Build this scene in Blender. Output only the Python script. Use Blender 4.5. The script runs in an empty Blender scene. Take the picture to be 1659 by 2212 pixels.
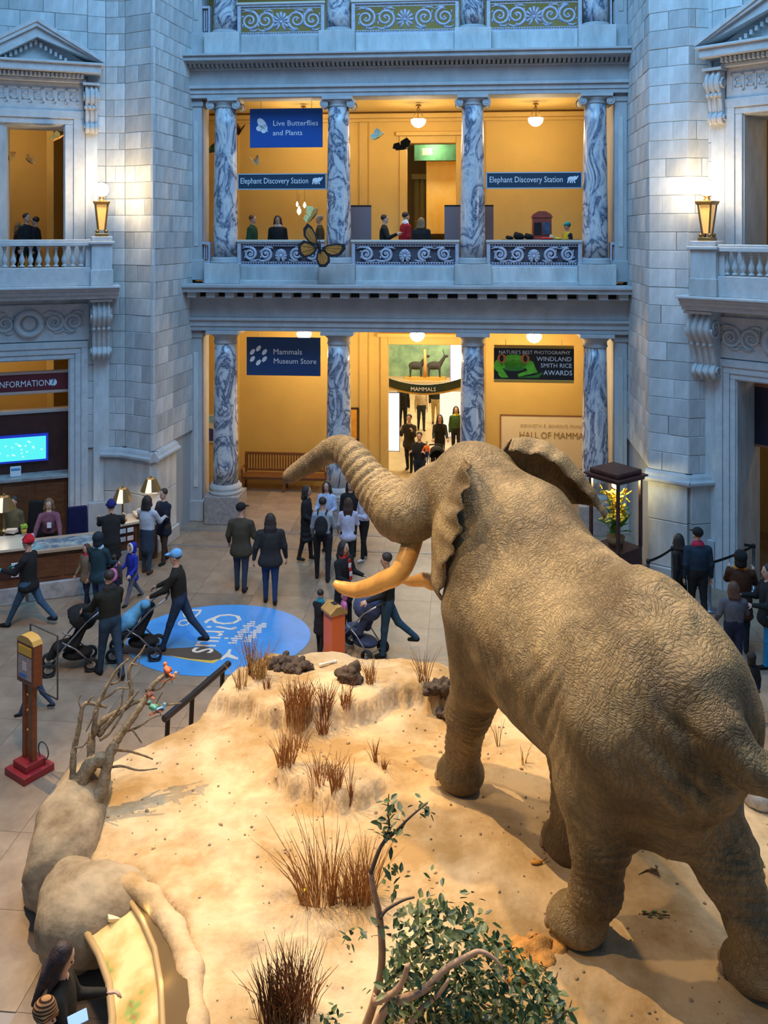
import bpy, math, random
import numpy as np
from mathutils import Vector, Matrix

random.seed(7)
rng = np.random.default_rng(7)
sc = bpy.context.scene
COL = sc.collection
PI = math.pi

# ------------------------------------------------------------------ camera
EYE, FOC, CX, HY = 7.7, 1900.0, 829.5, 500.0       # eye height, focal length in pixels, horizon row
cam_d = bpy.data.cameras.new('camera')
cam_d.sensor_fit = 'VERTICAL'
cam_d.sensor_height = 24.0
cam_d.lens = FOC / 2212.0 * 24.0
cam_d.shift_y = -(1106.0 - HY) / 2212.0
cam_d.clip_end = 200
cam = bpy.data.objects.new('camera', cam_d)
cam.location = (0, 0, EYE)
cam.rotation_euler = (PI / 2, 0, 0)
COL.objects.link(cam)
sc.camera = cam

# ------------------------------------------------------------------ world, big lights, exposure
w = bpy.data.worlds.new('daylight')
sc.world = w
w.use_nodes = True
w.node_tree.nodes['Background'].inputs[0].default_value = (0.22, 0.50, 1.0, 1)
w.node_tree.nodes['Background'].inputs[1].default_value = 0.28
vs = sc.view_settings
vs.view_transform = 'Standard'
vs.look = 'None'
vs.exposure = 0.12
vs.gamma = 1.0
vs.use_curve_mapping = False


def lamp(name, kind, loc, energy, color, target=None, size=1.0, spot=60, blend=.5, size_y=None):
    d = bpy.data.lights.new(name, kind)
    d.energy = energy
    d.color = color
    if kind == 'AREA':
        d.size = size
        if size_y:
            d.shape = 'RECTANGLE'
            d.size_y = size_y
    elif kind in ('POINT', 'SPOT'):
        d.shadow_soft_size = size
    if kind == 'SPOT':
        d.spot_size = math.radians(spot)
        d.spot_blend = blend
    o = bpy.data.objects.new(name, d)
    o.location = loc
    if target is not None:
        v = Vector(target) - Vector(loc)
        o.rotation_euler = v.to_track_quat('-Z', 'Y').to_euler()
    COL.objects.link(o)
    return o


lamp('dome_skylight', 'AREA', (0.0, 12.0, 20.5), 3500, (0.25, 0.57, 1.0), (0, 12.5, 0), size=11)
WARM = (1.0, 0.69, 0.34)
lamp('gallery_and_fill_spot', 'SPOT', (-8.5, 15.5, 17.5), 13000, WARM, (0.6, 9.6, 1.2), size=.06, spot=44, blend=.6)
lamp('gallery_and_fill_spot', 'SPOT', (-3.0, 17.5, 19.0), 9000, WARM, (1.8, 9.6, 3.0), size=.2, spot=40, blend=.7)
lamp('gallery_and_fill_spot', 'SPOT', (3.0, 9.5, 24.0), 5500, WARM, (2.2, 8.6, 1.0), size=.3, spot=30, blend=.8)  # overhead fill, added to warm the shaded sand and the elephant's back
lamp('gallery_and_fill_spot', 'SPOT', (-9.0, 5.5, 15.0), 3200, WARM, (2.2, 8.4, 2.6), size=.25, spot=34, blend=.8)  # fill from the near left, added to brighten flank and rump
lamp('gallery_and_fill_spot', 'SPOT', (8.0, 16.0, 18.0), 3800, WARM, (2.4, 8.2, 1.0), size=.25, spot=40, blend=.8)
lamp('gallery_and_fill_spot', 'SPOT', (-3.0, 6.0, 19.0), 3000, (1.0, 0.66, 0.36), (-5.6, 13.5, 0.0), size=.5, spot=44, blend=.9)  # added to warm the floor on the left
lamp('gallery_and_fill_spot', 'SPOT', (-1.0, 4.0, 19.0), 4300, (1.0, 0.70, 0.40), (-1.6, 16.0, 0.0), size=.5, spot=50, blend=.9)


# ------------------------------------------------------------------ helpers
def at(px, py, d):
    """A point at depth d (metres along the view) seen at a pixel of the 1659 x 2212 frame."""
    return Vector(((px - CX) / FOC * d, d, EYE - (py - HY) / FOC * d))


def ground(px, py, z=0.0):
    d = FOC * (EYE - z) / (py - HY)
    return Vector(((px - CX) / FOC * d, d, z))


def frame(p, yaw):
    return Matrix.Translation(p) @ Matrix.Rotation(yaw, 4, 'Z')


def onframe(M, px, py, y=0.0):
    """Local (x, z) on the plane local-y = y of frame M that is seen at a pixel."""
    I = M.inverted()
    o = I @ Vector((0, 0, EYE))
    q = I @ at(px, py, 10.0)
    v = q - o
    k = (y - o.y) / v.y
    r = o + v * k
    return r.x, r.z


class MB:
    """Collects simple shapes for one mesh."""
    def __init__(s):
        s.v = []
        s.f = []
        s.m = []
        s.mi = 0

    def add(s, vs, fs):
        b = len(s.v)
        s.v.extend([tuple(p) for p in vs])
        for f in fs:
            s.f.append([b + i for i in f])
            s.m.append(s.mi)
        return s

    def box(s, x0, x1, y0, y1, z0, z1, M=None):
        p = [(x, y, z) for z in (z0, z1) for y in (y0, y1) for x in (x0, x1)]
        if M is not None:
            p = [M @ Vector(q) for q in p]
        return s.add(p, [(0, 2, 3, 1), (4, 5, 7, 6), (0, 1, 5, 4), (2, 6, 7, 3), (0, 4, 6, 2), (1, 3, 7, 5)])

    def taper(s, c, a, b, z0, z1, ta=1.0, tb=1.0, M=None):
        """box with a top scaled by ta, tb; c centre, half sizes a, b"""
        p = [(c[0] + sx * a, c[1] + sy * b, z0) for sy in (-1, 1) for sx in (-1, 1)]
        p += [(c[0] + sx * a * ta, c[1] + sy * b * tb, z1) for sy in (-1, 1) for sx in (-1, 1)]
        if M is not None:
            p = [M @ Vector(q) for q in p]
        return s.add(p, [(0, 2, 3, 1), (4, 5, 7, 6), (0, 1, 5, 4), (2, 6, 7, 3), (0, 4, 6, 2), (1, 3, 7, 5)])

    def tube(s, pts, r, n=8, cap=True, flat=1.0):
        pts = [Vector(p) for p in pts]
        m = len(pts)
        rs = r if isinstance(r, (list, tuple)) else [r] * m
        up = None
        rings = []
        for i, p in enumerate(pts):
            t = (pts[min(i + 1, m - 1)] - pts[max(i - 1, 0)])
            t = t.normalized() if t.length > 1e-9 else Vector((0, 0, 1))
            if up is None:
                a = Vector((0, 0, 1)) if abs(t.z) < .9 else Vector((1, 0, 0))
                up = (a - t * a.dot(t)).normalized()
            else:
                up = up - t * up.dot(t)
                up = up.normalized() if up.length > 1e-6 else Vector((1, 0, 0))
            b = t.cross(up)
            rings.append([p + (up * math.cos(2 * PI * k / n) + b * (math.sin(2 * PI * k / n) * flat)) * rs[i] for k in range(n)])
        vs = [q for g in rings for q in g]
        fs = []
        for i in range(m - 1):
            for k in range(n):
                fs.append((i * n + k, i * n + (k + 1) % n, (i + 1) * n + (k + 1) % n, (i + 1) * n + k))
        if cap:
            fs.append(tuple(range(n - 1, -1, -1)))
            fs.append(tuple((m - 1) * n + k for k in range(n)))
        return s.add(vs, fs)

    def lathe(s, prof, n=16, c=(0, 0, 0), M=None):
        vs = []
        for r, z in prof:
            for k in range(n):
                a = 2 * PI * k / n
                vs.append(Vector((c[0] + r * math.cos(a), c[1] + r * math.sin(a), c[2] + z)))
        if M is not None:
            vs = [M @ q for q in vs]
        m = len(prof)
        fs = []
        for i in range(m - 1):
            for k in range(n):
                fs.append((i * n + k, i * n + (k + 1) % n, (i + 1) * n + (k + 1) % n, (i + 1) * n + k))
        fs.append(tuple(range(n - 1, -1, -1)))
        fs.append(tuple((m - 1) * n + k for k in range(n)))
        return s.add(vs, fs)

    def ball(s, c, r, n=12, m=8, M=None):
        rx, ry, rz = r if isinstance(r, (tuple, list)) else (r, r, r)
        vs = []
        for i in range(m + 1):
            a = PI * (i / m - .5)
            for k in range(n):
                b = 2 * PI * k / n
                vs.append(Vector((rx * math.cos(a) * math.cos(b), ry * math.cos(a) * math.sin(b), rz * math.sin(a))))
        if M is not None:
            vs = [M @ q for q in vs]
        vs = [q + Vector(c) for q in vs]
        fs = [(i * n + k, i * n + (k + 1) % n, (i + 1) * n + (k + 1) % n, (i + 1) * n + k) for i in range(m) for k in range(n)]
        return s.add(vs, fs)

    def prism(s, poly, a, b, axis='y', M=None):
        """polygon in the plane across axis, extruded from a to b. axis y: poly is (x, z); x: (y, z); z: (x, y)"""
        def P(p, h):
            return {'y': (p[0], h, p[1]), 'x': (h, p[0], p[1]), 'z': (p[0], p[1], h)}[axis]
        n = len(poly)
        vs = [Vector(P(p, a)) for p in poly] + [Vector(P(p, b)) for p in poly]
        if M is not None:
            vs = [M @ q for q in vs]
        fs = [tuple(range(n)), tuple(range(2 * n - 1, n - 1, -1))]
        fs += [(k, k + n, (k + 1) % n + n, (k + 1) % n) for k in range(n)]
        return s.add(vs, fs)

    def mesh(s, name, smooth=False, fix=True):
        me = bpy.data.meshes.new(name)
        me.from_pydata(s.v, [], s.f)
        if any(s.m):
            me.polygons.foreach_set('material_index', s.m)
        if fix:
            import bmesh
            b = bmesh.new()
            b.from_mesh(me)
            bmesh.ops.recalc_face_normals(b, faces=b.faces)
            b.to_mesh(me)
            b.free()
        if smooth:
            me.polygons.foreach_set('use_smooth', [True] * len(me.polygons))
        return me

    def build(s, name, mats, parent=None, M=None, smooth=False, bevel=0, **tags):
        return put(name, s.mesh(name, smooth), mats, parent, M, bevel, **tags)


def put(name, me, mats, parent=None, M=None, bevel=0, **tags):
    if mats is not None and len(me.materials) == 0:
        for m in (mats if isinstance(mats, (list, tuple)) else [mats]):
            me.materials.append(m)
    o = bpy.data.objects.new(name, me)
    COL.objects.link(o)
    if M is not None:
        o.matrix_world = M
    if parent is not None:
        o.parent = parent
    if bevel:
        b = o.modifiers.new('bevel', 'BEVEL')
        b.width = bevel
        b.segments = 2
        b.limit_method = 'ANGLE'
    tag(o, **tags)
    return o


def tag(o, label=None, cat=None, group=None, kind=None):
    if label:
        o['label'] = label
    if cat:
        o['category'] = cat
    if group:
        o['group'] = group
    if kind:
        o['kind'] = kind
    return o


def thing(name, label, cat, M=None, group=None, kind=None):
    o = bpy.data.objects.new(name, None)
    o.empty_display_size = .1
    COL.objects.link(o)
    if M is not None:
        o.matrix_world = M if isinstance(M, Matrix) else Matrix.Translation(M)
    return tag(o, label, cat, group, kind)


def copy_tree(o, parent=None, M=None, label=None):
    c = o.copy()
    COL.objects.link(c)
    if parent is not None:
        c.parent = parent
    if M is not None:
        c.matrix_world = M
    if label:
        c['label'] = label
    for ch in o.children:
        copy_tree(ch, c)
    return c


# ------------------------------------------------------------------ materials
MATS = {}


def mat(name, col, rough=.6, metal=0.0, var=0.0, scale=4.0, bump=0.0, bscale=30.0, rand=0.0, spec=.5,
        col2=None, emit=None, estr=0.0, alpha=None, stretch=None, detail=5.0, contrast=None):
    if name in MATS:
        return MATS[name]
    m = bpy.data.materials.new(name)
    m.use_nodes = True
    nt = m.node_tree
    N, L = nt.nodes, nt.links
    b = N['Principled BSDF']
    b.inputs['Roughness'].default_value = rough
    b.inputs['Metallic'].default_value = metal
    b.inputs['Specular IOR Level'].default_value = spec
    c = tuple(col) + (1,)
    b.inputs['Base Color'].default_value = c
    tc = N.new('ShaderNodeTexCoord')
    src = tc.outputs['Object']
    if stretch:
        mp = N.new('ShaderNodeMapping')
        mp.inputs['Scale'].default_value = stretch
        L.new(src, mp.inputs['Vector'])
        src = mp.outputs['Vector']
    last = None
    if var or col2:
        nz = N.new('ShaderNodeTexNoise')
        nz.inputs['Scale'].default_value = scale
        nz.inputs['Detail'].default_value = detail
        nz.inputs['Roughness'].default_value = .65
        L.new(src, nz.inputs['Vector'])
        cr = N.new('ShaderNodeValToRGB')
        lo, hi = contrast or (.3, .7)
        cr.color_ramp.elements[0].position = lo
        cr.color_ramp.elements[1].position = hi
        if col2:
            cr.color_ramp.elements[0].color = tuple(col2) + (1,)
            cr.color_ramp.elements[1].color = c
        else:
            cr.color_ramp.elements[0].color = tuple(x * (1 - var) for x in col) + (1,)
            cr.color_ramp.elements[1].color = tuple(min(1, x * (1 + var)) for x in col) + (1,)
        L.new(nz.outputs['Fac'], cr.inputs['Fac'])
        last = cr.outputs['Color']
    if rand:
        oi = N.new('ShaderNodeObjectInfo')
        mr = N.new('ShaderNodeMapRange')
        mr.inputs['To Min'].default_value = 1 - rand
        mr.inputs['To Max'].default_value = 1 + rand
        L.new(oi.outputs['Random'], mr.inputs['Value'])
        mx = N.new('ShaderNodeMix')
        mx.data_type = 'RGBA'
        mx.blend_type = 'MULTIPLY'
        mx.inputs['Factor'].default_value = 1
        if last:
            L.new(last, mx.inputs['A'])
        else:
            mx.inputs['A'].default_value = c
        L.new(mr.outputs['Result'], mx.inputs['B'])
        last = mx.outputs['Result']
    if last:
        L.new(last, b.inputs['Base Color'])
    if bump:
        nb = N.new('ShaderNodeTexNoise')
        nb.inputs['Scale'].default_value = bscale
        nb.inputs['Detail'].default_value = 6
        L.new(src, nb.inputs['Vector'])
        bp = N.new('ShaderNodeBump')
        bp.inputs['Strength'].default_value = bump
        bp.inputs['Distance'].default_value = .02
        L.new(nb.outputs['Fac'], bp.inputs['Height'])
        L.new(bp.outputs['Normal'], b.inputs['Normal'])
    if emit:
        b.inputs['Emission Color'].default_value = tuple(emit) + (1,)
        b.inputs['Emission Strength'].default_value = estr
    if alpha is not None:
        b.inputs['Transmission Weight'].default_value = 1.0
        b.inputs['IOR'].default_value = 1.02
        b.inputs['Alpha'].default_value = alpha
    MATS[name] = m
    return m


# ------------------------------------------------------------------ blended solids: distance fields turned into one skin
class Field:
    def __init__(s, lo, hi, h):
        s.h = h
        s.lo = np.array(lo, float)
        n = np.ceil((np.array(hi) - s.lo) / h).astype(int) + 1
        s.n = n
        s.F = np.full(n, 10.0, np.float32)
        s.B = np.full(n, 10.0, np.float32)
        s.M = np.zeros(n, np.int16)

    def _sub(s, lo, hi):
        a = np.clip(np.floor((lo - s.lo) / s.h).astype(int), 0, s.n - 1)
        b = np.clip(np.ceil((hi - s.lo) / s.h).astype(int) + 1, 1, s.n)
        sl = tuple(slice(a[i], b[i]) for i in range(3))
        g = [s.lo[i] + s.h * np.arange(a[i], b[i]) for i in range(3)]
        X, Y, Z = np.meshgrid(*g, indexing='ij', sparse=True)
        return sl, X, Y, Z

    def _merge(s, sl, d, k, m):
        d = d.astype(np.float32)
        f = s.F[sl]
        if k > 0:
            hh = np.clip(.5 + .5 * (f - d) / k, 0, 1)
            r = f + (d - f) * hh - k * hh * (1 - hh)
            # far from everything else the field is still the plain distance
            s.F[sl] = np.where(f > 9, d, r)
        else:
            s.F[sl] = np.minimum(f, d)
        bb = s.B[sl]
        w = d < bb
        s.B[sl] = np.where(w, d, bb)
        mm = s.M[sl]
        s.M[sl] = np.where(w, m, mm)

    def cone(s, a, b, ra, rb, k=.05, m=0):
        a = np.array(a, float)
        b = np.array(b, float)
        R = max(ra, rb) + k + 3 * s.h
        sl, X, Y, Z = s._sub(np.minimum(a, b) - R, np.maximum(a, b) + R)
        ab = b - a
        L2 = max(1e-9, float(ab @ ab))
        t = np.clip(((X - a[0]) * ab[0] + (Y - a[1]) * ab[1] + (Z - a[2]) * ab[2]) / L2, 0, 1)
        d = np.sqrt((X - a[0] - t * ab[0]) ** 2 + (Y - a[1] - t * ab[1]) ** 2 + (Z - a[2] - t * ab[2]) ** 2) - (ra + (rb - ra) * t)
        s._merge(sl, d, k, m)

    def chain(s, pts, rs, k=.05, m=0):
        for i in range(len(pts) - 1):
            s.cone(pts[i], pts[i + 1], rs[i], rs[i + 1], k, m)

    def ell(s, c, r, k=.05, m=0, R=None):
        c = np.array(c, float)
        r = np.array(r if hasattr(r, '__len__') else (r, r, r), float)
        e = max(r) + k + 3 * s.h
        sl, X, Y, Z = s._sub(c - e, c + e)
        x, y, z = X - c[0], Y - c[1], Z - c[2]
        if R is not None:
            Ri = np.array(R.to_3x3().inverted())
            x, y, z = (Ri[i][0] * x + Ri[i][1] * y + Ri[i][2] * z for i in range(3))
        k0 = np.sqrt((x / r[0]) ** 2 + (y / r[1]) ** 2 + (z / r[2]) ** 2)
        k1 = np.sqrt((x / r[0] ** 2) ** 2 + (y / r[1] ** 2) ** 2 + (z / r[2] ** 2) ** 2)
        d = k0 * (k0 - 1) / np.maximum(k1, 1e-6)
        s._merge(sl, np.broadcast_to(d, s.F[sl].shape), k, m)

    def carve(s, c, r, k=.05, R=None):
        c = np.array(c, float)
        r = np.array(r if hasattr(r, '__len__') else (r, r, r), float)
        e = max(r) + k + 3 * s.h
        sl, X, Y, Z = s._sub(c - e, c + e)
        x, y, z = X - c[0], Y - c[1], Z - c[2]
        if R is not None:
            Ri = np.array(R.to_3x3().inverted())
            x, y, z = (Ri[i][0] * x + Ri[i][1] * y + Ri[i][2] * z for i in range(3))
        k0 = np.sqrt((x / r[0]) ** 2 + (y / r[1]) ** 2 + (z / r[2]) ** 2)
        k1 = np.sqrt((x / r[0] ** 2) ** 2 + (y / r[1] ** 2) ** 2 + (z / r[2] ** 2) ** 2)
        d = -(k0 * (k0 - 1) / np.maximum(k1, 1e-6))
        f = s.F[sl]
        hh = np.clip(.5 - .5 * (f - d) / k, 0, 1)
        s.F[sl] = f + (d - f) * hh + k * hh * (1 - hh)

    def floor_cut(s, z):
        Z = s.lo[2] + s.h * np.arange(s.n[2])
        s.F = np.maximum(s.F, (z - Z)[None, None, :].astype(np.float32))

    def skin(s):
        """surface nets: vertices, quads, material of each quad"""
        F, n = s.F, s.n
        F[0] = F[-1] = 1
        F[:, 0] = F[:, -1] = 1
        F[:, :, 0] = F[:, :, -1] = 1
        S = F < 0
        nx, ny, nz = n
        c = np.zeros((nx - 1, ny - 1, nz - 1), np.int8)
        for i in (0, 1):
            for j in (0, 1):
                for k in (0, 1):
                    c += S[i:nx - 1 + i, j:ny - 1 + j, k:nz - 1 + k]
        act = np.argwhere((c > 0) & (c < 8))
        idx = np.full(c.shape, -1, np.int64)
        idx[tuple(act.T)] = np.arange(len(act))
        acc = np.zeros((len(act), 3))
        cnt = np.zeros(len(act))
        corners = [(i, j, k) for i in (0, 1) for j in (0, 1) for k in (0, 1)]
        val = {q: F[act[:, 0] + q[0], act[:, 1] + q[1], act[:, 2] + q[2]] for q in corners}
        for q in corners:
            for ax in range(3):
                if q[ax] == 0:
                    p = list(q)
                    p[ax] = 1
                    a, b = val[q], val[tuple(p)]
                    x = (a < 0) != (b < 0)
                    t = np.where(x, a / np.where(a == b, 1, a - b), 0)
                    off = np.array(q, float)[None] + t[:, None] * (np.array(p) - np.array(q))[None]
                    acc += np.where(x[:, None], off, 0)
                    cnt += x
        V = (act + acc / cnt[:, None]) * s.h + s.lo
        quads = []
        for ax in range(3):
            o1, o2 = (ax + 1) % 3, (ax + 2) % 3
            A = np.take(S, range(0, n[ax] - 1), axis=ax)
            B = np.take(S, range(1, n[ax]), axis=ax)
            e = np.argwhere(A != B)
            e = e[(e[:, o1] > 0) & (e[:, o2] > 0) & (e[:, o1] < n[o1] - 1) & (e[:, o2] < n[o2] - 1)]
            if not len(e):
                continue
            fl = A[tuple(e.T)]
            q = []
            for d1, d2 in ((0, 0), (-1, 0), (-1, -1), (0, -1)):
                g = e.copy()
                g[:, o1] += d1
                g[:, o2] += d2
                q.append(idx[tuple(g.T)])
            q = np.stack(q, 1)
            q[~fl] = q[~fl][:, ::-1]
            quads.append(q)
        Q = np.concatenate(quads)
        mi = s.M[act[:, 0], act[:, 1], act[:, 2]][Q[:, 0]]
        return V, Q, mi


def skin_mesh(name, V, Q, mi=None, extra=None):
    """extra: an MB whose shapes are added to the same mesh"""
    nv = len(V)
    me = bpy.data.meshes.new(name)
    vs = np.asarray(V, np.float32)
    if extra is not None and extra.v:
        vs = np.concatenate([vs, np.array(extra.v, np.float32)])
    faces = [tuple(q) for q in Q.tolist()]
    mats = list(mi.tolist()) if mi is not None else [0] * len(faces)
    if extra is not None and extra.v:
        faces += [tuple(i + nv for i in f) for f in extra.f]
        mats += extra.m
    me.from_pydata(vs.tolist(), [], faces)
    me.polygons.foreach_set('material_index', mats)
    me.polygons.foreach_set('use_smooth', [True] * len(faces))
    return me


def fbm(x, y, z=0.0, seed=0, octv=4):
    """cheap smooth pseudo noise from sines, about -1..1"""
    r = np.random.default_rng(seed)
    out = 0
    amp = 1.0
    tot = 0
    fr = 1.0
    for o in range(octv):
        for _ in range(3):
            a = r.uniform(-1, 1, 3)
            a /= np.linalg.norm(a)
            out = out + amp * np.sin(fr * (a[0] * x + a[1] * y + a[2] * z) * 2.2 + r.uniform(0, 6.28))
        tot += amp * 1.7
        amp *= .5
        fr *= 2.03
    return out / tot
# ------------------------------------------------------------------ setting: materials
STONE = mat('limestone', (.53, .525, .50), rough=.8, var=.22, scale=2.2, bump=.18, bscale=40, rand=.17, stretch=(1.5, 1.5, .45), spec=.25)
TRIM = mat('grey_limestone', (.43, .43, .425), rough=.75, var=.14, scale=2.5, bump=.15, bscale=45, rand=.05, stretch=(1, 1, .6), spec=.25)
CARVE = mat('carved_limestone', (.55, .54, .52), rough=.75, var=.12, scale=6, bump=.12, bscale=60, spec=.25)
YEL = mat('golden_paint', (.62, .42, .13), rough=.75, var=.05, scale=1.5, spec=.2)
YELD = mat('golden_woodwork', (.60, .40, .12), rough=.6, var=.05, spec=.3)
DARK = mat('dark_void', (.02, .017, .015), rough=.9)
GRILLE = mat('grille_metal', (.46, .46, .53), rough=.5, metal=.1, var=.2, scale=12)
FLOOR = mat('stone_floor', (.33, .245, .165), rough=.45, col2=(.165, .115, .075), scale=2.0, rand=.14, bump=.05, bscale=20, contrast=(.25, .7), detail=9)
BAND = mat('dark_stone_band', (.19, .165, .145), rough=.4, var=.25, scale=5)
GREYM = mat('grey_pedestal_stone', (.30, .27, .255), rough=.5, var=.3, scale=9)


def marble():
    m = bpy.data.materials.new('veined_marble')
    m.use_nodes = True
    N, L = m.node_tree.nodes, m.node_tree.links
    b = N['Principled BSDF']
    b.inputs['Roughness'].default_value = .25
    tc = N.new('ShaderNodeTexCoord')
    oi = N.new('ShaderNodeObjectInfo')
    ad = N.new('ShaderNodeVectorMath')
    ad.operation = 'MULTIPLY_ADD'
    ad.inputs[1].default_value = (1.15, 1.15, .62)
    sc3 = N.new('ShaderNodeVectorMath')
    sc3.operation = 'SCALE'
    sc3.inputs['Scale'].default_value = 37.0
    cb = N.new('ShaderNodeCombineXYZ')
    for i in range(3):
        L.new(oi.outputs['Random'], cb.inputs[i])
    L.new(cb.outputs[0], sc3.inputs[0])
    L.new(tc.outputs['Object'], ad.inputs[0])
    L.new(sc3.outputs[0], ad.inputs[2])
    n1 = N.new('ShaderNodeTexNoise')
    n1.inputs['Scale'].default_value = 1.25
    n1.inputs['Detail'].default_value = 6
    n1.inputs['Distortion'].default_value = 1.7
    n1.inputs['Roughness'].default_value = .62
    L.new(ad.outputs[0], n1.inputs['Vector'])
    cr = N.new('ShaderNodeValToRGB')
    e = cr.color_ramp.elements
    e[0].position, e[0].color = .30, (.62, .60, .57, 1)
    e[1].position, e[1].color = .78, (.70, .68, .64, 1)
    for p, c in ((.42, (.55, .56, .58, 1)), (.475, (.06, .08, .13, 1)), (.53, (.42, .45, .51, 1)), (.60, (.66, .64, .60, 1)), (.66, (.22, .26, .34, 1)), (.70, (.62, .61, .58, 1))):
        q = cr.color_ramp.elements.new(p)
        q.color = c
    L.new(n1.outputs['Fac'], cr.inputs['Fac'])
    L.new(cr.outputs['Color'], b.inputs['Base Color'])
    return m


MARBLE = marble()

# ------------------------------------------------------------------ frames of the walls
def wall_frame(a, b, z=0.0):
    return frame(Vector((a[0], a[1], z)), math.atan2(b[1] - a[1], b[0] - a[0]))


FA = wall_frame(at(415, HY, 23.6), at(1355, HY, 22.6))
FARW = (at(415, HY, 23.6) - at(1355, HY, 22.6)).length
FL = wall_frame(at(0, HY, 20.8), at(228, HY, 21.6))
FL = frame(Vector((*at(228, HY, 21.6).xy, 0)), math.atan2(.8, at(228, HY, 21.6).x - at(0, HY, 20.8).x))
FR = wall_frame(at(1530, HY, 19.2), at(1659, HY, 18.3), -.08)


def far(x, y, z):
    return FA @ Vector((x, y, z))


# ------------------------------------------------------------------ floor of stone slabs
floor = MB().box(-16, 14, -1, 44, -.30, -.012).build('floor', mat('floor_joint', (.27, .23, .195), rough=.6), kind='structure')
slab_mesh = MB().taper((0, 0), .6235, .6235, -.03, 0.0, .998, .998).mesh('slab')
slab_mesh.materials.append(FLOOR)
FROT = Matrix.Rotation(FA.to_euler().z, 4, 'Z')
cnt = 0
for i in range(-11, 10):
    for j in range(6, 23):
        p = FROT @ Vector((i * 1.25, j * 1.25 + .2, 0))
        dpl = float(poly_dist(np.array([p.x]), np.array([p.y]), EDGE_PLAN)[0]) if 'EDGE_PLAN' in globals() else -9
        px = CX + p.x / p.y * FOC
        py = HY + EYE / p.y * FOC
        if not (-160 < px < 1820) or py > 2500:
            continue
        if p.x > 1.2 and p.y < 13.0 and p.x < 6.5:
            continue
        if p.x > -2.6 and p.y < 12.6 and p.x < 6.5:
            continue
        o = bpy.data.objects.new('slab', slab_mesh)
        COL.objects.link(o)
        o.parent = floor
        o.matrix_world = Matrix.Translation((p.x, p.y, 0)) @ FROT
        cnt += 1
# dark inlaid bands in front of the colonnade
bm_ = MB()
for y0, y1 in ((-.95, -.80), (-2.05, -1.93)):
    bm_.box(-1.0, 12.4, y0, y1, -.02, .006)
bm_.build('trim_1', BAND, M=FA, kind='structure')


# ------------------------------------------------------------------ walls of cut stone
def block_mesh(w_, h_, d=.07, g=.003, c=.010):
    x0, x1, z0, z1 = g, w_ - g, g, h_ - g
    m = MB()
    vs_ = [(x0, 0.0 + c, z0), (x1, c, z0), (x1, c, z1), (x0, c, z1),
           (x0 + c, 0, z0 + c), (x1 - c, 0, z0 + c), (x1 - c, 0, z1 - c), (x0 + c, 0, z1 - c),
           (x0, d, z0), (x1, d, z0), (x1, d, z1), (x0, d, z1)]
    m.add(vs_, [(4, 5, 6, 7), (0, 1, 5, 4), (1, 2, 6, 5), (2, 3, 7, 6), (3, 0, 4, 7), (0, 8, 9, 1), (1, 9, 10, 2), (2, 10, 11, 3), (3, 11, 8, 0), (8, 11, 10, 9)])
    return m.mesh('block', fix=False)


BM = {}


def blocks(parent, M, x0, x1, z0, z1, ch=.40, seed=0):
    """courses of blocks with recessed joints on a wall face; M is the frame of the face"""
    r = random.Random(seed)
    z = z0
    row = 0
    while z < z1 - .05:
        hh = min(ch, z1 - z)
        L_ = x1 - x0
        n = max(1, round(L_ / .68))
        if n == 1:
            cuts = [0, L_] if (row % 2 or L_ < .45) else [0, L_ * (.3 + .4 * r.random()), L_]
        else:
            off = .5 if row % 2 else 0
            cuts = sorted({0, L_} | {min(L_, max(0, (k + off + r.uniform(-.12, .12)) * L_ / n)) for k in range(n + 1)})
            cuts = [c for i, c in enumerate(cuts) if i == 0 or c - cuts[i - 1] > .18] 
            if L_ - cuts[-1] < .18:
                cuts[-1] = L_
            if cuts[-1] < L_:
                cuts.append(L_)
        for a, b in zip(cuts[:-1], cuts[1:]):
            key = (round(b - a, 2), round(hh, 2))
            if key not in BM:
                BM[key] = block_mesh(b - a, hh)
                BM[key].materials.append(STONE)
            o = bpy.data.objects.new('block', BM[key])
            COL.objects.link(o)
            o.parent = parent
            o.matrix_world = M @ Matrix.Translation((x0 + a, r.uniform(-.006, .006), z))
        z += hh
        row += 1


def face_frame(a, b):
    """a, b: plan points; outside is on the right hand of a -> b seen from above (local -y)"""
    return wall_frame(a, b), (Vector(b).xy - Vector(a).xy).length


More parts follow.
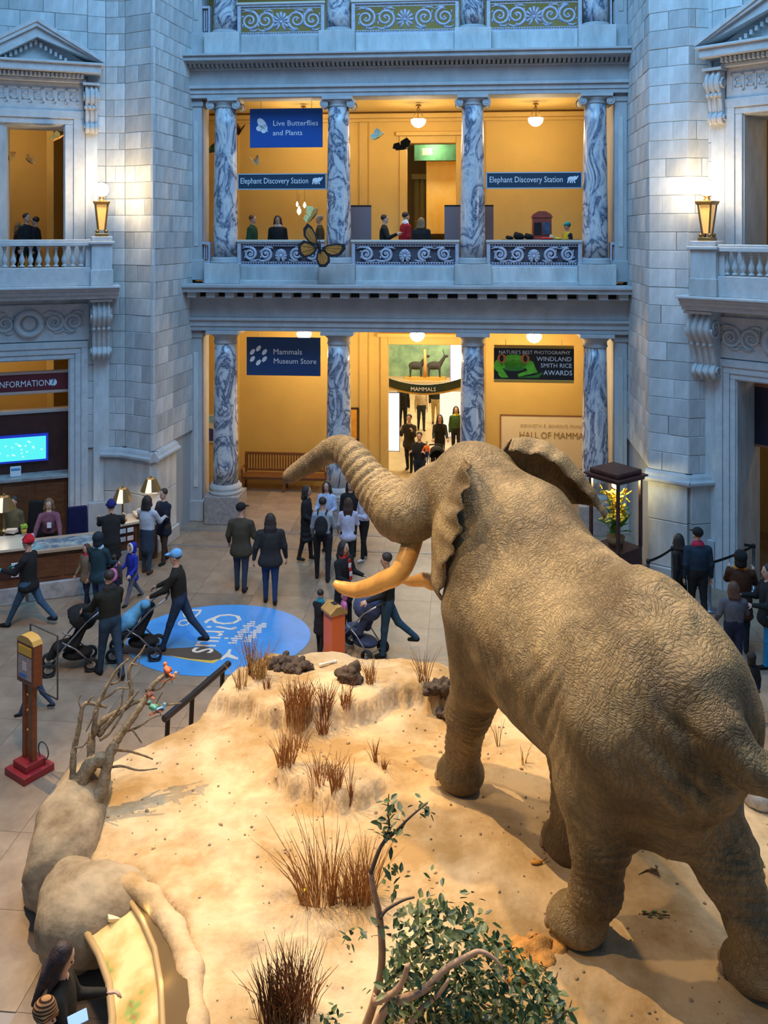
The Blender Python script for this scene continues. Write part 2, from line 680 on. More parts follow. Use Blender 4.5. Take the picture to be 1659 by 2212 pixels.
def pier(name, pts, tops, seed):
    """a faceted stone pier: backing prism, dado, moulded ledge, coursed blocks"""
    root = thing(name, None, None, kind='structure')
    poly = [(p[0], p[1]) for p in pts]
    # backing core set just behind the blocks
    core = MB()
    ins = []
    for i, p in enumerate(pts):
        nn = Vector((0, 0))
        for a, b in zip(pts[:-1], pts[1:]):
            if p in (a, b):
                e = (Vector(b) - Vector(a)).normalized()
                nn += Vector((-e.y, e.x))
        nn.normalize()
        ins.append((p[0] + nn.x * .06, p[1] + nn.y * .06))
    bk = 25.5
    ends = [(ins[-1][0], max(ins[-1][1], bk)), (ins[0][0], bk)] if pts[0][0] > 0 else [(ins[-1][0], bk - .6), (ins[0][0] - .3, bk - .6), (ins[0][0] - .3, ins[0][1] + .1)]
    core.prism(ins + ends, 0, 16.5, axis='z')
    core.build('core', mat('mortar', (.40, .40, .39), rough=.95), root)
    for i, (a, b) in enumerate(zip(pts[:-1], pts[1:])):
        M, L_ = face_frame(a, b)
        blocks(root, M, 0, L_, 2.42, 16.4, .405, seed + i)
        if tops[i]:
            # dado slabs below the ledge
            MB().box(.008, L_ - .008, -.10, .1, .35, 1.35).build('dado_slab', STONE, root, M, bevel=.015)
            MB().box(.008, L_ - .008, -.10, .1, 1.36, 2.18).build('dado_slab', STONE, root, M, bevel=.015)
            MB().box(-.06, L_ + .06, -.16, .1, 0, .34).build('plinth', TRIM, root, M, bevel=.02)
            # moulded ledge
            MB().prism([(-.02, 2.18), (-.16, 2.18), (-.19, 2.22), (-.19, 2.27), (-.13, 2.31), (-.10, 2.37), (-.04, 2.42), (.10, 2.42), (.10, 2.18)],
                       -.06, L_ + .06, axis='x').build('ledge', TRIM, root, M)
    return root


def pl(px, d):
    p = at(px, HY, d)
    return (p.x, p.y)


LP = [pl(228, 21.6), pl(270, 21.55), pl(331, 21.1), pl(374, 22.2), pl(416, 23.4)]
pier('wall_left', LP, [1, 1, 1, 0], 11)
RP = [pl(1355, 22.45), pl(1402, 19.6), pl(1488, 19.1), pl(1532, 19.2)]
pier('wall_right', RP, [0, 1, 1], 31)


# ------------------------------------------------------------------ ornament
def spiral(cx, cz, r, turns=1.6, dr=1, a0=0.0, y=0.0, n=26, rmin=.18):
    out = []
    for i in range(n + 1):
        t = i / n
        a = a0 + dr * t * turns * 2 * PI
        q = r * (1 - (1 - rmin) * t)
        out.append((cx + q * math.cos(a), y, cz + q * math.sin(a)))
    return out


def scroll_band(x0, x1, z0, z1, n, y=0.0, th=.018, mid=True):
    """running scrollwork with a palmette at the middle, as tubes in the xz plane"""
    hh = z1 - z0
    cz = (z0 + z1) / 2
    step = (x1 - x0) / n
    scrolls = []
    for k in range(n):
        cx = x0 + (k + .5) * step
        if mid and n % 2 and k == n // 2:
            m = MB()
            for a in range(-60, 241, 30):
                q = math.radians(a)
                m.tube([(cx + .03 * math.cos(q), y, cz - .04 + .03 * math.sin(q)), (cx + .75 * hh / 2 * math.cos(q), y - .01, cz - .04 + .85 * hh / 2 * math.sin(q))],
                       [th * .8, th * 1.5], 5)
            m.ball((cx, y - .02, cz - .05), .05, 8, 5)
            scrolls.append(('palmette', m))
            continue
        sg = 1 if k < n / 2 else -1
        up = 1 if k % 2 else -1
        m = MB()
        m.tube(spiral(cx, cz, hh * .42, 1.7, sg * up, -PI / 2 * up, y), [th * (1.45 - .5 * i / 26) for i in range(27)], 6)
        m.ball((cx, y - .01, cz), .035, 8, 5)
        for q in range(6):
            a = q * PI / 3 + .4
            m.tube([(cx + hh * .34 * math.cos(a), y, cz + hh * .34 * math.sin(a)), (cx + hh * .44 * math.cos(a + .35), y, cz + hh * .47 * math.sin(a + .35))], [th * .9, th * .4], 4)
        # tendril to the next scroll
        m.tube([(cx - step / 2, y, cz - up * hh * .36), (cx - step * .25, y, cz - up * hh * .45), (cx, y, cz - up * hh * .43)], [th * .6, th, th * 1.1], 5)
        m.tube([(cx + step / 2, y, cz + up * hh * .36), (cx + step * .3, y, cz + up * hh * .44), (cx, y, cz + up * hh * .42)], [th * .5, th, th], 5)
        scrolls.append(('scroll', m))
    return scrolls


def grille(x0, x1, z0, z1, y, label, mt=GRILLE, back=False):
    root = thing('balcony_grille', label, 'grille', FA @ Matrix.Translation((x0, y, z0)), 'pierced scrollwork grilles of the colonnade')
    W, Hh = x1 - x0, z1 - z0
    fm = MB()
    fm.box(0, W, -.05, .05, 0, .05).box(0, W, -.05, .05, Hh - .05, Hh).box(0, .09, -.05, .05, .05, Hh - .05).box(W - .09, W, -.05, .05, .05, Hh - .05)
    fm.build('grille_frame', mt, root)
    if back:
        MB().box(.03, W - .03, .06, .085, .02, Hh - .02).build('backing', mat('grille_gap_dark', (.085, .08, .10), rough=.8), root)  # dark sheet added so the gaps look dark before the lit corridor
    bd = MB()
    nb = int(W / .075)
    for k in range(nb):
        xx = .12 + (W - .24) * (k + .5) / nb
        for zz in (.075, Hh - .075):
            bd.ball((xx, 0, zz), .022, 6, 4)
    bd.box(.09, W - .09, -.012, .012, .095, .112).box(.09, W - .09, -.012, .012, Hh - .112, Hh - .095)
    bd.build('bead_row', mt, root)
    n = 5
    for nm, m in scroll_band(.12, W - .12, .11, Hh - .11, n, 0, .030):
        m.build(nm, mt, root, smooth=True)
    MB().box(-.02, W + .02, -.09, .09, Hh, Hh + .06).build('handrail', mat('pale_rail', (.62, .56, .46), rough=.4), root, bevel=.01)
    return root


# ------------------------------------------------------------------ colonnade: columns
CXS = [.92, 3.97, 7.49, 10.63]
ORD = ['leftmost', 'second', 'third', 'rightmost']


def column_low(x, label):
    root = thing('marble_column', label, 'column', FA @ Matrix.Translation((x, 0, 0)), 'ground floor columns of the colonnade')
    MB().box(-.46, .46, -.46, .46, 0, .74).build('pedestal', GREYM, root, bevel=.02)
    MB().lathe([(.44, .74), (.44, .82), (.40, .83), (.43, .88), (.43, .93), (.38, .97), (.37, 1.0)], 28).build('base', TRIM, root, smooth=True)
    prof = [(.335 - .045 * (i / 8) ** 1.6, 1.0 + 3.72 * i / 8) for i in range(9)]
    MB().lathe(prof, 32).build('shaft', MARBLE, root, smooth=True)
    c = MB().lathe([(.30, 4.72), (.32, 4.76), (.30, 4.79), (.30, 4.88), (.38, 4.96), (.39, 4.99)], 28)
    c.build('capital', TRIM, root, smooth=True)
    MB().box(-.43, .43, -.43, .43, 4.99, 5.08).build('abacus', TRIM, root, bevel=.01)
    return root


def ionic(root, z):
    c = MB().lathe([(.29, z), (.31, z + .03), (.29, z + .05), (.30, z + .09), (.35, z + .14), (.35, z + .17)], 24)
    c.build('capital', TRIM, root, smooth=True)
    for sx in (-1, 1):
        m = MB().tube([(sx * .34, -.31, z + .06), (sx * .34, 0, z + .06), (sx * .34, .31, z + .06)], [.10, .075, .10], 14)
        bol = m.build('bolster', TRIM, root, smooth=True)
        for yy in (-.30, .30):
            MB().tube([(q[0], yy, q[2]) for q in spiral(sx * .34, z + .06, .115, 1.9, -sx, PI / 2, n=22)], [.026 - .012 * i / 22 for i in range(23)], 5).build('volute', TRIM, bol, smooth=True)
    MB().box(-.34, .34, -.30, .30, z + .13, z + .17).box(-.40, .40, -.38, .38, z + .17, z + .25).build('abacus', TRIM, root, bevel=.01)


def column_up(x, z0, z1, label, cap=True, group='upper gallery columns of the colonnade'):
    root = thing('marble_column', label, 'column', FA @ Matrix.Translation((x, 0, 0)), group)
    MB().lathe([(.42, z0), (.42, z0 + .05), (.38, z0 + .06), (.40, z0 + .10), (.36, z0 + .14), (.345, z0 + .16)], 28).build('base', TRIM, root, smooth=True)
    zt = z1 - (.25 if cap else 0)
    prof = [(.325 - .045 * (i / 8) ** 1.6, z0 + .16 + (zt - z0 - .16) * i / 8) for i in range(9)]
    MB().lathe(prof, 32).build('shaft', MARBLE, root, smooth=True)
    if cap:
        ionic(root, zt)
    return root


for x, o in zip(CXS, ORD):
    column_low(x, f'veined grey marble column on stone block, {o} of the ground floor row')
    column_up(x, 6.86, 11.22, f'veined marble column with scrolled capital, {o} on the middle gallery')
    column_up(x, 12.88, 16.2, f'cut-off marble column shaft at the top edge, {o} of the highest gallery', False, 'top gallery columns of the colonnade')

# half pilasters at the ends
for x, sg in ((.16, 1), (11.25, -1)):
    for z0, z1 in ((0, 5.08), (6.41, 11.22), (12.42, 16.2)):
        r_ = thing('trim_2', None, None, FA @ Matrix.Translation((x, 0, 0)), kind='structure')
        MB().box(-.16, .16, -.18, .5, z0, z1).build('pilaster', TRIM, r_, bevel=.015)
        MB().box(-.21, .21, -.23, .5, z0, z0 + .55).build('pilaster_base', TRIM, r_, bevel=.02)
        MB().box(-.20, .20, -.22, .5, z1 - .2, z1 - .06).build('pilaster_capital', TRIM, r_, bevel=.02)
        MB().box(-.06, .06, -.20, .5, z0 + .9, z1 - .6).build('pilaster_panel', STONE, r_, bevel=.01)


# ------------------------------------------------------------------ colonnade: entablatures and parapets
def bands(name, rows, x0=0.0, x1=None):
    """rows: (z0, z1, front y, part name)"""
    root = thing(name, None, None, FA, kind='structure')
    x1 = x1 or FARW
    for z0, z1, y, nm in rows:
        MB().box(x0, x1, y, .40, z0, z1).build(nm, TRIM, root, bevel=.012)
    return root


en = bands('trim_3', [(5.08, 5.20, -.33, 'lower_fascia'), (5.20, 5.36, -.36, 'middle_fascia'), (5.36, 5.44, -.42, 'taenia'), (5.44, 5.92, -.34, 'frieze'),
                      (5.92, 5.99, -.40, 'bed_moulding'), (6.13, 6.25, -.86, 'corona'), (6.25, 6.33, -.92, 'cornice_moulding')])
nm_ = 23
mo = MB().box(-.115, .115, -.76, -.36, 5.99, 6.13).mesh('modillion')
mo.materials.append(TRIM)
for k in range(nm_):
    o = put('modillion', mo, None, en, None)
    o.location.x = .22 + (FARW - .44) * k / (nm_ - 1)
en2 = bands('trim_4', [(11.22, 11.33, -.33, 'lower_fascia'), (11.33, 11.46, -.36, 'middle_fascia'), (11.46, 11.54, -.42, 'taenia'), (11.54, 11.94, -.34, 'frieze'),
                       (11.94, 12.00, -.38, 'bed_moulding'), (12.13, 12.24, -.80, 'corona'), (12.24, 12.30, -.86, 'cornice_moulding')])
nd = 96
dm = MB()
for k in range(nd):
    xx = .06 + (FARW - .12) * (k + .5) / nd
    dm.box(xx - .034, xx + .034, -.55, -.37, 12.0, 12.09)
dm.build('dentil_course', TRIM, en2, kind='stuff')
MB().box(0, FARW, -.62, .4, 12.09, 12.13).build('soffit', TRIM, en2)


def parapet(name, zb, zt, gz1, labs):
    root = thing(name, None, None, FA, kind='structure')
    for k in range(4):
        MB().box(CXS[k] - .47, CXS[k] + .47, -.42, .42, zb, zt).build('column_plinth', STONE, root, bevel=.015)
    for k in range(3):
        a, b = CXS[k] + .47, CXS[k + 1] - .47
        MB().box(a, b, -.24, .24, zb, zt - .07).build('parapet_panel', STONE, root, bevel=.02)
        MB().box(a - .03, b + .03, -.30, .30, zb - .02, zb + .09).build('parapet_sill', CARVE, root, bevel=.02)
        grille(CXS[k] + .36, CXS[k + 1] - .36, zt - .07, gz1, -.12, labs[k], back=zb < 8)
    for a, b in ((.34, CXS[0] - .47), (CXS[3] + .47, FARW - .34)):
        MB().box(a, b, -.20, .2, zb, zt).build('parapet_panel', STONE, root, bevel=.015)
    for x in (.40, 11.12):
        g = MB().box(x - .13, x - .09, -.16, .1, zt, gz1).box(x + .09, x + .13, -.16, .1, zt, gz1).box(x - .09, x + .09, -.16, .1, gz1 - .06, gz1).box(x - .09, x + .09, -.16, .1, zt, zt + .06)
        g.box(x - .045, x - .015, -.1, .05, zt + .1, gz1 - .1).box(x + .015, x + .045, -.1, .05, zt + .1, gz1 - .1)
        g.build('end_grille', GRILLE, root)
    return root


parapet('trim_5', 6.33, 6.86, 7.42, [f'pale pierced scrollwork balcony grille, {q} bay of the middle gallery' for q in ('left', 'centre', 'right')])
parapet('trim_6', 12.30, 12.94, 13.70, [f'pierced scrollwork balcony grille, {q} bay of the top gallery' for q in ('left', 'centre', 'right')])


# ------------------------------------------------------------------ corridors behind the colonnade
def wall_holes(root, nm, mt, y0, y1, x0, x1, z0, z1, hole=None, M=None):
    if hole is None:
        MB().box(x0, x1, y0, y1, z0, z1).build(nm, mt, root)
        return
    a, b, c, d = hole
    m = MB()
    m.box(x0, a, y0, y1, z0, z1).box(b, x1, y0, y1, z0, z1).box(a, b, y0, y1, d, z1)
    if c > z0:
        m.box(a, b, y0, y1, z0, c)
    m.build(nm, mt, root)


WB = 3.4
wf = thing('wall_back', None, None, FA, kind='structure')
wall_holes(wf, 'painted_wall', YEL, WB, WB + .3, -4, 15, 0, 5.6, (4.99, 7.22, 0, 4.30))
wall_holes(wf, 'painted_wall', YEL, WB, WB + .3, -4, 15, 5.9, 12.2, (5.56, 7.04, 6.33, 10.35))
MB().box(-4, 15, WB, WB + .3, 12.4, 17).build('painted_wall', YEL, wf)
# end walls of the corridors
for x0, x1 in ((-4.2, -4), (15, 15.2)):
    MB().box(x0, x1, .3, WB + .3, 0, 17).build('end_wall', YEL, wf)
# wainscot frames, cornices and door casings
def casing(root, a, b, z0, z1, y, wdt=.22, dp=.09, mt=YELD):
    MB().box(a - wdt, a, y - dp, y, z0, z1 + wdt).build('door_casing', mt, root, bevel=.02)
    MB().box(b, b + wdt, y - dp, y, z0, z1 + wdt).build('door_casing', mt, root, bevel=.02)
    MB().box(a, b, y - dp, y, z1, z1 + wdt).build('door_casing', mt, root, bevel=.02)
    MB().box(a - wdt - .1, b + wdt + .1, y - dp - .08, y, z1 + wdt, z1 + wdt + .12).build('door_cornice', mt, root, bevel=.02)


casing(wf, 4.99, 7.22, 0, 4.30, WB)
casing(wf, 5.56, 7.04, 6.33, 10.35, WB)
for zc in (5.02, 11.0):
    MB().box(-4, 15, WB - .12, WB, zc, zc + .10).build('cornice_strip', YELD, wf, bevel=.02)
    MB().box(-4, 15, WB - .22, WB, zc + .10, zc + .24).build('cornice_strip', YELD, wf, bevel=.02)
for x in (.30, 4.25, 7.75, 11.55):
    for z0, z1 in ((0, 5.02), (6.33, 11.0)):
        MB().box(x - .12, x + .12, WB - .07, WB, z0, z1).build('wall_strip', YELD, wf, bevel=.015)
MB().box(-4, 4.77, WB - .05, WB, 0, .22).box(7.44, 15, WB - .05, WB, 0, .22).build('skirting', YELD, wf)
cl = thing('ceiling', None, None, FA, kind='structure')
MB().box(-4.2, 15.2, -.3, WB + .3, 5.45, 5.9).build('ceiling_panel', YEL, cl)
MB().box(-4.2, 15.2, -.3, WB + .3, 11.3, 12.28).build('ceiling_panel', YEL, cl)
MB().box(-4.2, 15.2, .0, WB + .3, 16.5, 17).build('ceiling_panel', YEL, cl)
MB().box(-4.2, 15.2, .1, WB, 5.95, 6.33).build('floor_gallery', mat('gallery_floor', (.35, .28, .2), rough=.5), M=FA, kind='structure')
MB().box(-4.2, 15.2, .1, WB, 12.28, 12.32).build('floor_gallery', MATS['gallery_floor'], M=FA, kind='structure')


# ------------------------------------------------------------------ the two pedimented portals
def lathe_baluster():
    return MB().lathe([(.062, 0), (.062, .03), (.035, .045), (.03, .06), (.055, .10), (.066, .15), (.058, .20), (.034, .27), (.028, .33), (.03, .38), (.045, .395), (.045, .41), (.03, .42), (.055, .44), (.055, .47)], 12).mesh('baluster', True)


BAL = lathe_baluster()
BAL.materials.append(CARVE)


def console_mesh(wd, zt, zb, dp, ribs=4):
    """a scrolled bracket: side profile (y, z) swept across its width; front towards -y"""
    hh = zt - zb
    prof = []
    n = 30
    for i in range(n + 1):
        t = i / n
        # S curve: big scroll above, small scroll below
        if t < .45:
            a = t / .45 * PI
            y = -dp * (.62 + .38 * math.sin(a))
        elif t < .80:
            q = (t - .45) / .35
            y = -dp * (.62 - .30 * q)
        else:
            a = (t - .80) / .20 * PI
            y = -dp * (.32 + .22 * math.sin(a))
        prof.append((y, zt - t * hh))
    parts = []
    body = MB().prism(prof + [(0, zb), (0, zt)], -wd / 2 + .02, wd / 2 - .02, axis='x')
    parts.append(('console_body', body))
    rb = MB()
    for k in range(ribs):
        xx = -wd / 2 + wd * (k + .5) / ribs
        rb.tube([(xx, y - .004, z) for y, z in prof], wd / ribs * .36, 6)
    parts.append(('ribs', rb))
    for sx in (-1, 1):
        v = MB()
        v.tube([(sx * wd / 2, q[0], q[2]) for q in spiral(-dp * .58, zt - hh * .22, dp * .40, 1.8, 1, PI, n=24)], [.030 - .012 * i / 24 for i in range(25)], 5)
        parts.append(('volute', v))
        v = MB()
        v.tube([(sx * wd / 2, q[0], q[2]) for q in spiral(-dp * .30, zb + hh * .10, dp * .22, 1.5, -1, PI, n=18)], [.022 - .008 * i / 18 for i in range(19)], 5)
        parts.append(('lower_volute', v))
    bead = MB()
    zc = zt - hh * .47
    yc = -dp * .64
    for k in range(4):
        bead.ball((-wd / 2 + wd * (k + .5) / 4, yc - .03, zc), .05, 8, 6)
    parts.append(('bead_row', bead))
    parts.append(('cap', MB().box(-wd / 2 - .03, wd / 2 + .03, -dp - .03, 0, zt, zt + .06)))
    return parts


def put_console(root, name, loc, parts):
    body = None
    for nm, m in parts:
        if body is None:
            body = m.build(name, CARVE, root)
            body.location = loc
        else:
            m.build(nm, CARVE, body, smooth=nm != 'cap')


def greek_key(x0, x1, z0, z1, y, n):
    m = MB()
    step = (x1 - x0) / n
    t = (z1 - z0) * .13
    for k in range(n):
        a = x0 + k * step
        b = a + step * .86
        hh = z1 - z0
        seg = [((a, z0), (a, z1)), ((a, z1), (b, z1)), ((b, z1), (b, z0 + .25 * hh)), ((b, z0 + .25 * hh), (a + .32 * step, z0 + .25 * hh)),
               ((a + .32 * step, z0 + .25 * hh), (a + .32 * step, z0 + .65 * hh)), ((a + .32 * step, z0 + .65 * hh), (a + .6 * step, z0 + .65 * hh)),
               ((b, z0), (a + step, z0))]
        for (p, q) in seg:
            xa, xb = sorted((p[0], q[0]))
            za, zb_ = sorted((p[1], q[1]))
            m.box(xa - t / 2, xb + t / 2, y - .018, y, za - t / 2, zb_ + t / 2)
    return m


def portal(name, M, sg, D, side):
    """sg: -1 the portal extends to local -x, +1 to local +x. u runs outward from the pier."""
    root = thing(name, None, None, M, kind='structure')

    def X(u):
        return sg * u

    def bx(m, u0, u1, y0, y1, z0, z1):
        a, b = sorted((X(u0), X(u1)))
        return m.box(a, b, y0, y1, z0, z1)

    def part(nm, mt, u0, u1, y0, y1, z0, z1, bev=.015):
        return bx(MB(), u0, u1, y0, y1, z0, z1).build(nm, mt, root, bevel=bev)
    ci, co = D['cas']
    uo = D['open']
    ue = D['far']                      # far end of what is built
    wopen = D['w']
    # wall strips round the openings (coursed blocks beside and above)
    part('core', STONE, 0, ci, .02, 1.2, 0, 16.4, 0)
    part('core', STONE, ci - .02, ue, .02, 1.2, 4.62, 6.40, 0)
    part('core', STONE, ci - .02, uo, .02, 1.2, 6.40, 16.4, 0)
    part('core', STONE, uo - .02, ue, .02, 1.2, 10.25, 16.4, 0)
    part('core', STONE, ci + wopen, ue, .02, 1.2, 0, 4.62, 0)
    part('core', STONE, uo + D['wu'], ue, .02, 1.2, 6.4, 10.3, 0)
    r_ = lambda u0, u1: sorted((X(u0), X(u1)))
    a, b = r_(0, D['strip'])
    blocks(root, M @ Matrix.Translation((0, -.03, 0)), a, b, 2.42, 16.3, .405, 71 + D['seed'])
    a, b = r_(D['strip'], ue)
    blocks(root, M @ Matrix.Translation((0, -.03, 0)), a, b, 11.75, 16.3, .405, 81 + D['seed'])
    # plinth of the strip
    part('plinth', TRIM, -.02, co, -.14, .1, 0, 1.1)
    # lower door: moulded architrave
    for k, (u0, u1, dp) in enumerate(((co, co + .16, .10), (co + .16, co + .30, .07), (co + .30, ci, .04))):
        part('jamb_moulding', CARVE, u0, u1, -dp, .1, 0, 4.62 + (ci - u1))
        part('head_moulding', CARVE, u0, ue, -dp, .1, 4.62 + (ci - u1), 4.62 + (ci - u0))
    part('jamb_reveal', STONE, ci - .02, ci + .03, 0, 1.2, 0, 4.62, 0)
    part('lintel_reveal', STONE, ci, ue, 0, 1.2, 4.60, 4.63, 0)
    # frieze with wreath and scrolls
    zf0, zf1 = 4.64 + (ci - co), 5.95
    part('frieze', CARVE, co - .03, ue, -.05, .1, zf0, zf1)
    uc = co + 1.33
    wr = MB()
    cxw = X(uc)
    wr.tube([(cxw + .27 * math.cos(t * 2 * PI / 24), -.09, 5.5 + .27 * math.sin(t * 2 * PI / 24)) for t in range(25)], .075, 8, cap=False)
    wr.build('wreath', CARVE, root, smooth=True)
    MB().ball((cxw, -.06, 5.5), (.17, .05, .17), 14, 8).build('boss', CARVE, root, smooth=True)
    for (u0, u1, n) in ((co + .10, uc - .33, 2), (uc + .33, ue - .05, 3)):
        a, b = r_(u0, u1)
        for nm, m in scroll_band(a, b, 5.24, 5.80, n, -.07, .028, mid=False):
            m.build(nm, CARVE, root, smooth=True)
    # big bracket under the balcony
    c0, c1 = D['cons']
    put_console(root, 'balcony_bracket', (X((c0 + c1) / 2), -.04, 0), console_mesh(c1 - c0, 6.02, 4.62, .56))
    part('bracket_strip', STONE, c0 + .03, c1 - .05, -.06, .1, 1.1, 4.60)
    # balcony ledge
    le = D['ledge']
    for z0, z1, y in ((6.10, 6.20, -.72), (6.20, 6.29, -.80), (6.29, 6.36, -.86), (6.36, 6.42, -.96)):
        part('balcony_ledge', CARVE, le + .05 * (.96 + y), ue, y, .1, z0, z1)
    # balustrade
    p0, p1 = D['post']
    part('balustrade_plinth', CARVE, p1, ue, -.84, -.56, 6.42, 6.86)
    part('corner_post', STONE, p0, p1, -.90, -.48, 6.42, 7.40)
    part('post_foot', STONE, p0 - .02, p1 + .02, -.92, -.46, 6.42, 6.80)
    part('return_wall', STONE, p0 + .08, p1 - .08, -.48, 0, 6.42, 7.40)
    part('handrail', CARVE, p1 - .02, ue, -.86, -.54, 7.36, 7.46)
    part('handrail', CARVE, p1 - .02, ue, -.83, -.57, 7.46, 7.51)
    part('post_cap', CARVE, p0 - .06, p1 + .05, -.96, -.42, 7.40, 7.47)
    part('post_cap', CARVE, p0 - .01, p1, -.91, -.47, 7.47, 7.58)
    part('half_baluster', CARVE, p1, p1 + .13, -.78, -.62, 6.86, 7.36)
    u = D['bal0']
    k = 0
    while u < ue - .05:
        o = put('baluster', BAL, None, root)
        o.location = (X(u), -.70, 6.88)
        u += D['bstep']
    # upper door: architrave, frieze with fret, pediment
    us = D['upcons']
    w3 = uo - us[1]
    for (u0, u1, dp) in ((us[1] - .02, us[1] + w3 * .55, .08), (us[1] + w3 * .55, uo, .05)):
        part('jamb_moulding', CARVE, u0, u1, -dp, .1, 6.42, 10.28 + (uo - u1))
    part('head_moulding', CARVE, us[1] + .02, ue, -.05, .1, 10.28, 10.42)
    part('head_moulding', CARVE, us[1] - .02, ue, -.09, .1, 10.42, 10.62)
    part('fret_frieze', CARVE, us[1], ue, -.06, .1, 10.62, 11.28)
    a, b = r_(us[1] + .12, ue)
    greek_key(a, b, 10.80, 11.12, -.06, 10).build('greek_key', CARVE, root)
    part('jamb_reveal', STONE, uo - .02, uo + .03, 0, 1.2, 6.42, 10.28, 0)
    part('lintel_reveal', DARK if 0 else STONE, uo, ue, 0, 1.2, 10.26, 10.30, 0)
    part('pilaster_strip', STONE, us[0] + .02, us[1] - .03, -.05, .1, 6.42, 10.2)
    put_console(root, 'pediment_bracket', (X((us[0] + us[1]) / 2), -.03, 0), console_mesh(us[1] - us[0], 11.22, 10.1, .32, 3))
    # pediment
    tp = D['tip']
    ap = D['apex']
    zc0, zc1 = 11.48, 11.72
    part('pediment_cornice', CARVE, tp + .06, ue, -.55, .1, zc0, zc1 - .06)
    part('pediment_cornice', CARVE, tp, ue, -.62, .1, zc1 - .06, zc1)
    part('bed_moulding', CARVE, us[1] - .05, ue, -.24, .1, 11.28, 11.36)
    dn = MB()
    u = us[1] + .02
    while u < ue:
        bx(dn, u, u + .055, -.40, -.2, 11.36, 11.46)
        u += .095
    dn.build('dentil_course', CARVE, root, kind='stuff')
    part('dentil_backing', CARVE, us[1], ue, -.28, .1, 11.36, 11.48)
    sl = .59
    zap = zc1 + sl * (ap - tp)
    for (dz0, dz1, y) in ((.0, .10, -.62), (-.10, 0, -.58), (-.34, -.10, -.50)):
        rake = [(tp, zc1 + dz0 if dz0 >= 0 else zc1 + max(dz0, -.02)), (ap, zap + dz0), (ap, zap + dz1), (tp, zc1 + dz1 if dz1 > 0 else zc1)]
        pp = [(X(u_), z_) for u_, z_ in rake]
        MB().prism(pp, y, .1).build('raking_cornice', CARVE, root)
        if ue > ap + .3:
            u_e = min(ue, 2 * ap - tp)
            z_e = zap - sl * (u_e - ap)
            pp = [(X(ap), zap + dz0), (X(u_e), z_e + dz0), (X(u_e), z_e + dz1), (X(ap), zap + dz1)]
            MB().prism(pp, y, .1).build('raking_cornice', CARVE, root)
    tri = [(X(tp + .3), zc1), (X(min(ue, 2 * ap - tp)), zc1), (X(min(ue, 2 * ap - tp)), zap - sl * (min(ue, 2 * ap - tp) - ap) - .2), (X(ap), zap - .2)]
    MB().prism(tri, -.16, .1).build('tympanum', CARVE, root)
    dn = MB()
    u = tp + .62
    while u < min(ue, 2 * ap - tp - .6):
        z_ = zap - sl * abs(u - ap) - .46
        if z_ > zc1 + .02:
            bx(dn, u, u + .06, -.34, -.15, z_ - .02, z_ + .08)
        u += .11
    dn.build('dentil_course', CARVE, root, kind='stuff')
    return root


DL = dict(cas=(.83, .41), open=.94, far=3.3, w=1.75, wu=1.3, strip=.42, cons=(-.11, .34), ledge=-.30, post=(-.12, .35), bal0=.58, bstep=.184,
          upcons=(.17, .50), tip=.05, apex=1.55, seed=1)
DR = dict(cas=(.61, .19), open=.76, far=3.1, w=1.75, wu=1.5, strip=.10, cons=(-.24, .32), ledge=-.29, post=(.01, .57), bal0=.72, bstep=.168,
          upcons=(.06, .42), tip=-.03, apex=1.53, seed=2)
for D in (DL, DR):
    D['cas'] = (D['cas'][0], D['cas'][1])
portal('wall_left_portal', FL, -1, DL, 'left')
portal('wall_right_portal', FR, 1, DR, 'right')

# rooms behind the portals
for nm, M, sg in (('wall_left_room', FL, -1), ('wall_right_room', FR, 1)):
    r_ = thing(nm, None, None, M, kind='structure')
    a, b = sorted((sg * -1.2, sg * 5.0))
    for z0, z1 in ((0, 5.2), (6.4, 10.9)):
        wall_holes(r_, 'back_wall', YEL, 4.2, 4.4, a, b, z0, z1)
        MB().box(a, b, 1.2, 4.4, z1, z1 + .2).build('room_ceiling', YEL, r_)
        for q in (a, b):
            MB().box(q - .1, q + .1, 1.2, 4.4, z0, z1).build('side_wall', YEL, r_)
    MB().box(a, b, .0, 4.4, 6.2, 6.4).build('gallery_floor', MATS['gallery_floor'], r_)
# ------------------------------------------------------------------ the sand-covered platform
EDGE = [(-3.6, 9.6), (-4.0, 10.2), (-4.0, 11.2), (-3.3, 12.1), (-2.75, 12.6), (-2.35, 13.6), (-1.9, 14.25), (-0.6, 14.35), (.35, 14.0), (2.3, 13.5),
        (4.4, 12.3), (5.8, 10.4), (6.3, 8.0), (5.8, 5.2), (3.6, 3.6), (0.2, 3.6), (-1.3, 5.0), (-1.72, 6.4), (-1.80, 7.45), (-1.95, 8.0), (-2.18, 8.52), (-2.52, 8.98), (-2.95, 9.35)]


def poly_dist(x, y, poly):
    """signed distance to the outline, positive inside"""
    d = np.full(np.shape(x), 1e9)
    ins = np.zeros(np.shape(x), bool)
    n = len(poly)
    for i in range(n):
        ax, ay = poly[i]
        bx, by = poly[(i + 1) % n]
        ex, ey = bx - ax, by - ay
        t = np.clip(((x - ax) * ex + (y - ay) * ey) / (ex * ex + ey * ey), 0, 1)
        d = np.minimum(d, np.hypot(x - ax - t * ex, y - ay - t * ey))
        c = ((ay > y) != (by > y)) & (x < (bx - ax) * (y - ay) / (by - ay + 1e-12) + ax)
        ins ^= c
    return np.where(ins, d, -d)


def sst(a, b, x):
    t = np.clip((x - a) / (b - a), 0, 1)
    return t * t * (3 - 2 * t)


EL_O = Vector((2.12, 9.0, 1.0))
EL_YAW = math.radians(115)
ELM = frame(EL_O, EL_YAW)


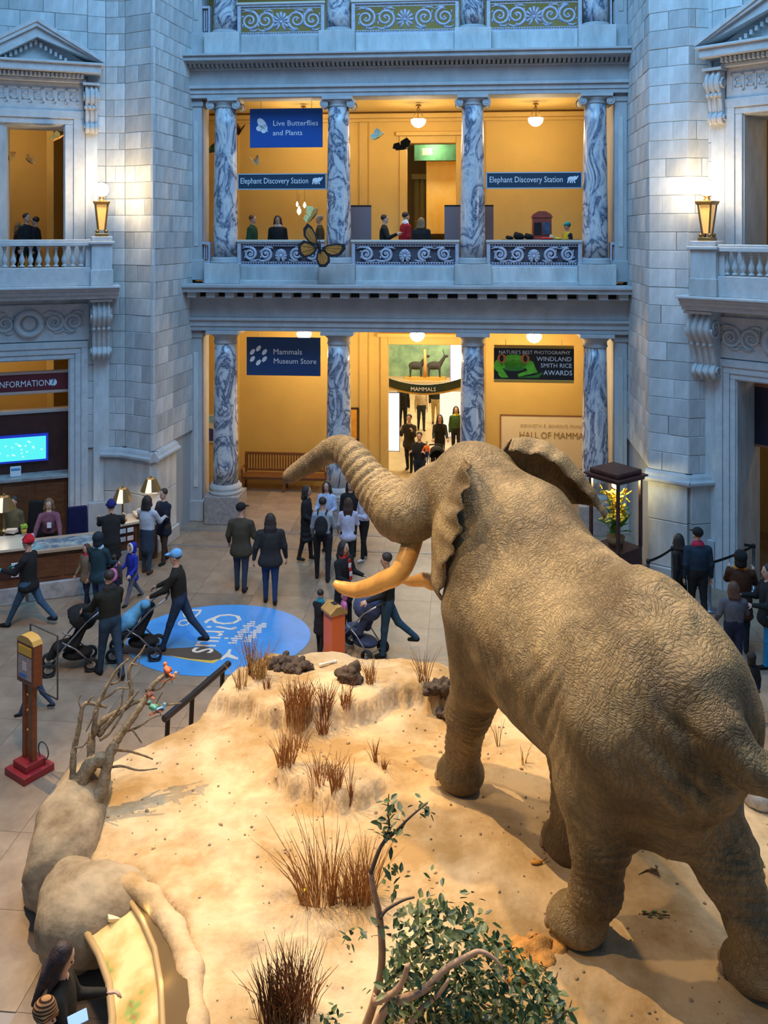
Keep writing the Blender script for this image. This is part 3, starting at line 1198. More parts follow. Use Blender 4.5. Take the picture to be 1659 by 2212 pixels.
def bank(x, y, pts, w, drop, x0, x1):
    """a little eroded bank: ground beyond the line pts stands higher by drop"""
    ly = np.interp(x, [p[0] for p in pts], [p[1] for p in pts]) + .06 * np.sin(x * 5.3) + .05 * np.sin(x * 13 + 1) + .03 * np.sin(x * 31 + 2) + .02 * np.sin(x * 57)
    m = sst(x0 - .35, x0, x) * (1 - sst(x1, x1 + .6, x))
    return drop * m * sst(-w, w, y - ly)


def sand_z(x, y):
    x = np.asarray(x, float)
    y = np.asarray(y, float)
    D = poly_dist(x, y, EDGE)
    top = .92 + .06 * fbm(x * 1.4, y * 1.4, seed=3, octv=3) + .022 * fbm(x * 4, y * 4, seed=5, octv=4) + .010 * fbm(x * 11, y * 11, seed=15, octv=3)
    top = top + bank(x, y, [(-2.6, 12.55), (-1.9, 12.2), (-1.2, 11.95), (-.4, 12.1), (.2, 12.6), (1.2, 12.5)], .06, .26, -2.3, .7) * (1 - .75 * sst(12.9, 13.9, y))
    top = top + bank(x, y, [(-1.4, 10.9), (-1.0, 10.55), (-.5, 10.2), (-.1, 10.5)], .05, .20, -1.25, -.25) * (1 - sst(10.8, 11.8, y))
    top = top - .10 * sst(7.9, 7.0, y) * sst(.2, -1.4, x) - .10 * sst(-1.8, -3.2, x)
    # gully cracks to the left front
    for (cx, cy, dx, dy) in ((-1.1, 8.9, .9, .28), (-1.0, 8.55, .9, .1), (-1.25, 8.25, .75, .3)):
        t = np.clip(((x - cx) * dx + (y - cy) * dy) / (dx * dx + dy * dy), 0, 1)
        r = np.hypot(x - cx - t * dx, y - cy - t * dy - .05 * np.sin(t * 9))
        top = top - .06 * np.exp(-(r / .05) ** 2)
    # branching cracks
    for pts in (((-1.22, 8.35), (-1.12, 8.05), (-1.2, 7.85), (-1.08, 7.6), (-1.02, 7.35)), ((-2.2, 9.75), (-1.95, 9.6), (-1.9, 9.4), (-2.0, 9.2)), ((-2.1, 9.8), (-2.5, 9.95), (-2.8, 9.9)),
                ((-1.12, 8.05), (-.8, 8.1), (-.55, 8.0)), ((-1.15, 8.3), (-.85, 8.42), (-.45, 8.55)), ((-1.6, 9.3), (-1.45, 9.15), (-1.5, 9.0))):
        for (ax, ay), (bx_, by_) in zip(pts[:-1], pts[1:]):
            dx, dy = bx_ - ax, by_ - ay
            t = np.clip(((x - ax) * dx + (y - ay) * dy) / (dx * dx + dy * dy), 0, 1)
            r = np.hypot(x - ax - t * dx, y - ay - t * dy)
            top = top - .05 * np.exp(-(r / .028) ** 2)
    # level ground under the walking feet
    c, s_ = math.cos(EL_YAW), math.sin(EL_YAW)
    lx = (x - EL_O.x) * c + (y - EL_O.y) * s_
    ly = -(x - EL_O.x) * s_ + (y - EL_O.y) * c
    wgt = np.exp(-((lx - .1) / 2.2) ** 4 - (ly / 1.2) ** 4)
    top = top * (1 - wgt) + (1.0 + .012 * fbm(x * 4, y * 4, seed=8, octv=3)) * wgt
    e = sst(-.02, .26, D + .04 * fbm(x * 2, y * 2, seed=9, octv=2))
    return top * e - .15 * (1 - sst(-.3, 0, D))


def sz(x, y):
    return float(sand_z(np.array([x]), np.array([y]))[0])


def sand_at(px, py):
    """where the line of sight through a pixel meets the sand"""
    z = 1.0
    for _ in range(8):
        g = ground(px, py, z)
        z = .5 * z + .5 * sz(g.x, g.y)
    g = ground(px, py, z)
    return Vector((g.x, g.y, sz(g.x, g.y)))


gx = np.arange(-4.6, 6.91, .05)
gy = np.arange(3.2, 14.81, .05)
GX, GY = np.meshgrid(gx, gy, indexing='ij')
GZ = sand_z(GX, GY)
V = np.stack([GX, GY, GZ], -1).reshape(-1, 3)
nx_, ny_ = GX.shape
ii, jj = np.meshgrid(np.arange(nx_ - 1), np.arange(ny_ - 1), indexing='ij')
Q = np.stack([ii * ny_ + jj, (ii + 1) * ny_ + jj, (ii + 1) * ny_ + jj + 1, ii * ny_ + jj + 1], -1).reshape(-1, 4)
keep = V[Q].max(1)[:, 2] > -.12
SAND = mat('sand', (0.60, 0.44, 0.25), rough=.92, col2=(0.36, 0.225, 0.09), scale=.8, bump=.8, bscale=13, spec=.15, contrast=(.41, .60), detail=10)
put('floor_sand_mound', skin_mesh('sand_mound', V, Q[keep]), SAND,
    kind='structure')
# ------------------------------------------------------------------ elephant
ELI = ELM.inverted()


def el(px, py, d):
    return tuple(ELI @ at(px, py, d))


def build_elephant():
    root = thing('elephant', 'huge grey-brown elephant striding over the sand with raised trunk', 'elephant', ELM)
    h = .027
    f = Field((-2.7, -1.7, -.12), (5.2, 2.6, 4.75), h)
    # trunk of the body
    f.ell((.10, .02, 2.38), (1.60, .96, .92), .10)
    f.ell((.95, 0, 2.50), (.95, .86, 1.08), .30)
    f.ell((-.95, .06, 2.42), (.96, .80, .95), .30)
    f.ell((-1.35, .06, 2.35), (.55, .62, .78), .25)
    f.chain([(-1.55, 0, 2.88), (-.9, 0, 3.18), (0, 0, 3.20), (.8, 0, 3.33), (1.5, 0, 3.42)], [.22, .24, .22, .26, .30], .28)
    f.ell((.0, 0, 1.95), (1.3, .78, .62), .25)
    f.ell((1.25, .45, 2.35), (.55, .45, .85), .20)
    f.ell((1.2, -.45, 2.35), (.55, .45, .85), .20)
    # neck and head
    f.cone((1.45, .0, 3.05), (2.15, .12, 3.42), .82, .60, .25)
    HM = Matrix.Translation((2.35, .15, 3.45)) @ Matrix.Rotation(math.radians(27), 4, 'Z') @ Matrix.Rotation(math.radians(-14), 4, 'Y')

    def hp(x, y, z):
        return tuple(HM @ Vector((x, y, z)))
    f.ell(hp(-.16, 0, .30), (.44, .47, .34), .18, R=HM)
    f.ell(hp(.06, 0, .02), (.38, .38, .42), .14, R=HM)
    for sd in (-1, 1):
        f.ell(hp(.10, .30 * sd, -.14), (.36, .24, .40), .14, R=HM)
        f.ell(hp(.27, .30 * sd, .10), (.20, .10, .12), .08, R=HM)
        f.cone(hp(.28, .20 * sd, -.12), hp(.64, .24 * sd, -.54), .27, .175, .12)
    f.cone(hp(.10, 0, -.45), hp(.50, 0, -.72), .26, .11, .10)
    # trunk, raised and curling over
    tp = [hp(.26, 0, -.10), el(878, 1112, 10.95), el(846, 1086, 11.15), el(812, 1052, 11.35), el(782, 1015, 11.5), el(756, 982, 11.65),
          el(730, 969, 11.8), el(706, 977, 11.9), el(680, 995, 12.0), el(652, 1012, 12.05), el(624, 1030, 12.1)]
    tr = [.36, .335, .29, .245, .205, .175, .160, .145, .125, .105, .080]
    # subdivide smoothly
    P_, R_ = [], []
    T = [Vector(p) for p in tp]
    for i in range(len(T) - 1):
        p0, p1, p2, p3 = T[max(i - 1, 0)], T[i], T[i + 1], T[min(i + 2, len(T) - 1)]
        for q in range(5):
            u = q / 5
            P_.append(.5 * ((2 * p1) + (p2 - p0) * u + (2 * p0 - 5 * p1 + 4 * p2 - p3) * u * u + (3 * p1 - p0 - 3 * p2 + p3) * u ** 3))
            R_.append(tr[i] * (1 - u) + tr[i + 1] * u)
    P_.append(T[-1])
    R_.append(tr[-1])
    for i in range(len(P_) - 1):
        f.cone(P_[i], P_[i + 1], R_[i], R_[i + 1], .05)
    e = (P_[-1] - P_[-3]).normalized()
    f.cone(P_[-1], P_[-1] + e * .10 + Vector((0, 0, -.05)), .05, .02, .03)
    f.cone(P_[-1], P_[-1] + e * .06 + Vector((0, 0, .04)), .06, .03, .03)
    # legs
    f.chain([(1.20, .52, 2.40), (1.28, .52, 1.70), (1.68, .45, 1.05), (1.92, .40, .52), (1.98, .38, .22)], [.50, .335, .255, .195, .235], .10)
    f.ell((2.02, .38, .13), (.31, .285, .20), .10)
    f.chain([(1.05, -.50, 2.30), (.95, -.42, 1.60), (.72, -.28, .95), (.50, -.14, .50), (.47, -.12, .22)], [.46, .32, .25, .20, .23], .10)
    f.ell((.50, -.10, .12), (.32, .29, .19), .10)
    f.chain([(-.98, .40, 2.25), (-.66, .42, 1.50), (-.66, .42, 1.00), (-.64, .44, .55), (-.50, .49, .22)], [.58, .39, .255, .205, .215], .16)
    f.ell((-.42, .51, .13), (.30, .275, .19), .10)
    f.chain([(-1.02, -.32, 2.30), (-1.02, -.36, 1.55), (-1.32, -.48, .98), (-1.54, -.58, .52), (-1.56, -.60, .22)], [.56, .40, .27, .21, .225], .16)
    f.ell((-1.53, -.60, .13), (.31, .28, .19), .10)
    f.ell((-1.0, -.02, 1.62), (.50, .42, .62), .22)
    # knee folds, belly
    f.ell((-.25, 0, 1.62), (.35, .30, .22), .2)
    # tail, swung out to the side
    tl = [(-1.66, .20, 2.86), (-1.93, .22, 2.62), (-2.13, .14, 2.43), (-2.24, -.04, 2.37), (-2.28, -.34, 2.38), (-2.24, -.70, 2.44)]
    f.chain(tl, [.26, .19, .145, .12, .10, .08], .14)
    f.floor_cut(0.0)
    V, Q, mi = f.skin()
    # folds and ring wrinkles pushed into the skin
    n = np.zeros_like(V)
    a, b, c = V[Q[:, 0]], V[Q[:, 1]], V[Q[:, 2]]
    fn = np.cross(b - a, c - a)
    for k in range(4):
        np.add.at(n, Q[:, k], fn)
    n /= np.linalg.norm(n, axis=1)[:, None] + 1e-9
    PP = np.array([tuple(p) for p in P_])
    RR = np.array(R_)
    L = np.concatenate([[0], np.cumsum(np.linalg.norm(np.diff(PP, axis=0), axis=1))])
    sel = np.where(V[:, 0] > 2.3)[0]
    dd = np.linalg.norm(V[sel][:, None, :] - PP[None], axis=2)
    bi = dd.argmin(1)
    on = sst(1.25, 1.05, dd[np.arange(len(sel)), bi] / RR[bi]) * sst(.5, .95, L[bi])
    nb = np.clip(bi, 1, len(PP) - 2)
    tv = PP[nb + 1] - PP[nb - 1]
    tv /= np.linalg.norm(tv, axis=1)[:, None]
    s = L[nb] + ((V[sel] - PP[nb]) * tv).sum(1)
    wob = .35 * fbm(V[sel][:, 0] * 3, V[sel][:, 1] * 3, V[sel][:, 2] * 3, seed=4, octv=2)
    lam = .115
    ph = 2 * PI * s / lam + 3 * wob
    ring = (np.abs(np.sin(ph / 2)) ** .7 - .6)
    fade = 1 - sst(L[-1] - 1.0, L[-1] - .45, s)
    disp = np.zeros(len(V))
    disp[sel] = .036 * on * ring * fade
    x, y, z = V.T
    # slanting folds over the hip and flank, wrinkled joints
    hip = np.exp(-((y - .36) / .34) ** 2 - ((z - 2.28) / .42) ** 2) * sst(-1.25, -1.5, x)
    disp += .060 * hip * (np.abs(np.sin((y - z * .85 + .10 * fbm(x * 2, y * 2, z * 2, seed=2, octv=2)) * 14)) ** .7 - .6)
    fl = np.exp(-((x + .55) / .35) ** 2 - ((z - 2.25) / .6) ** 2) * sst(.35, .7, y)
    disp += .026 * fl * (np.abs(np.sin((x * 1.1 + z * .55 + .14 * fbm(x * 2, y * 2, z * 2, seed=32, octv=2)) * 17)) ** .8 - .6)
    shf = np.exp(-((x - .35) / .5) ** 2 - ((z - 2.2) / .8) ** 2) * sst(.2, .6, y)
    disp += .012 * shf * np.sin((x * .9 - z * .7 + .3 * fbm(x * 3, y * 3, z * 3, seed=6, octv=2)) * 26)
    rmp = np.exp(-((x + 1.75) / .35) ** 2) * sst(.9, 1.4, z) * (1 - sst(2.5, 2.9, z))
    disp += .016 * rmp * np.sin((y + .25 * fbm(x * 2, y, z * 2, seed=16, octv=2)) * 38)
    spine = np.exp(-(y / .12) ** 2) * sst(2.9, 3.15, z) * (1 - sst(1.4, 1.8, x))
    disp += .022 * spine * (np.sin(x * 17) * .6 + fbm(x * 7, y * 7, z * 7, seed=12, octv=2))
    legs = sst(1.5, 1.1, z) * sst(.25, .4, z)
    disp += .008 * legs * np.sin((z + .1 * fbm(x * 3, y * 3, z * 3, seed=18, octv=2)) * 70)
    disp += .014 * fbm(x * 4, y * 4, z * 4, seed=21, octv=3)
    V = V + n * disp[:, None]
    V[:, 2] = np.maximum(V[:, 2], 0)
    # skin material
    m = bpy.data.materials.new('elephant_skin')
    m.use_nodes = True
    nt = m.node_tree
    N, Lk = nt.nodes, nt.links
    bs = N['Principled BSDF']
    bs.inputs['Roughness'].default_value = .55
    bs.inputs['Specular IOR Level'].default_value = .35
    tc = N.new('ShaderNodeTexCoord')
    nz = N.new('ShaderNodeTexNoise')
    nz.inputs['Scale'].default_value = 1.15
    nz.inputs['Detail'].default_value = 8
    Lk.new(tc.outputs['Object'], nz.inputs['Vector'])
    cr = N.new('ShaderNodeValToRGB')
    cr.color_ramp.elements[0].position = .37
    cr.color_ramp.elements[0].color = (.120, .078, .031, 1)
    cr.color_ramp.elements[1].position = .63
    cr.color_ramp.elements[1].color = (.31, .215, .095, 1)
    Lk.new(nz.outputs['Fac'], cr.inputs['Fac'])
    # wrinkle net: distorted cells stretched along the skin
    ns = N.new('ShaderNodeTexNoise')
    ns.inputs['Scale'].default_value = 2.2
    ns.inputs['Detail'].default_value = 2
    Lk.new(tc.outputs['Object'], ns.inputs['Vector'])
    mx = N.new('ShaderNodeMix')
    mx.data_type = 'VECTOR'
    mx.inputs['Factor'].default_value = .30
    Lk.new(tc.outputs['Object'], mx.inputs['A'])
    Lk.new(ns.outputs['Color'], mx.inputs['B'])
    hs = []
    for sc_, st in ((16, (1.9, 1.0, .45)), (34, (.6, 1.0, 1.7)), (75, (1, 1, 1))):
        mp = N.new('ShaderNodeMapping')
        mp.inputs['Scale'].default_value = st
        mp.inputs['Rotation'].default_value = (.3, .5, .2)
        Lk.new(mx.outputs['Result'], mp.inputs['Vector'])
        vo = N.new('ShaderNodeTexVoronoi')
        vo.feature = 'DISTANCE_TO_EDGE'
        vo.inputs['Scale'].default_value = sc_
        Lk.new(mp.outputs['Vector'], vo.inputs['Vector'])
        pw = N.new('ShaderNodeMath')
        pw.operation = 'POWER'
        pw.inputs[1].default_value = .45
        Lk.new(vo.outputs['Distance'], pw.inputs[0])
        hs.append(pw.outputs[0])
    sm = None
    for hgt, wt in zip(hs, (.9, .7, .35)):
        ml = N.new('ShaderNodeMath')
        ml.operation = 'MULTIPLY_ADD'
        ml.inputs[1].default_value = wt
        Lk.new(hgt, ml.inputs[0])
        if sm is None:
            ml.inputs[2].default_value = 0
        else:
            Lk.new(sm, ml.inputs[2])
        sm = ml.outputs[0]
    bp = N.new('ShaderNodeBump')
    bp.inputs['Strength'].default_value = .8
    bp.inputs['Distance'].default_value = .018
    Lk.new(sm, bp.inputs['Height'])
    Lk.new(bp.outputs['Normal'], bs.inputs['Normal'])
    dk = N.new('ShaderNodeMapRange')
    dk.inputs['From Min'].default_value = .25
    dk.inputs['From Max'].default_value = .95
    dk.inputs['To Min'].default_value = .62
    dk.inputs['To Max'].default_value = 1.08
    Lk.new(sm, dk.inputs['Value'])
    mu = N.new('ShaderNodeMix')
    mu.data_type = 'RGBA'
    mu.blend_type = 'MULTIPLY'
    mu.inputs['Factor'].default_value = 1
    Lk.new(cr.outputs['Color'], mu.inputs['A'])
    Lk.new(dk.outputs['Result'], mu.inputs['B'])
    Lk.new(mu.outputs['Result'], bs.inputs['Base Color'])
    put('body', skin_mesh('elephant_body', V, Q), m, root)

    # ears: thick curved sheets with scalloped rims
    def ear(att, mid, out, side, rip_amp):
        """att: points down the hinge; mid: along the crest of the sheet; out: the free rim"""
        mb = MB()
        nu, nv = 34, 20
        A, P3, B = ([Vector(p) for p in q] for q in (att, mid, out))

        def lerp_list(Ls, t):
            t *= len(Ls) - 1
            i = min(int(t), len(Ls) - 2)
            u = t - i
            p0, p1, p2, p3 = Ls[max(i - 1, 0)], Ls[i], Ls[i + 1], Ls[min(i + 2, len(Ls) - 1)]
            return .5 * ((2 * p1) + (p2 - p0) * u + (2 * p0 - 5 * p1 + 4 * p2 - p3) * u * u + (3 * p1 - p0 - 3 * p2 + p3) * u ** 3)
        G = []
        for i in range(nu + 1):
            t = i / nu
            a_, m_, b_ = lerp_list(A, t), lerp_list(P3, t), lerp_list(B, t)
            row = []
            for j in range(nv + 1):
                s_ = j / nv
                # smooth run hinge -> crest -> rim
                row_p = a_ * (1 - s_) ** 2 * (1 - s_ * .3) + m_ * (2.0 * s_ * (1 - s_) + .3 * s_ * (1 - s_) ** 2) + b_ * s_ ** 2
                rip = rip_amp * (s_ ** 2 * math.sin(t * 38 + s_ * 4) + .6 * s_ * math.sin(t * 15 + s_ * 9) + .35 * s_ ** 3 * math.sin(t * 83))
                row.append(row_p + Vector(side) * rip)
            G.append(row)
        th = .035
        N_ = []
        for i in range(nu + 1):
            for j in range(nv + 1):
                du = G[min(i + 1, nu)][j] - G[max(i - 1, 0)][j]
                dv = G[i][min(j + 1, nv)] - G[i][max(j - 1, 0)]
                N_.append(du.cross(dv).normalized())
        vs_ = [G[i][j] + N_[i * (nv + 1) + j] * th * (.5 if j < nv else .15) for i in range(nu + 1) for j in range(nv + 1)]
        vs_ += [G[i][j] - N_[i * (nv + 1) + j] * th * (.5 if j < nv else .15) for i in range(nu + 1) for j in range(nv + 1)]
        off = (nu + 1) * (nv + 1)
        fs_ = []
        ix = lambda i, j: i * (nv + 1) + j
        for i in range(nu):
            for j in range(nv):
                q = (ix(i, j), ix(i + 1, j), ix(i + 1, j + 1), ix(i, j + 1))
                fs_.append(q)
                fs_.append(tuple(k + off for k in q[::-1]))
        rim = [ix(i, nv) for i in range(nu + 1)]
        for k in range(nu):
            fs_.append((rim[k], rim[k + 1], rim[k + 1] + off, rim[k] + off))
        for row_i in (0, nu):
            r_ = [ix(row_i, j) for j in range(nv + 1)]
            for k in range(nv):
                fs_.append((r_[k], r_[k + 1], r_[k + 1] + off, r_[k] + off))
        mb.add(vs_, fs_)
        return mb.build('ear', m, root, smooth=True)
    # left ear stands out towards the rear, its rim hangs to the chest
    ear([hp(-.20, .38, .56), hp(-.02, .46, .25), hp(.06, .48, -.05), hp(.04, .46, -.40)],
        [el(1000, 975, 10.4), el(968, 1075, 10.3), el(938, 1150, 10.25), el(932, 1262, 10.2)],
        [el(1014, 1000, 9.9), el(1000, 1090, 9.75), el(976, 1190, 9.8), el(948, 1296, 9.95)], (.9, .5, 0), .040)
    # right ear spreads out to the far side, its upper margin folded over towards the rear
    ear([hp(-.22, -.36, .52), hp(-.16, -.46, .30), hp(-.08, -.50, .05), hp(-.05, -.50, -.30)],
        [el(1118, 925, 11.3), el(1215, 925, 11.5), el(1300, 1000, 11.6), el(1330, 1080, 11.5)],
        [el(1098, 972, 10.75), el(1180, 990, 10.85), el(1255, 1055, 10.95), el(1305, 1118, 11.0)], (-.3, .3, .6), .035)
    # tusks
    ivory = mat('ivory', (.74, .39, .085), rough=.35, col2=(.42, .17, .03), scale=3, stretch=(1, 1, 1), contrast=(.25, .6))

    def tusk(pts, rs):
        P2 = []
        T2 = [Vector(p) for p in pts]
        R2 = []
        for i in range(len(T2) - 1):
            p0, p1, p2, p3 = T2[max(i - 1, 0)], T2[i], T2[i + 1], T2[min(i + 2, len(T2) - 1)]
            for q in range(6):
                u = q / 6
                P2.append(.5 * ((2 * p1) + (p2 - p0) * u + (2 * p0 - 5 * p1 + 4 * p2 - p3) * u * u + (3 * p1 - p0 - 3 * p2 + p3) * u ** 3))
                R2.append(rs[i] * (1 - u) + rs[i + 1] * u)
        P2.append(T2[-1])
        R2.append(rs[-1])
        return MB().tube(P2, R2, n=14).build('tusk', ivory, root, smooth=True)
    tusk([hp(.40, .22, -.35), el(872, 1222, 10.75), el(826, 1256, 10.9), el(775, 1274, 11.1), el(738, 1268, 11.25), el(722, 1258, 11.3)],
         [.13, .125, .115, .10, .075, .035])
    tusk([hp(.40, -.22, -.35), el(948, 1243, 11.15), el(915, 1252, 11.3), el(885, 1256, 11.45), el(862, 1252, 11.6)], [.12, .105, .09, .06, .02])
    # eyes, toenails, tail hair
    eye = mat('dark_eye', (.012, .008, .005), rough=.1)
    for sd in (-1, 1):
        MB().ball(hp(.40, .375 * sd, .06), .05).build('eye', eye, root, smooth=True)
    nail = mat('toenail', (.30, .20, .11), rough=.5, var=.3, scale=8)
    for (fx, fy, fr) in ((2.02, .38, .31), (.50, -.10, .32), (-.42, .51, .30), (-1.53, -.60, .31)):
        for a_ in (-60, -30, 0, 30, 60):
            c_, s_ = math.cos(math.radians(a_)), math.sin(math.radians(a_))
            MB().ball((fx + c_ * fr * .93, fy + s_ * fr * .88, .085), (.035, .05, .06), 8, 6,
                      M=Matrix.Rotation(math.radians(a_), 4, 'Z')).build('toenail', nail, root, smooth=True)
    hb = MB()
    for k in range(16):
        a_ = random.uniform(0, 6.28)
        p = Vector(tl[-1])
        hb.tube([p, p + Vector((.02 * math.cos(a_), -.22, -.05 + .03 * math.sin(a_))), p + Vector((.06 * math.cos(a_), -.45, -.2 + .06 * math.sin(a_)))],
                [.008, .006, .002], 4)
    hb.build('tail_tuft', mat('tail_hair', (.02, .015, .01), rough=.7), root, kind='stuff')
    return root


elephant = build_elephant()
# ------------------------------------------------------------------ boulder with the lit display niche
ROCK = mat('weathered_rock', (.40, .31, .19), rough=.9, col2=(.17, .115, .06), scale=2.3, bump=.5, bscale=14, spec=.15, contrast=(.3, .62), detail=8)


def rough_skin(f, amp, seed, fr=3.0):
    V, Q, mi = f.skin()
    n = np.zeros_like(V)
    a, b, c = V[Q[:, 0]], V[Q[:, 1]], V[Q[:, 2]]
    fn = np.cross(b - a, c - a)
    for k in range(4):
        np.add.at(n, Q[:, k], fn)
    n /= np.linalg.norm(n, axis=1)[:, None] + 1e-9
    V = V + n * (amp * fbm(V[:, 0] * fr, V[:, 1] * fr, V[:, 2] * fr, seed=seed, octv=4))[:, None]
    return V, Q


f = Field((-4.6, 7.6, -.2), (-1.6, 11.9, 1.8), .045)
f.ell(at(195, 1975, 9.15), (.46, .44, .44), .1)
f.ell(at(265, 1935, 9.2), (.36, .36, .26), .18)
f.ell(at(150, 1925, 9.45), (.30, .32, .30), .18)
f.ell(at(150, 2010, 9.2), (.31, .32, .42), .15)
V, Q = rough_skin(f, .045, 61, 2.6)
put('boulder', skin_mesh('boulder', V, Q), ROCK, label='rounded tan boulder overhanging the lit display niche', cat='boulder')
f = Field((-4.8, 9.0, -.2), (-2.0, 12.2, 1.9), .05)
f.chain([at(140, 1850, 9.9), at(155, 1775, 10.25), at(180, 1700, 10.6), at(215, 1650, 11.0)], [.36, .34, .24, .12], .15)
f.cone(ground(115, 1900, .2), ground(130, 1850, .3), .32, .36, .2)
f.cone(at(140, 1850, 9.9), at(135, 1905, 9.9), .36, .34, .2)
V, Q = rough_skin(f, .05, 62, 3.2)
put('earth_bank', skin_mesh('earth_bank', V, Q), ROCK, label='brown earth bank at the foot of the dead tree', cat='bank')
# rim arching over the niche
f = Field((-3.2, 5.6, -.2), (-.6, 9.8, 1.5), .04)
rim = [(-2.95, 9.18, .80), (-2.62, 9.12, .90), (-2.36, 8.93, .93), (-2.02, 8.53, .93), (-1.77, 8.08, .92), (-1.60, 7.55, .91), (-1.50, 6.9, .90), (-1.35, 6.2, .90)]
f.chain(rim, [.10, .115, .11, .10, .095, .095, .095, .095], .08)
V, Q = rough_skin(f, .025, 63, 3.0)
put('niche_rim', skin_mesh('niche_rim', V, Q), SAND,
    label='rounded sandy rim curving above the lit display panel', cat='rim')


def build_panel():
    """the curved reading rail: lit picture strip, two edge rails, curved support below"""
    root = thing('reading_rail', 'curved glowing yellow picture panel set in the niche', 'display panel')
    path = [Vector((-2.66, 9.05)), Vector((-2.40, 8.72)), Vector((-2.18, 8.36)), Vector((-2.02, 7.96)), Vector((-1.90, 7.55)), Vector((-1.82, 7.1)), Vector((-1.76, 6.65)), Vector((-1.73, 6.2))]
    off = []
    for i, p in enumerate(path):
        t = (path[min(i + 1, len(path) - 1)] - path[max(i - 1, 0)]).normalized()
        off.append(Vector((t.y, -t.x)))           # towards the outside (left)
    wid = .42
    inner = [(p.x, p.y, .86) for p in path]
    outer = [(p.x + o.x * wid, p.y + o.y * wid, .70) for p, o in zip(path, off)]
    if outer[3][0] > inner[3][0]:
        outer = [(p.x - o.x * wid, p.y - o.y * wid, .70) for p, o in zip(path, off)]
    n = len(path)
    m = bpy.data.materials.new('panel_picture')
    m.use_nodes = True
    N, L = m.node_tree.nodes, m.node_tree.links
    b = N['Principled BSDF']
    b.inputs['Roughness'].default_value = .3
    tc = N.new('ShaderNodeTexCoord')
    nz = N.new('ShaderNodeTexNoise')
    nz.inputs['Scale'].default_value = 2.6
    nz.inputs['Detail'].default_value = 5
    L.new(tc.outputs['Object'], nz.inputs['Vector'])
    cr = N.new('ShaderNodeValToRGB')
    e = cr.color_ramp.elements
    e[0].position, e[0].color = .34, (.30, .12, .04, 1)
    e[1].position, e[1].color = .60, (.60, .44, .19, 1)
    q = e.new(.42)
    q.color = (.46, .25, .07, 1)
    q = e.new(.39)
    q.color = (.20, .28, .06, 1)
    L.new(nz.outputs['Fac'], cr.inputs['Fac'])
    L.new(cr.outputs['Color'], b.inputs['Base Color'])
    L.new(cr.outputs['Color'], b.inputs['Emission Color'])
    b.inputs['Emission Strength'].default_value = .45
    pm = MB()
    vs_ = inner + outer + [(x, y, z - .03) for x, y, z in inner] + [(x, y, z - .03) for x, y, z in outer]
    fs_ = []
    for i in range(n - 1):
        fs_ += [(i, i + 1, n + i + 1, n + i), (2 * n + i, 3 * n + i, 3 * n + i + 1, 2 * n + i + 1), (i, 2 * n + i, 2 * n + i + 1, i + 1), (n + i, n + i + 1, 3 * n + i + 1, 3 * n + i)]
    pm.add(vs_, fs_)
    pm.build('picture_strip', m, root, smooth=False)
    brz = mat('tan_edge', (.42, .28, .12), rough=.4)
    MB().tube([(x, y, z + .02) for x, y, z in outer], .035, 8).build('edge_rail', brz, root, smooth=True)
    MB().tube([(x, y, z + .02) for x, y, z in inner], .03, 8).build('edge_rail', brz, root, smooth=True)
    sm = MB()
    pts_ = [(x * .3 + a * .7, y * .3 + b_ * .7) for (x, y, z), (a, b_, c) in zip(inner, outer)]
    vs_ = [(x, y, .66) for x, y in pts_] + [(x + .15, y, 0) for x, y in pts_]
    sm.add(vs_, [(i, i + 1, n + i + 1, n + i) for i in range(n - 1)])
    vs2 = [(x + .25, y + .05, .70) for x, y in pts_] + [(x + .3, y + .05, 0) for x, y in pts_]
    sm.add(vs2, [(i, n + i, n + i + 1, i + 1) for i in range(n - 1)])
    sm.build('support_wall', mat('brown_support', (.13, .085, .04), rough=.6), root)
    # a small object lying on the panel and a caption card
    i = 0
    c = Vector(inner[0]).lerp(Vector(outer[0]), .45).lerp(Vector(inner[1]).lerp(Vector(outer[1]), .45), .35)
    MB().box(-.055, .055, -.04, .04, 0, .035).build('caption_block', mat('pale_block', (.75, .6, .35), rough=.5), root, Matrix.Translation(c + Vector((0, 0, .01))) @ Matrix.Rotation(.5, 4, 'Z') @ Matrix.Rotation(.3, 4, 'Y'), bevel=.006)
    # dark inner wall of the niche, with a ragged row of chips along its edge
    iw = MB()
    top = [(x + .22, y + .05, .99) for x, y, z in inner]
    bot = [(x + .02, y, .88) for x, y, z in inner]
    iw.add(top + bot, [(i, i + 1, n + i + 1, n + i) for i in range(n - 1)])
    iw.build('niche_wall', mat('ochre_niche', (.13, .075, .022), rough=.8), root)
    # lamps hidden under the lip
    for k in (1, 3, 5):
        p = Vector(inner[k])
        l = lamp('niche_lamp', 'POINT', p + Vector((.02, 0, .10)), .5, (1, .8, .45), size=.05)
        l.parent = root
    return root


build_panel()


# ------------------------------------------------------------------ dead tree
def smooth_path(pts, n=4):
    T = [Vector(p) for p in pts]
    out = []
    for i in range(len(T) - 1):
        p0, p1, p2, p3 = T[max(i - 1, 0)], T[i], T[i + 1], T[min(i + 2, len(T) - 1)]
        for q in range(n):
            u = q / n
            out.append(.5 * ((2 * p1) + (p2 - p0) * u + (2 * p0 - 5 * p1 + 4 * p2 - p3) * u * u + (3 * p1 - p0 - 3 * p2 + p3) * u ** 3))
    out.append(T[-1])
    return out


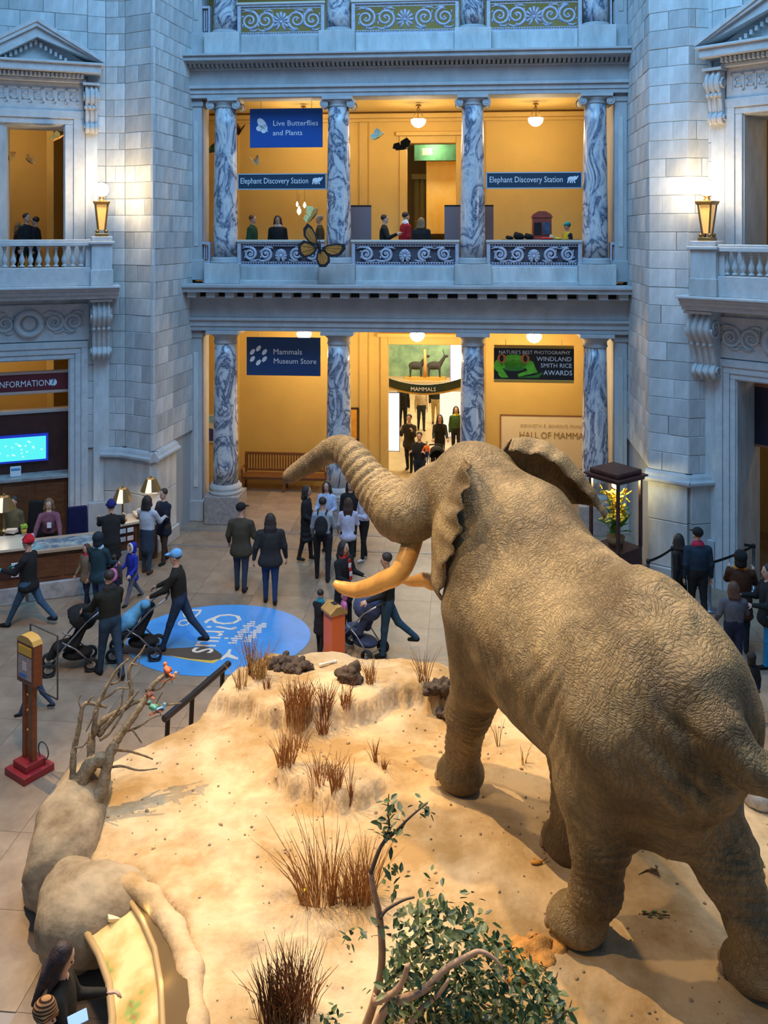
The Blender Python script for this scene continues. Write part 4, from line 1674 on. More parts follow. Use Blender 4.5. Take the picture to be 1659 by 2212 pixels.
def dead_tree():
    bark = mat('grey_bark', (.33, .26, .16), rough=.9, col2=(.13, .095, .055), scale=14, bump=.6, bscale=40, spec=.1)
    root = thing('dead_tree', 'leaning dead tree of bare grey branches beside the boulder', 'dead tree', ground(160, 1800, .9))
    I = root.matrix_world.inverted()
    B = [
        ([(150, 1818), (158, 1760), (172, 1697), (197, 1651), (228, 1638)], 10.35, .05, .17, .10),
        ([(160, 1797), (203, 1735), (222, 1697), (234, 1640), (250, 1605)], 10.25, .10, .14, .075),
        ([(157, 1690), (158, 1640), (161, 1613), (170, 1575), (177, 1532), (187, 1519), (210, 1522), (230, 1528)], 10.45, .04, .065, .02),
        ([(197, 1651), (197, 1600), (205, 1578), (228, 1552), (262, 1535), (291, 1517), (319, 1512)], 10.55, .07, .085, .025),
        ([(203, 1585), (208, 1532), (220, 1504), (235, 1476), (253, 1446), (278, 1423)], 10.6, .05, .055, .012),
        ([(213, 1590), (243, 1552), (268, 1530), (284, 1510), (300, 1490)], 10.7, .06, .055, .02),
        ([(225, 1645), (243, 1613), (266, 1580), (291, 1545), (309, 1517), (321, 1492), (339, 1471), (362, 1454)], 10.55, .08, .085, .03),
        ([(276, 1523), (284, 1492), (278, 1456), (286, 1433), (304, 1411), (314, 1393)], 10.9, .04, .05, .012),
        ([(218, 1512), (240, 1499), (256, 1487), (278, 1488)], 10.7, .03, .03, .012),
        ([(215, 1598), (235, 1585), (258, 1552), (268, 1533)], 10.6, .03, .035, .015),
        ([(309, 1517), (342, 1525), (367, 1522), (392, 1519)], 11.0, .04, .03, .010),
        ([(188, 1519), (196, 1508), (203, 1503)], 10.65, .0, .022, .008),
        ([(240, 1478), (258, 1470), (262, 1440)], 10.8, .0, .022, .008),
        ([(321, 1492), (345, 1487), (360, 1470), (372, 1462)], 11.0, .0, .028, .010),
        ([(163, 1614), (178, 1613), (190, 1600)], 10.5, .0, .018, .006),
        ([(284, 1433), (298, 1436), (301, 1418)], 11.0, .0, .018, .006),
        ([(334, 1527), (345, 1505), (352, 1495)], 11.05, 0, .016, .005),
        ([(285, 1575), (296, 1590), (306, 1605)], 10.75, 0, .022, .010),
        ([(240, 1620), (275, 1622), (310, 1632), (330, 1640)], 10.7, .05, .030, .010),
        ([(230, 1660), (262, 1655), (300, 1664), (340, 1660)], 10.6, .05, .028, .008),
        ([(266, 1582), (300, 1570), (330, 1550), (352, 1545)], 10.8, .05, .026, .008),
        ([(243, 1552), (262, 1520), (266, 1490), (280, 1470)], 10.75, .05, .024, .007),
        ([(177, 1535), (170, 1515), (176, 1500)], 10.6, .0, .016, .006),
        ([(208, 1535), (196, 1560), (186, 1580)], 10.55, .0, .018, .008),
    ]
    for pts, d0, dd, r0, r1 in B:
        r0, r1 = r0 * .66, r1 * .8
        n = len(pts)
        pp = smooth_path([I @ at(x, y, d0 + dd * i) for i, (x, y) in enumerate(pts)], 4)
        m = len(pp)
        rs = [max(.006, (r0 + (r1 - r0) * (i / (m - 1))) * (1 + .12 * math.sin(i * 2.3))) for i in range(m)]
        MB().tube(pp, rs, 8).build('branch' if r0 < .12 else 'trunk', bark, root, smooth=True)
    return root


dead_tree()


def small_bird(px, py, d, cb, ch, cw, yaw, label, s=1.0):
    M = frame(at(px, py, d), yaw) @ Matrix.Scale(s, 4)
    r_ = thing('small_bird', label, 'bird', M)
    body = mat('feather_' + label[:14].replace(' ', '_'), cb, rough=.6, var=.2, scale=30)
    f = Field((-.12, -.06, -.07), (.12, .06, .10), .008)
    f.ell((0, 0, 0), (.07, .036, .038), .02)
    f.ell((.06, 0, .045), (.028, .026, .027), .02)
    V, Q, mi = f.skin()
    put('body', skin_mesh('bird_body', V, Q), body, r_)
    MB().tube([(.08, 0, .045), (.125, 0, .038)], [.008, .001], 6).build('beak', mat('dark_beak', (.03, .02, .02)), r_)
    hm = mat('bird_wing_%s' % label[:8].replace(' ', '_'), cw, rough=.6)
    for sy in (-1, 1):
        MB().ball((-.02, sy * .034, .008), (.06, .008, .026), 10, 6).build('wing', hm, r_, smooth=True)
    MB().box(-.15, -.06, -.014, .014, -.022, -.012).build('tail', mat('bird_tail', ch, rough=.6), r_)
    for sy in (-1, 1):
        MB().tube([(0, sy * .012, -.03), (.008, sy * .012, -.075)], .003, 4).build('leg', MATS['dark_beak'], r_)
    return r_


small_bird(361, 1447, 11.1, (.65, .16, .05), (.5, .1, .03), (.45, .10, .04), 2.2, 'small orange bird perched on the highest branch tip', 1.05)
small_bird(371, 1464, 11.1, (.50, .26, .16), (.4, .2, .12), (.42, .2, .12), .6, 'small pinkish bird just below the orange one', .9)
small_bird(322, 1500, 10.9, (.10, .05, .03), (.3, .1, .05), (.45, .10, .08), 2.4, 'small dark red bird low on the middle branch', .8)
small_bird(330, 1528, 11.0, (.15, .45, .42), (.1, .3, .5), (.12, .50, .30), 2.6, 'small green bird on the branch over the sand', .95)
small_bird(346, 1533, 11.0, (.18, .42, .62), (.03, .03, .05), (.03, .03, .06), .7, 'small turquoise bird with dark wings on the branch', .95)


# ------------------------------------------------------------------ dry grass, clods and stones
GR = [mat('dry_grass_%d' % i, c, rough=.8, var=.3, scale=20, spec=.2) for i, c in enumerate([(.36, .17, .055), (.25, .105, .04), (.42, .26, .09), (.13, .065, .028)])]


def tuft(px, py, hpx, n, spread, mi, label, lean=0.0):
    p = sand_at(px, py)
    d = p.y
    hh = hpx / FOC * d
    r = random.Random(px * 7 + py)
    m = MB()
    for k in range(int(n * 1.6)):
        a = r.uniform(0, 2 * PI)
        q = spread * math.sqrt(r.random())
        bx, by = q * math.cos(a) * .5, q * math.sin(a) * .5
        b_h = hh * r.uniform(.45, 1.05)
        tx, ty = bx * 2.0 + r.gauss(0, .20) * b_h + lean * b_h, by * 2.0 + r.gauss(0, .20) * b_h
        dz = sz(p.x + bx, p.y + by) - p.z - .02
        w_ = r.uniform(.003, .0075)
        m.tube([(bx, by, dz), (bx * .6 + tx * .4, by * .6 + ty * .4, b_h * .55), (tx, ty, b_h)], [w_, w_ * .8, .0015], 3, cap=False)
    return m.build('grass_tuft', GR[mi], M=Matrix.Translation(p), label=label, cat='grass', group='tufts of dry grass on the sand')


TF = [
    (557, 1462, 85, 46, .22, 2, 'yellow-brown dry grass tuft left of the largest dark clods'),
    (541, 1458, 120, 16, .06, 1, 'tall dark plume of dry grass standing over the blue floor graphic'),
    (520, 1487, 70, 18, .14, 2, 'thin straw tuft at the left end of the far bank'),
    (577, 1487, 32, 12, .10, 1, 'short stubby tuft on the far bank edge'),
    (801, 1474, 60, 26, .14, 0, 'reddish grass tuft near the round dark clod'),
    (630, 1528, 64, 34, .18, 0, 'leftmost tuft of the reddish grass clump below the far bank'),
    (662, 1522, 52, 30, .18, 0, 'second tuft of the reddish clump below the far bank'),
    (648, 1565, 70, 34, .22, 0, 'spreading tuft in the middle of the reddish clump'),
    (701, 1552, 70, 46, .20, 1, 'thick dark red tuft right of the reddish clump'),
    (747, 1528, 44, 24, .14, 0, 'short red tuft at the right end of the clump'),
    (696, 1582, 42, 30, .14, 1, 'low dark tuft in front of the thick dark red tuft'),
    (617, 1652, 78, 40, .22, 0, 'tall reddish tuft on the left of the nearer bank'),
    (642, 1618, 44, 26, .22, 0, 'loose brown tuft just above the nearer bank'),
    (726, 1703, 78, 30, .12, 0, 'upright reddish tuft right of the nearer bank'),
    (690, 1682, 52, 30, .24, 0, 'sprawling reddish tuft on the nearer bank'),
    (759, 1718, 95, 7, .05, 1, 'few tall thin stalks standing right of the nearer bank'),
    (810, 1645, 52, 10, .06, 0, 'thin red stalks alone on the bare sand'),
    (828, 1660, 26, 9, .06, 0, 'tiny red sprig beside the thin stalks'),
    (916, 1497, 75, 20, .16, 0, 'pale red tuft left of the dark clods by the elephant'),
    (683, 1952, 160, 44, .34, 0, 'large fan of brown grass left of the green shrub', -.12),
    (719, 1949, 190, 14, .10, 0, 'tallest thin stalks between the two large grass fans'),
    (738, 1946, 75, 16, .14, 0, 'short stalks between the two large grass fans'),
    (762, 1946, 100, 24, .18, 0, 'brown tuft against the right grass fan'),
    (786, 1949, 140, 44, .20, 0, 'dense reddish grass fan touching the shrub stem'),
    (590, 2200, 115, 50, .26, 3, 'dark brown tuft at the lower picture edge, left one'),
    (618, 2200, 135, 50, .26, 3, 'dark brown tuft at the lower picture edge, middle one'),
    (648, 2190, 150, 44, .26, 1, 'dark brown tuft at the lower picture edge, right one'),
    (622, 2118, 60, 20, .20, 3, 'small dark tuft above the lower edge tufts', -.2),
    (1076, 1612, 62, 4, .05, 2, 'single pale stalk behind the elephant front leg'),
    (1132, 1648, 44, 5, .08, 2, 'tiny forked twig behind the elephant front leg'),
]
for t in TF:
    tuft(*t)


def clods(px, py, parts, label, c=(.075, .05, .032)):
    p = sand_at(px, py)
    r = random.Random(px)
    root = thing('earth_clods', label, 'clod', Matrix.Translation(p))
    m_ = mat('dark_clod', c, rough=.95, var=.5, scale=12, bump=.6, bscale=30)
    for (dx, dy, s) in parts:
        f = Field((-s * 1.7,) * 3, (s * 1.7,) * 3, s / 7)
        f.ell((0, 0, 0), (s, s * .9, s * .75), s * .2)
        for _ in range(5):
            a = r.uniform(0, 6.28)
            f.ell((s * .7 * math.cos(a), s * .7 * math.sin(a), s * r.uniform(-.1, .5)), s * .4, s * .15)
        V, Q = rough_skin(f, s * .34, int(px + dx * 100), 2.6 / s)
        z_ = sz(p.x + dx, p.y + dy) - p.z
        put('clod', skin_mesh('clod', V, Q), m_, root).location = (dx, dy, z_ + s * .45)
    return root


clods(625, 1445, [(-.24, 0, .10), (-.10, .06, .13), (.06, .03, .14), (.18, .02, .11), (.0, -.12, .08), (.28, .06, .08), (-.14, -.08, .08), (.12, -.10, .09)], 'largest heap of dark earth clods by the far edge')
clods(757, 1470, [(0, 0, .17), (-.10, .06, .11)], 'single round dark clod between the two heaps')
clods(955, 1505, [(-.16, .05, .11), (.0, .08, .14), (.14, .05, .13), (.24, -.02, .11), (0, -.10, .09), (.12, -.18, .10), (.22, -.24, .07)], 'heap of dark clods beside the elephant front leg')
# pale stone behind the tail, orange dirt heap near the hind foot
f = Field((-.5, -.5, -.3), (.6, .5, .5), .035)
f.ell((0, 0, 0), (.34, .28, .22), .1)
f.ell((.18, .05, .02), (.25, .25, .18), .1)
V, Q = rough_skin(f, .03, 5, 4)
put('pale_rock', skin_mesh('pale_rock', V, Q), mat('pale_rock', (.62, .60, .55), rough=.8, col2=(.30, .24, .18), scale=5, contrast=(.3, .55)),
    M=Matrix.Translation(sand_at(1655, 1715) + Vector((0, 0, .05))), label='smooth white rock under the elephant tail at the right edge', cat='rock')
dirt = mat('orange_dirt', (.62, .30, .07), rough=.95, col2=(.40, .17, .03), scale=14, bump=.6, bscale=40)
p = sand_at(1160, 2060)
f = Field((-.55, -.5, -.12), (.55, .5, .2), .03)
for k in range(16):
    a = random.uniform(0, 6.28)
    q = random.uniform(0, .30)
    f.ell((q * math.cos(a) * 1.3, q * math.sin(a), -.01), (random.uniform(.05, .11),) * 2 + (random.uniform(.05, .10),), .03)
V, Q = rough_skin(f, .05, 15, 11)
put('dirt_heap', skin_mesh('dirt_heap', V, Q), dirt, M=Matrix.Translation(p), label='loose orange dirt heap between the shrub and the hind foot', cat='dirt')


# ------------------------------------------------------------------ green shrub in front
def shrub():
    base = sand_at(795, 2212)
    root = thing('leafy_shrub', 'leafy green shrub with pinkish bare stems at the lower edge', 'shrub', Matrix.Translation(base))
    I = root.matrix_world.inverted()
    bark = mat('pink_bark', (.50, .31, .18), rough=.7, col2=(.33, .20, .12), scale=12)
    dbk = mat('dark_twig', (.10, .065, .04), rough=.8)
    S = [
        ([(787, 2230), (812, 2150), (825, 2078), (821, 1987), (808, 1926), (801, 1886)], 7.5, 7.25, .038, .022, bark),
        ([(801, 1886), (823, 1828), (852, 1799), (888, 1763), (924, 1734)], 7.25, 7.3, .020, .006, dbk),
        ([(780, 2235), (800, 2185), (812, 2150)], 7.45, 7.4, .03, .03, bark),
        ([(808, 2165), (850, 2145), (872, 2115), (880, 2085)], 6.95, 6.85, .030, .018, bark),
        ([(805, 2235), (840, 2172), (910, 2142), (960, 2095), (1005, 2068), (1035, 2055), (1065, 2068), (1085, 2090)], 6.95, 6.85, .036, .010, bark),
        ([(870, 2235), (905, 2185), (945, 2150), (970, 2115)], 6.95, 6.85, .030, .012, bark),
        ([(820, 1985), (835, 1965), (870, 1945), (895, 1938)], 7.3, 7.4, .016, .008, dbk),
        ([(823, 1828), (840, 1790), (838, 1750), (840, 1715)], 7.25, 7.25, .010, .004, dbk),
        ([(1190, 2200), (1225, 2185), (1235, 2160)], 7.2, 7.2, .010, .003, dbk),
        ([(1170, 2170), (1195, 2130), (1205, 2100)], 7.3, 7.3, .008, .003, dbk),
    ]
    for pts, d0, d1, r0, r1, mt in S:
        n = len(pts)
        pp = smooth_path([I @ at(x, y, d0 + (d1 - d0) * i / (n - 1)) for i, (x, y) in enumerate(pts)])
        m = len(pp)
        MB().tube(pp, [r0 + (r1 - r0) * i / (m - 1) for i in range(m)], 8).build('stem', mt, root, smooth=True)
    r = random.Random(5)
    GL = [mat('leaf_%d' % i, c, rough=.5, var=.25, scale=30) for i, c in enumerate([(.040, .075, .016), (.075, .105, .028), (.14, .15, .05), (.022, .050, .014), (.22, .21, .10)])]
    leaf = []
    for g in GL:
        me = MB().add([(0, 0, 0), (.35, .26, .03), (.35, -.26, .03), (.75, .17, -.02), (.75, -.17, -.02), (1.0, 0, -.08), (.35, 0, -.04), (.75, 0, -.07)],
                      [(0, 6, 1), (0, 2, 6), (1, 6, 7, 3), (2, 4, 7, 6), (3, 7, 5), (4, 5, 7)]).mesh('leaf', fix=False)
        me.materials.append(g)
        leaf.append(me)
    spots = []

    def inside(px, py):
        if py < 1925:
            return False
        top = np.interp(px, [820, 860, 930, 1000, 1060, 1100, 1150, 1200, 1240], [2150, 1960, 1930, 1950, 1985, 2030, 2060, 2120, 2212])
        return py > top + r.uniform(-8, 40)
    while len(spots) < 2000:
        px, py = r.uniform(825, 1245), r.uniform(1925, 2290)
        if inside(px, min(py, 2211)):
            # a low dome of foliage: deep in the middle
            dm = r.uniform(-.50, .35)
            spots.append((I @ at(px, py, 7.55 + dm - .25 * (py - 1925) / 287), r.uniform(.055, .11) * (1.25 if r.random() < .15 else 1), None))
    for (cx, cy, rr, k, d) in ((838, 1745, 22, 14, 7.25), (825, 1790, 26, 18, 7.25), (860, 1770, 24, 12, 7.27), (850, 1805, 24, 12, 7.25), (915, 1742, 26, 14, 7.3), (838, 1880, 22, 9, 7.2),
                              (850, 1905, 26, 10, 7.2), (750, 2035, 16, 7, 7.5), (775, 2015, 20, 6, 7.45), (835, 2010, 22, 8, 7.3), (800, 2140, 16, 6, 7.3), (720, 2190, 24, 12, 7.3), (700, 2200, 20, 6, 7.3),
                              (1180, 2120, 30, 16, 7.2), (1215, 2190, 26, 12, 7.15), (940, 1900, 30, 5, 7.4), (1005, 1945, 30, 12, 7.5)):
        for _ in range(k):
            a = r.uniform(0, 6.28)
            q = rr * math.sqrt(r.random())
            spots.append((I @ at(cx + q * math.cos(a), cy + q * math.sin(a), d + r.uniform(-.08, .08)), r.uniform(.055, .10), 0))
    order = sorted(range(len(spots)), key=lambda i: (0 if spots[i][2] == 0 else 1, (spots[i][0]).y))
    rest = [MB() for _ in GL]
    for q, i in enumerate(order):
        p, s, fl = spots[i]
        M = Matrix.Translation(p) @ Matrix.Rotation(r.uniform(0, 6.28), 4, 'Z') @ Matrix.Rotation(r.uniform(-.7, 1.0), 4, 'Y') @ Matrix.Rotation(r.uniform(-.8, .8), 4, 'X') @ Matrix.Scale(s, 4)
        gi = r.choice([0, 0, 1, 3, 3, 1, 2] if fl is None else [0, 3, 3, 1])
        if q % 41 == 0:
            gi = 4
        if q < 300:
            o = put('leaf', leaf[gi], None, root)
            o.matrix_local = M
        else:
            me = leaf[gi]
            rest[gi].add([M @ v.co for v in me.vertices], [tuple(f_.vertices) for f_ in me.polygons])
    for gi, m in enumerate(rest):
        if m.v:
            put('foliage', m.mesh('foliage', fix=False), GL[gi], root, kind='stuff')
    return root


shrub()
# fallen yellow leaf bits and the black rail along the platform edge
RO = Vector((-.10, 0, .10))
MB().tube([at(508, 1447, 13.7) + RO, at(440, 1508, 12.95) + RO, at(370, 1569, 12.3) + RO], .05, 8).build(
    'platform_rail', mat('black_rail', (.012, .012, .016), rough=.3), label='black bar rail along the left platform edge', cat='rail')
rl = bpy.data.objects['platform_rail']
pr = MB()
for (x, y, d) in ((495, 1460, 13.6), (430, 1519, 12.9), (378, 1565, 12.42)):
    a = at(x, y, d) + RO
    MB().tube([a, (a.x - .04, a.y, .0)], .035, 8).build('rail_post', MATS['black_rail'], rl)
# small stones and crumbs strewn over the sand
pb = MB()
r = random.Random(77)
PX = np.array([(r.uniform(-3.6, 5.5), r.uniform(6.2, 13.8)) for k in range(900)])
pd_ = poly_dist(PX[:, 0], PX[:, 1], EDGE)
PZ = sand_z(PX[:, 0], PX[:, 1])
for k in range(900):
    x, y = PX[k]
    if pd_[k] < .35:
        continue
    s = r.uniform(.006, .022) * (1.6 if r.random() < .08 else 1)
    pb.ball((x, y, PZ[k] + s * .3), (s, s * r.uniform(.6, 1), s * .6), 6, 4, M=Matrix.Rotation(r.uniform(0, 6), 4, 'Z'))
pb.build('pebbles', mat('pebble', (.36, .25, .14), rough=.9, var=.5, scale=3), label='tiny pebbles strewn over the sand mound', cat='pebbles', kind='stuff')

# leaf litter and other small finds on the sand
def litter(px, py, name, label, cat, shapes):
    p = sand_at(px, py)
    r_ = thing(name, label, cat, Matrix.Translation(p))
    for nm, m, mt in shapes:
        m.build(nm, mt, r_, smooth=True)


litter(1158, 1866, 'fallen_leaf', 'curled orange leaf beside the elephant far front foot', 'leaf',
       [('blade', MB().ball((0, 0, .02), (.07, .035, .018), 8, 5), mat('orange_leaf', (.55, .25, .03))), ('stalk', MB().tube([(.06, 0, .02), (.12, .02, .05)], .005, 5), GR[1])])
gs = mat('sprig_green', (.06, .14, .03))
litter(1415, 1978, 'green_sprig', 'small green sprig lying between the hind legs', 'sprig',
       [('twig', MB().tube([(-.12, 0, .015), (0, .01, .02), (.14, -.02, .015)], .006, 5), GR[3])] + [('leaf', MB().ball((-.1 + .05 * k, .02 * (-1) ** k, .025), (.03, .016, .008), 6, 4), gs) for k in range(5)])
litter(655, 1938, 'yellow_flower', 'tiny yellow flower beside the large grass fan', 'flower',
       [('petal', MB().ball((.02 * math.cos(k * 1.26), .02 * math.sin(k * 1.26), .08), (.022, .016, .010), 6, 4), mat('bright_yellow', (.80, .60, .02))) for k in range(5)] + [('stem', MB().tube([(0, 0, 0), (0, 0, .08)], .005, 5), gs)])
litter(708, 1437, 'bleached_bone', 'bleached white bone on the far sand edge', 'bone',
       [('shaft', MB().tube([(-.10, -.05, .03), (0, 0, .04), (.10, .05, .03)], [.022, .016, .022], 7), mat('bone_white', (.75, .70, .58))), ('knuckle', MB().ball((-.11, -.055, .03), .03, 8, 6), MATS['bone_white']), ('knuckle', MB().ball((.11, .055, .03), .03, 8, 6), MATS['bone_white'])])
litter(1400, 1890, 'dark_tuft_scrap', 'scrap of dark dried grass under the elephant belly', 'grass', [('blade', MB().tube([(-.1 + .03 * k, .02 * k, .0), (.02 * k, .05, .02), (.12, .03 * k - .04, .01)], .006, 4), GR[3]) for k in range(6)])
# ------------------------------------------------------------------ people
SKIN = [mat('skin_%d' % i, c, rough=.55, spec=.3) for i, c in enumerate([(.55, .34, .24), (.42, .25, .17), (.62, .42, .32), (.24, .14, .09)])]
EYEM = mat('eye_dark', (.015, .012, .01), rough=.2)
LIP = mat('lip', (.36, .14, .11), rough=.5)


def cloth(c):
    k = 'cloth_%02d_%02d_%02d' % tuple(int(x * 99) for x in c)
    return mat(k, c, rough=.85, var=.22, scale=9, bump=.25, bscale=28, spec=.2)


def knit(c):
    m = cloth(c)
    m = m.copy()
    m.name = 'striped_knit'
    N, L = m.node_tree.nodes, m.node_tree.links
    tc = N.new('ShaderNodeTexCoord')
    wv = N.new('ShaderNodeTexWave')
    wv.bands_direction = 'Z'
    wv.inputs['Scale'].default_value = 14
    wv.inputs['Distortion'].default_value = .6
    L.new(tc.outputs['Object'], wv.inputs['Vector'])
    cr = N.new('ShaderNodeValToRGB')
    cr.color_ramp.elements[0].position, cr.color_ramp.elements[0].color = .35, (.045, .02, .012, 1)
    cr.color_ramp.elements[1].position, cr.color_ramp.elements[1].color = .6, (.42, .20, .07, 1)
    L.new(wv.outputs['Color'], cr.inputs['Fac'])
    L.new(cr.outputs['Color'], N['Principled BSDF'].inputs['Base Color'])
    return m


def hand_into(ex, wrist, dirv, palm_n, mi, s=1.0, curl=.5, side=1):
    """palm and five bent fingers at the end of a forearm. palm_n: where the palm faces; side +1 left hand"""
    x = Vector(dirv).normalized()
    z = -Vector(palm_n)
    z = (z - x * z.dot(x))
    z = z.normalized() if z.length > 1e-4 else x.orthogonal().normalized()
    y = z.cross(x)
    R = Matrix((x, y, z)).transposed().to_4x4()
    ex.mi = mi
    w = Vector(wrist)
    ex.ball(w + x * .05 * s, (.052 * s, .042 * s, .017 * s), 10, 6, M=R)
    for k, ln in enumerate((.072, .082, .077, .058)):
        oy = (.030 - .020 * k) * s * side
        b = w + x * .088 * s + y * oy
        a1, a2 = curl * .7, curl * 1.7
        p1 = b + (x * math.cos(a1) - z * math.sin(a1)) * ln * .5 * s
        p2 = p1 + (x * math.cos(a2) - z * math.sin(a2)) * ln * .5 * s
        ex.tube([b - x * .01 * s, b + x * .01 * s, p1, p2], [.0095 * s, .0095 * s, .0088 * s, .006 * s], 6)
    tb = w + x * .030 * s + y * .036 * s * side
    t1 = tb + (x * .6 + y * side * .75 - z * .25 * curl) * .036 * s
    t2 = t1 + (x * .85 + y * side * .25 - z * .6 * curl) * .034 * s
    ex.tube([tb - x * .012 * s, tb, t1, t2], [.012 * s, .0125 * s, .0105 * s, .007 * s], 6)


def person(pos, face, label, h=1.74, skin=0, top=(.03, .03, .03), bot=(.05, .08, .15), shoe=(.02, .02, .02), hair=(.03, .02, .015),
           hairstyle='short', hat=None, hatc=(.03, .03, .03), legs=(8, -8), knees=(4, 6), arms=((-6, 8, 12), (-6, 8, 12)), lean=0.0, coat=0.0,
           bulk=1.0, head_yaw=0.0, head_pitch=0.0, glove=None, sleeve=None, vox=.02, group=None, legc=None, collar=None, z=0.0, spread=.09, skirt=None, turn=None):
    """pos on the ground; face: the compass angle of where the person looks (radians, 0 = +x).
    arms: (forward swing, sideways, elbow bend) in degrees for the left and the right arm"""
    s = h / 1.75
    root = thing('person', label, 'person', frame(Vector((pos[0], pos[1], z)), face), group)
    pel = Vector((0, 0, .93))
    R = math.radians

    def leg(sd, a, b):
        hip = pel + Vector((0, sd * spread, -.02))
        kn = hip + Vector((math.sin(R(a)), sd * .01, -math.cos(R(a)))) * .43
        an = kn + Vector((math.sin(R(a - b)), 0, -math.cos(R(a - b)))) * .42
        return hip, kn, an
    Lg = [leg(1, legs[0], knees[0]), leg(-1, legs[1], knees[1])]
    low = min(q[2].z for q in Lg)
    dz = .085 - low
    up = Vector((math.sin(R(lean)), 0, math.cos(R(lean))))
    pel = pel + Vector((0, 0, dz))
    Lg = [tuple(p + Vector((0, 0, dz)) for p in q) for q in Lg]
    chest = pel + up * .36
    nb = pel + up * .56
    fwd = Vector((up.z, 0, -up.x))
    f = Field((-1.0 * s, -.75 * s, -.05), (1.05 * s, .75 * s, (2.02 + max(0, dz)) * s), vox)

    def S(v):
        return tuple(Vector(v) * s)
    B = bulk
    T = 1
    # torso and coat
    f.ell(S(pel + up * .04), (.125 * B * s, .165 * B * s, .15 * s), .05 * s, 2 if coat < .02 else T)
    f.ell(S(pel + up * .18), (.128 * B * s, .172 * B * s, .21 * s), .06 * s, T)
    f.ell(S(chest), (.130 * B * s, .182 * B * s, .21 * s), .07 * s, T)
    for sd_ in (1, -1):
        f.cone(S(nb + Vector((0, 0, -.035))), S(nb + Vector((0, sd_ * .15 * B, -.085))), .066 * s, .062 * s, .04 * s, T)
    if coat > .02:
        for k in range(4):
            q = k / 3
            mid = (Lg[0][0] + Lg[1][0]) / 2
            kn = (Lg[0][1] + Lg[1][1]) / 2
            c = mid.lerp(kn, q * coat / .43)
            f.ell(S(c), ((.135 + .02 * q) * B * s, (.175 + .03 * q) * B * s, .09 * s), .06 * s, T)
    if collar:
        f.cone(S(nb + Vector((-.01, .05, .01))), S(nb + Vector((-.01, -.05, .01))), .072 * s, .072 * s, .02 * s, 6)
    # legs
    for (hip, kn, an), sd in zip(Lg, (1, -1)):
        f.chain([S(hip), S(kn), S(an)], [.098 * B * s, .064 * s, .048 * s], .03 * s, 2)
        sh = (an - kn).normalized()
        f.cone(S(an + Vector((-.02, 0, -.035))), S(an + Vector((.13, sd * .015, -.045))), .044 * s, .034 * s, .02 * s, 3)
    if skirt:
        mid = (Lg[0][0] + Lg[1][0]) / 2
        f.cone(S(mid), S(mid + Vector((.01, 0, -skirt))), .15 * s, .17 * s, .03 * s, 2)
    # arms
    ex = MB()
    for (a, sde, b), sd in zip(arms, (1, -1)):
        shd = nb + Vector((0, sd * .178 * B, -.095))
        ua = Vector((math.sin(R(a + lean)), sd * math.sin(R(sde)), -math.cos(R(a + lean)) * math.cos(R(sde)))).normalized()
        el_ = shd + ua * .28
        ang = a + b + lean
        fa = Vector((math.sin(R(ang)), sd * math.sin(R(sde)) * (-.5 if b > 50 else .6), -math.cos(R(ang)))).normalized()
        wr = el_ + fa * .25
        f.chain([S(shd), S(el_), S(wr)], [.066 * B * s, .054 * B * s, .040 * s], .03 * s, T if sleeve is None else 6)
        f.cone(S(wr), S(wr + fa * .025), .027 * s, .024 * s, .015 * s, 0 if glove is None else 5)
        pn = Vector((-fa.z, -sd * .6, -abs(fa.x))) if abs(fa.z) < .6 else Vector((0, -sd, 0))
        hand_into(ex, S(wr + fa * .015), fa, pn, 0 if glove is None else 5, s, .55, sd)
    # neck and head
    hc = nb + Vector((.02, 0, .185))
    HR = Matrix.Rotation(R(head_yaw), 4, 'Z') @ Matrix.Rotation(R(head_pitch), 4, 'Y')
    f.cone(S(nb + Vector((0, 0, -.02))), S(hc + Vector((-.015, 0, -.05))), .055 * s, .05 * s, .02 * s, 0)

    def hd(x, y, z_):
        return hc + HR @ Vector((x, y, z_))
    f.ell(S(hd(-.008, 0, .025)), (.096 * s, .077 * s, .095 * s), .02 * s, 0, R=HR)
    f.ell(S(hd(.025, 0, -.05)), (.066 * s, .058 * s, .070 * s), .03 * s, 0, R=HR)
    f.ell(S(hd(.096, 0, -.015)), (.020 * s, .014 * s, .024 * s), .012 * s, 0, R=HR)
    for sd in (1, -1):
        f.ell(S(hd(-.005, sd * .078, -.012)), (.020 * s, .012 * s, .032 * s), .008 * s, 0, R=HR)
    if turn:
        pass
    f.floor_cut(0.0)
    V, Q, mi = f.skin()
    ex.mi = 4
    for sd in (1, -1):
        ex.ball(S(hd(.082, sd * .032, .005)), (.011 * s, .013 * s, .009 * s), 8, 5, M=HR)
    ex.mi = 7
    ex.ball(S(hd(.084, 0, -.062)), (.010 * s, .024 * s, .007 * s), 8, 5, M=HR)
    tm = cloth(top)
    mats = [SKIN[skin], tm, cloth(bot), cloth(shoe), EYEM, cloth(glove) if glove else SKIN[skin], cloth(sleeve or collar or top), LIP]
    put('body', skin_mesh('person_body', V, Q, mi, ex), mats, root)
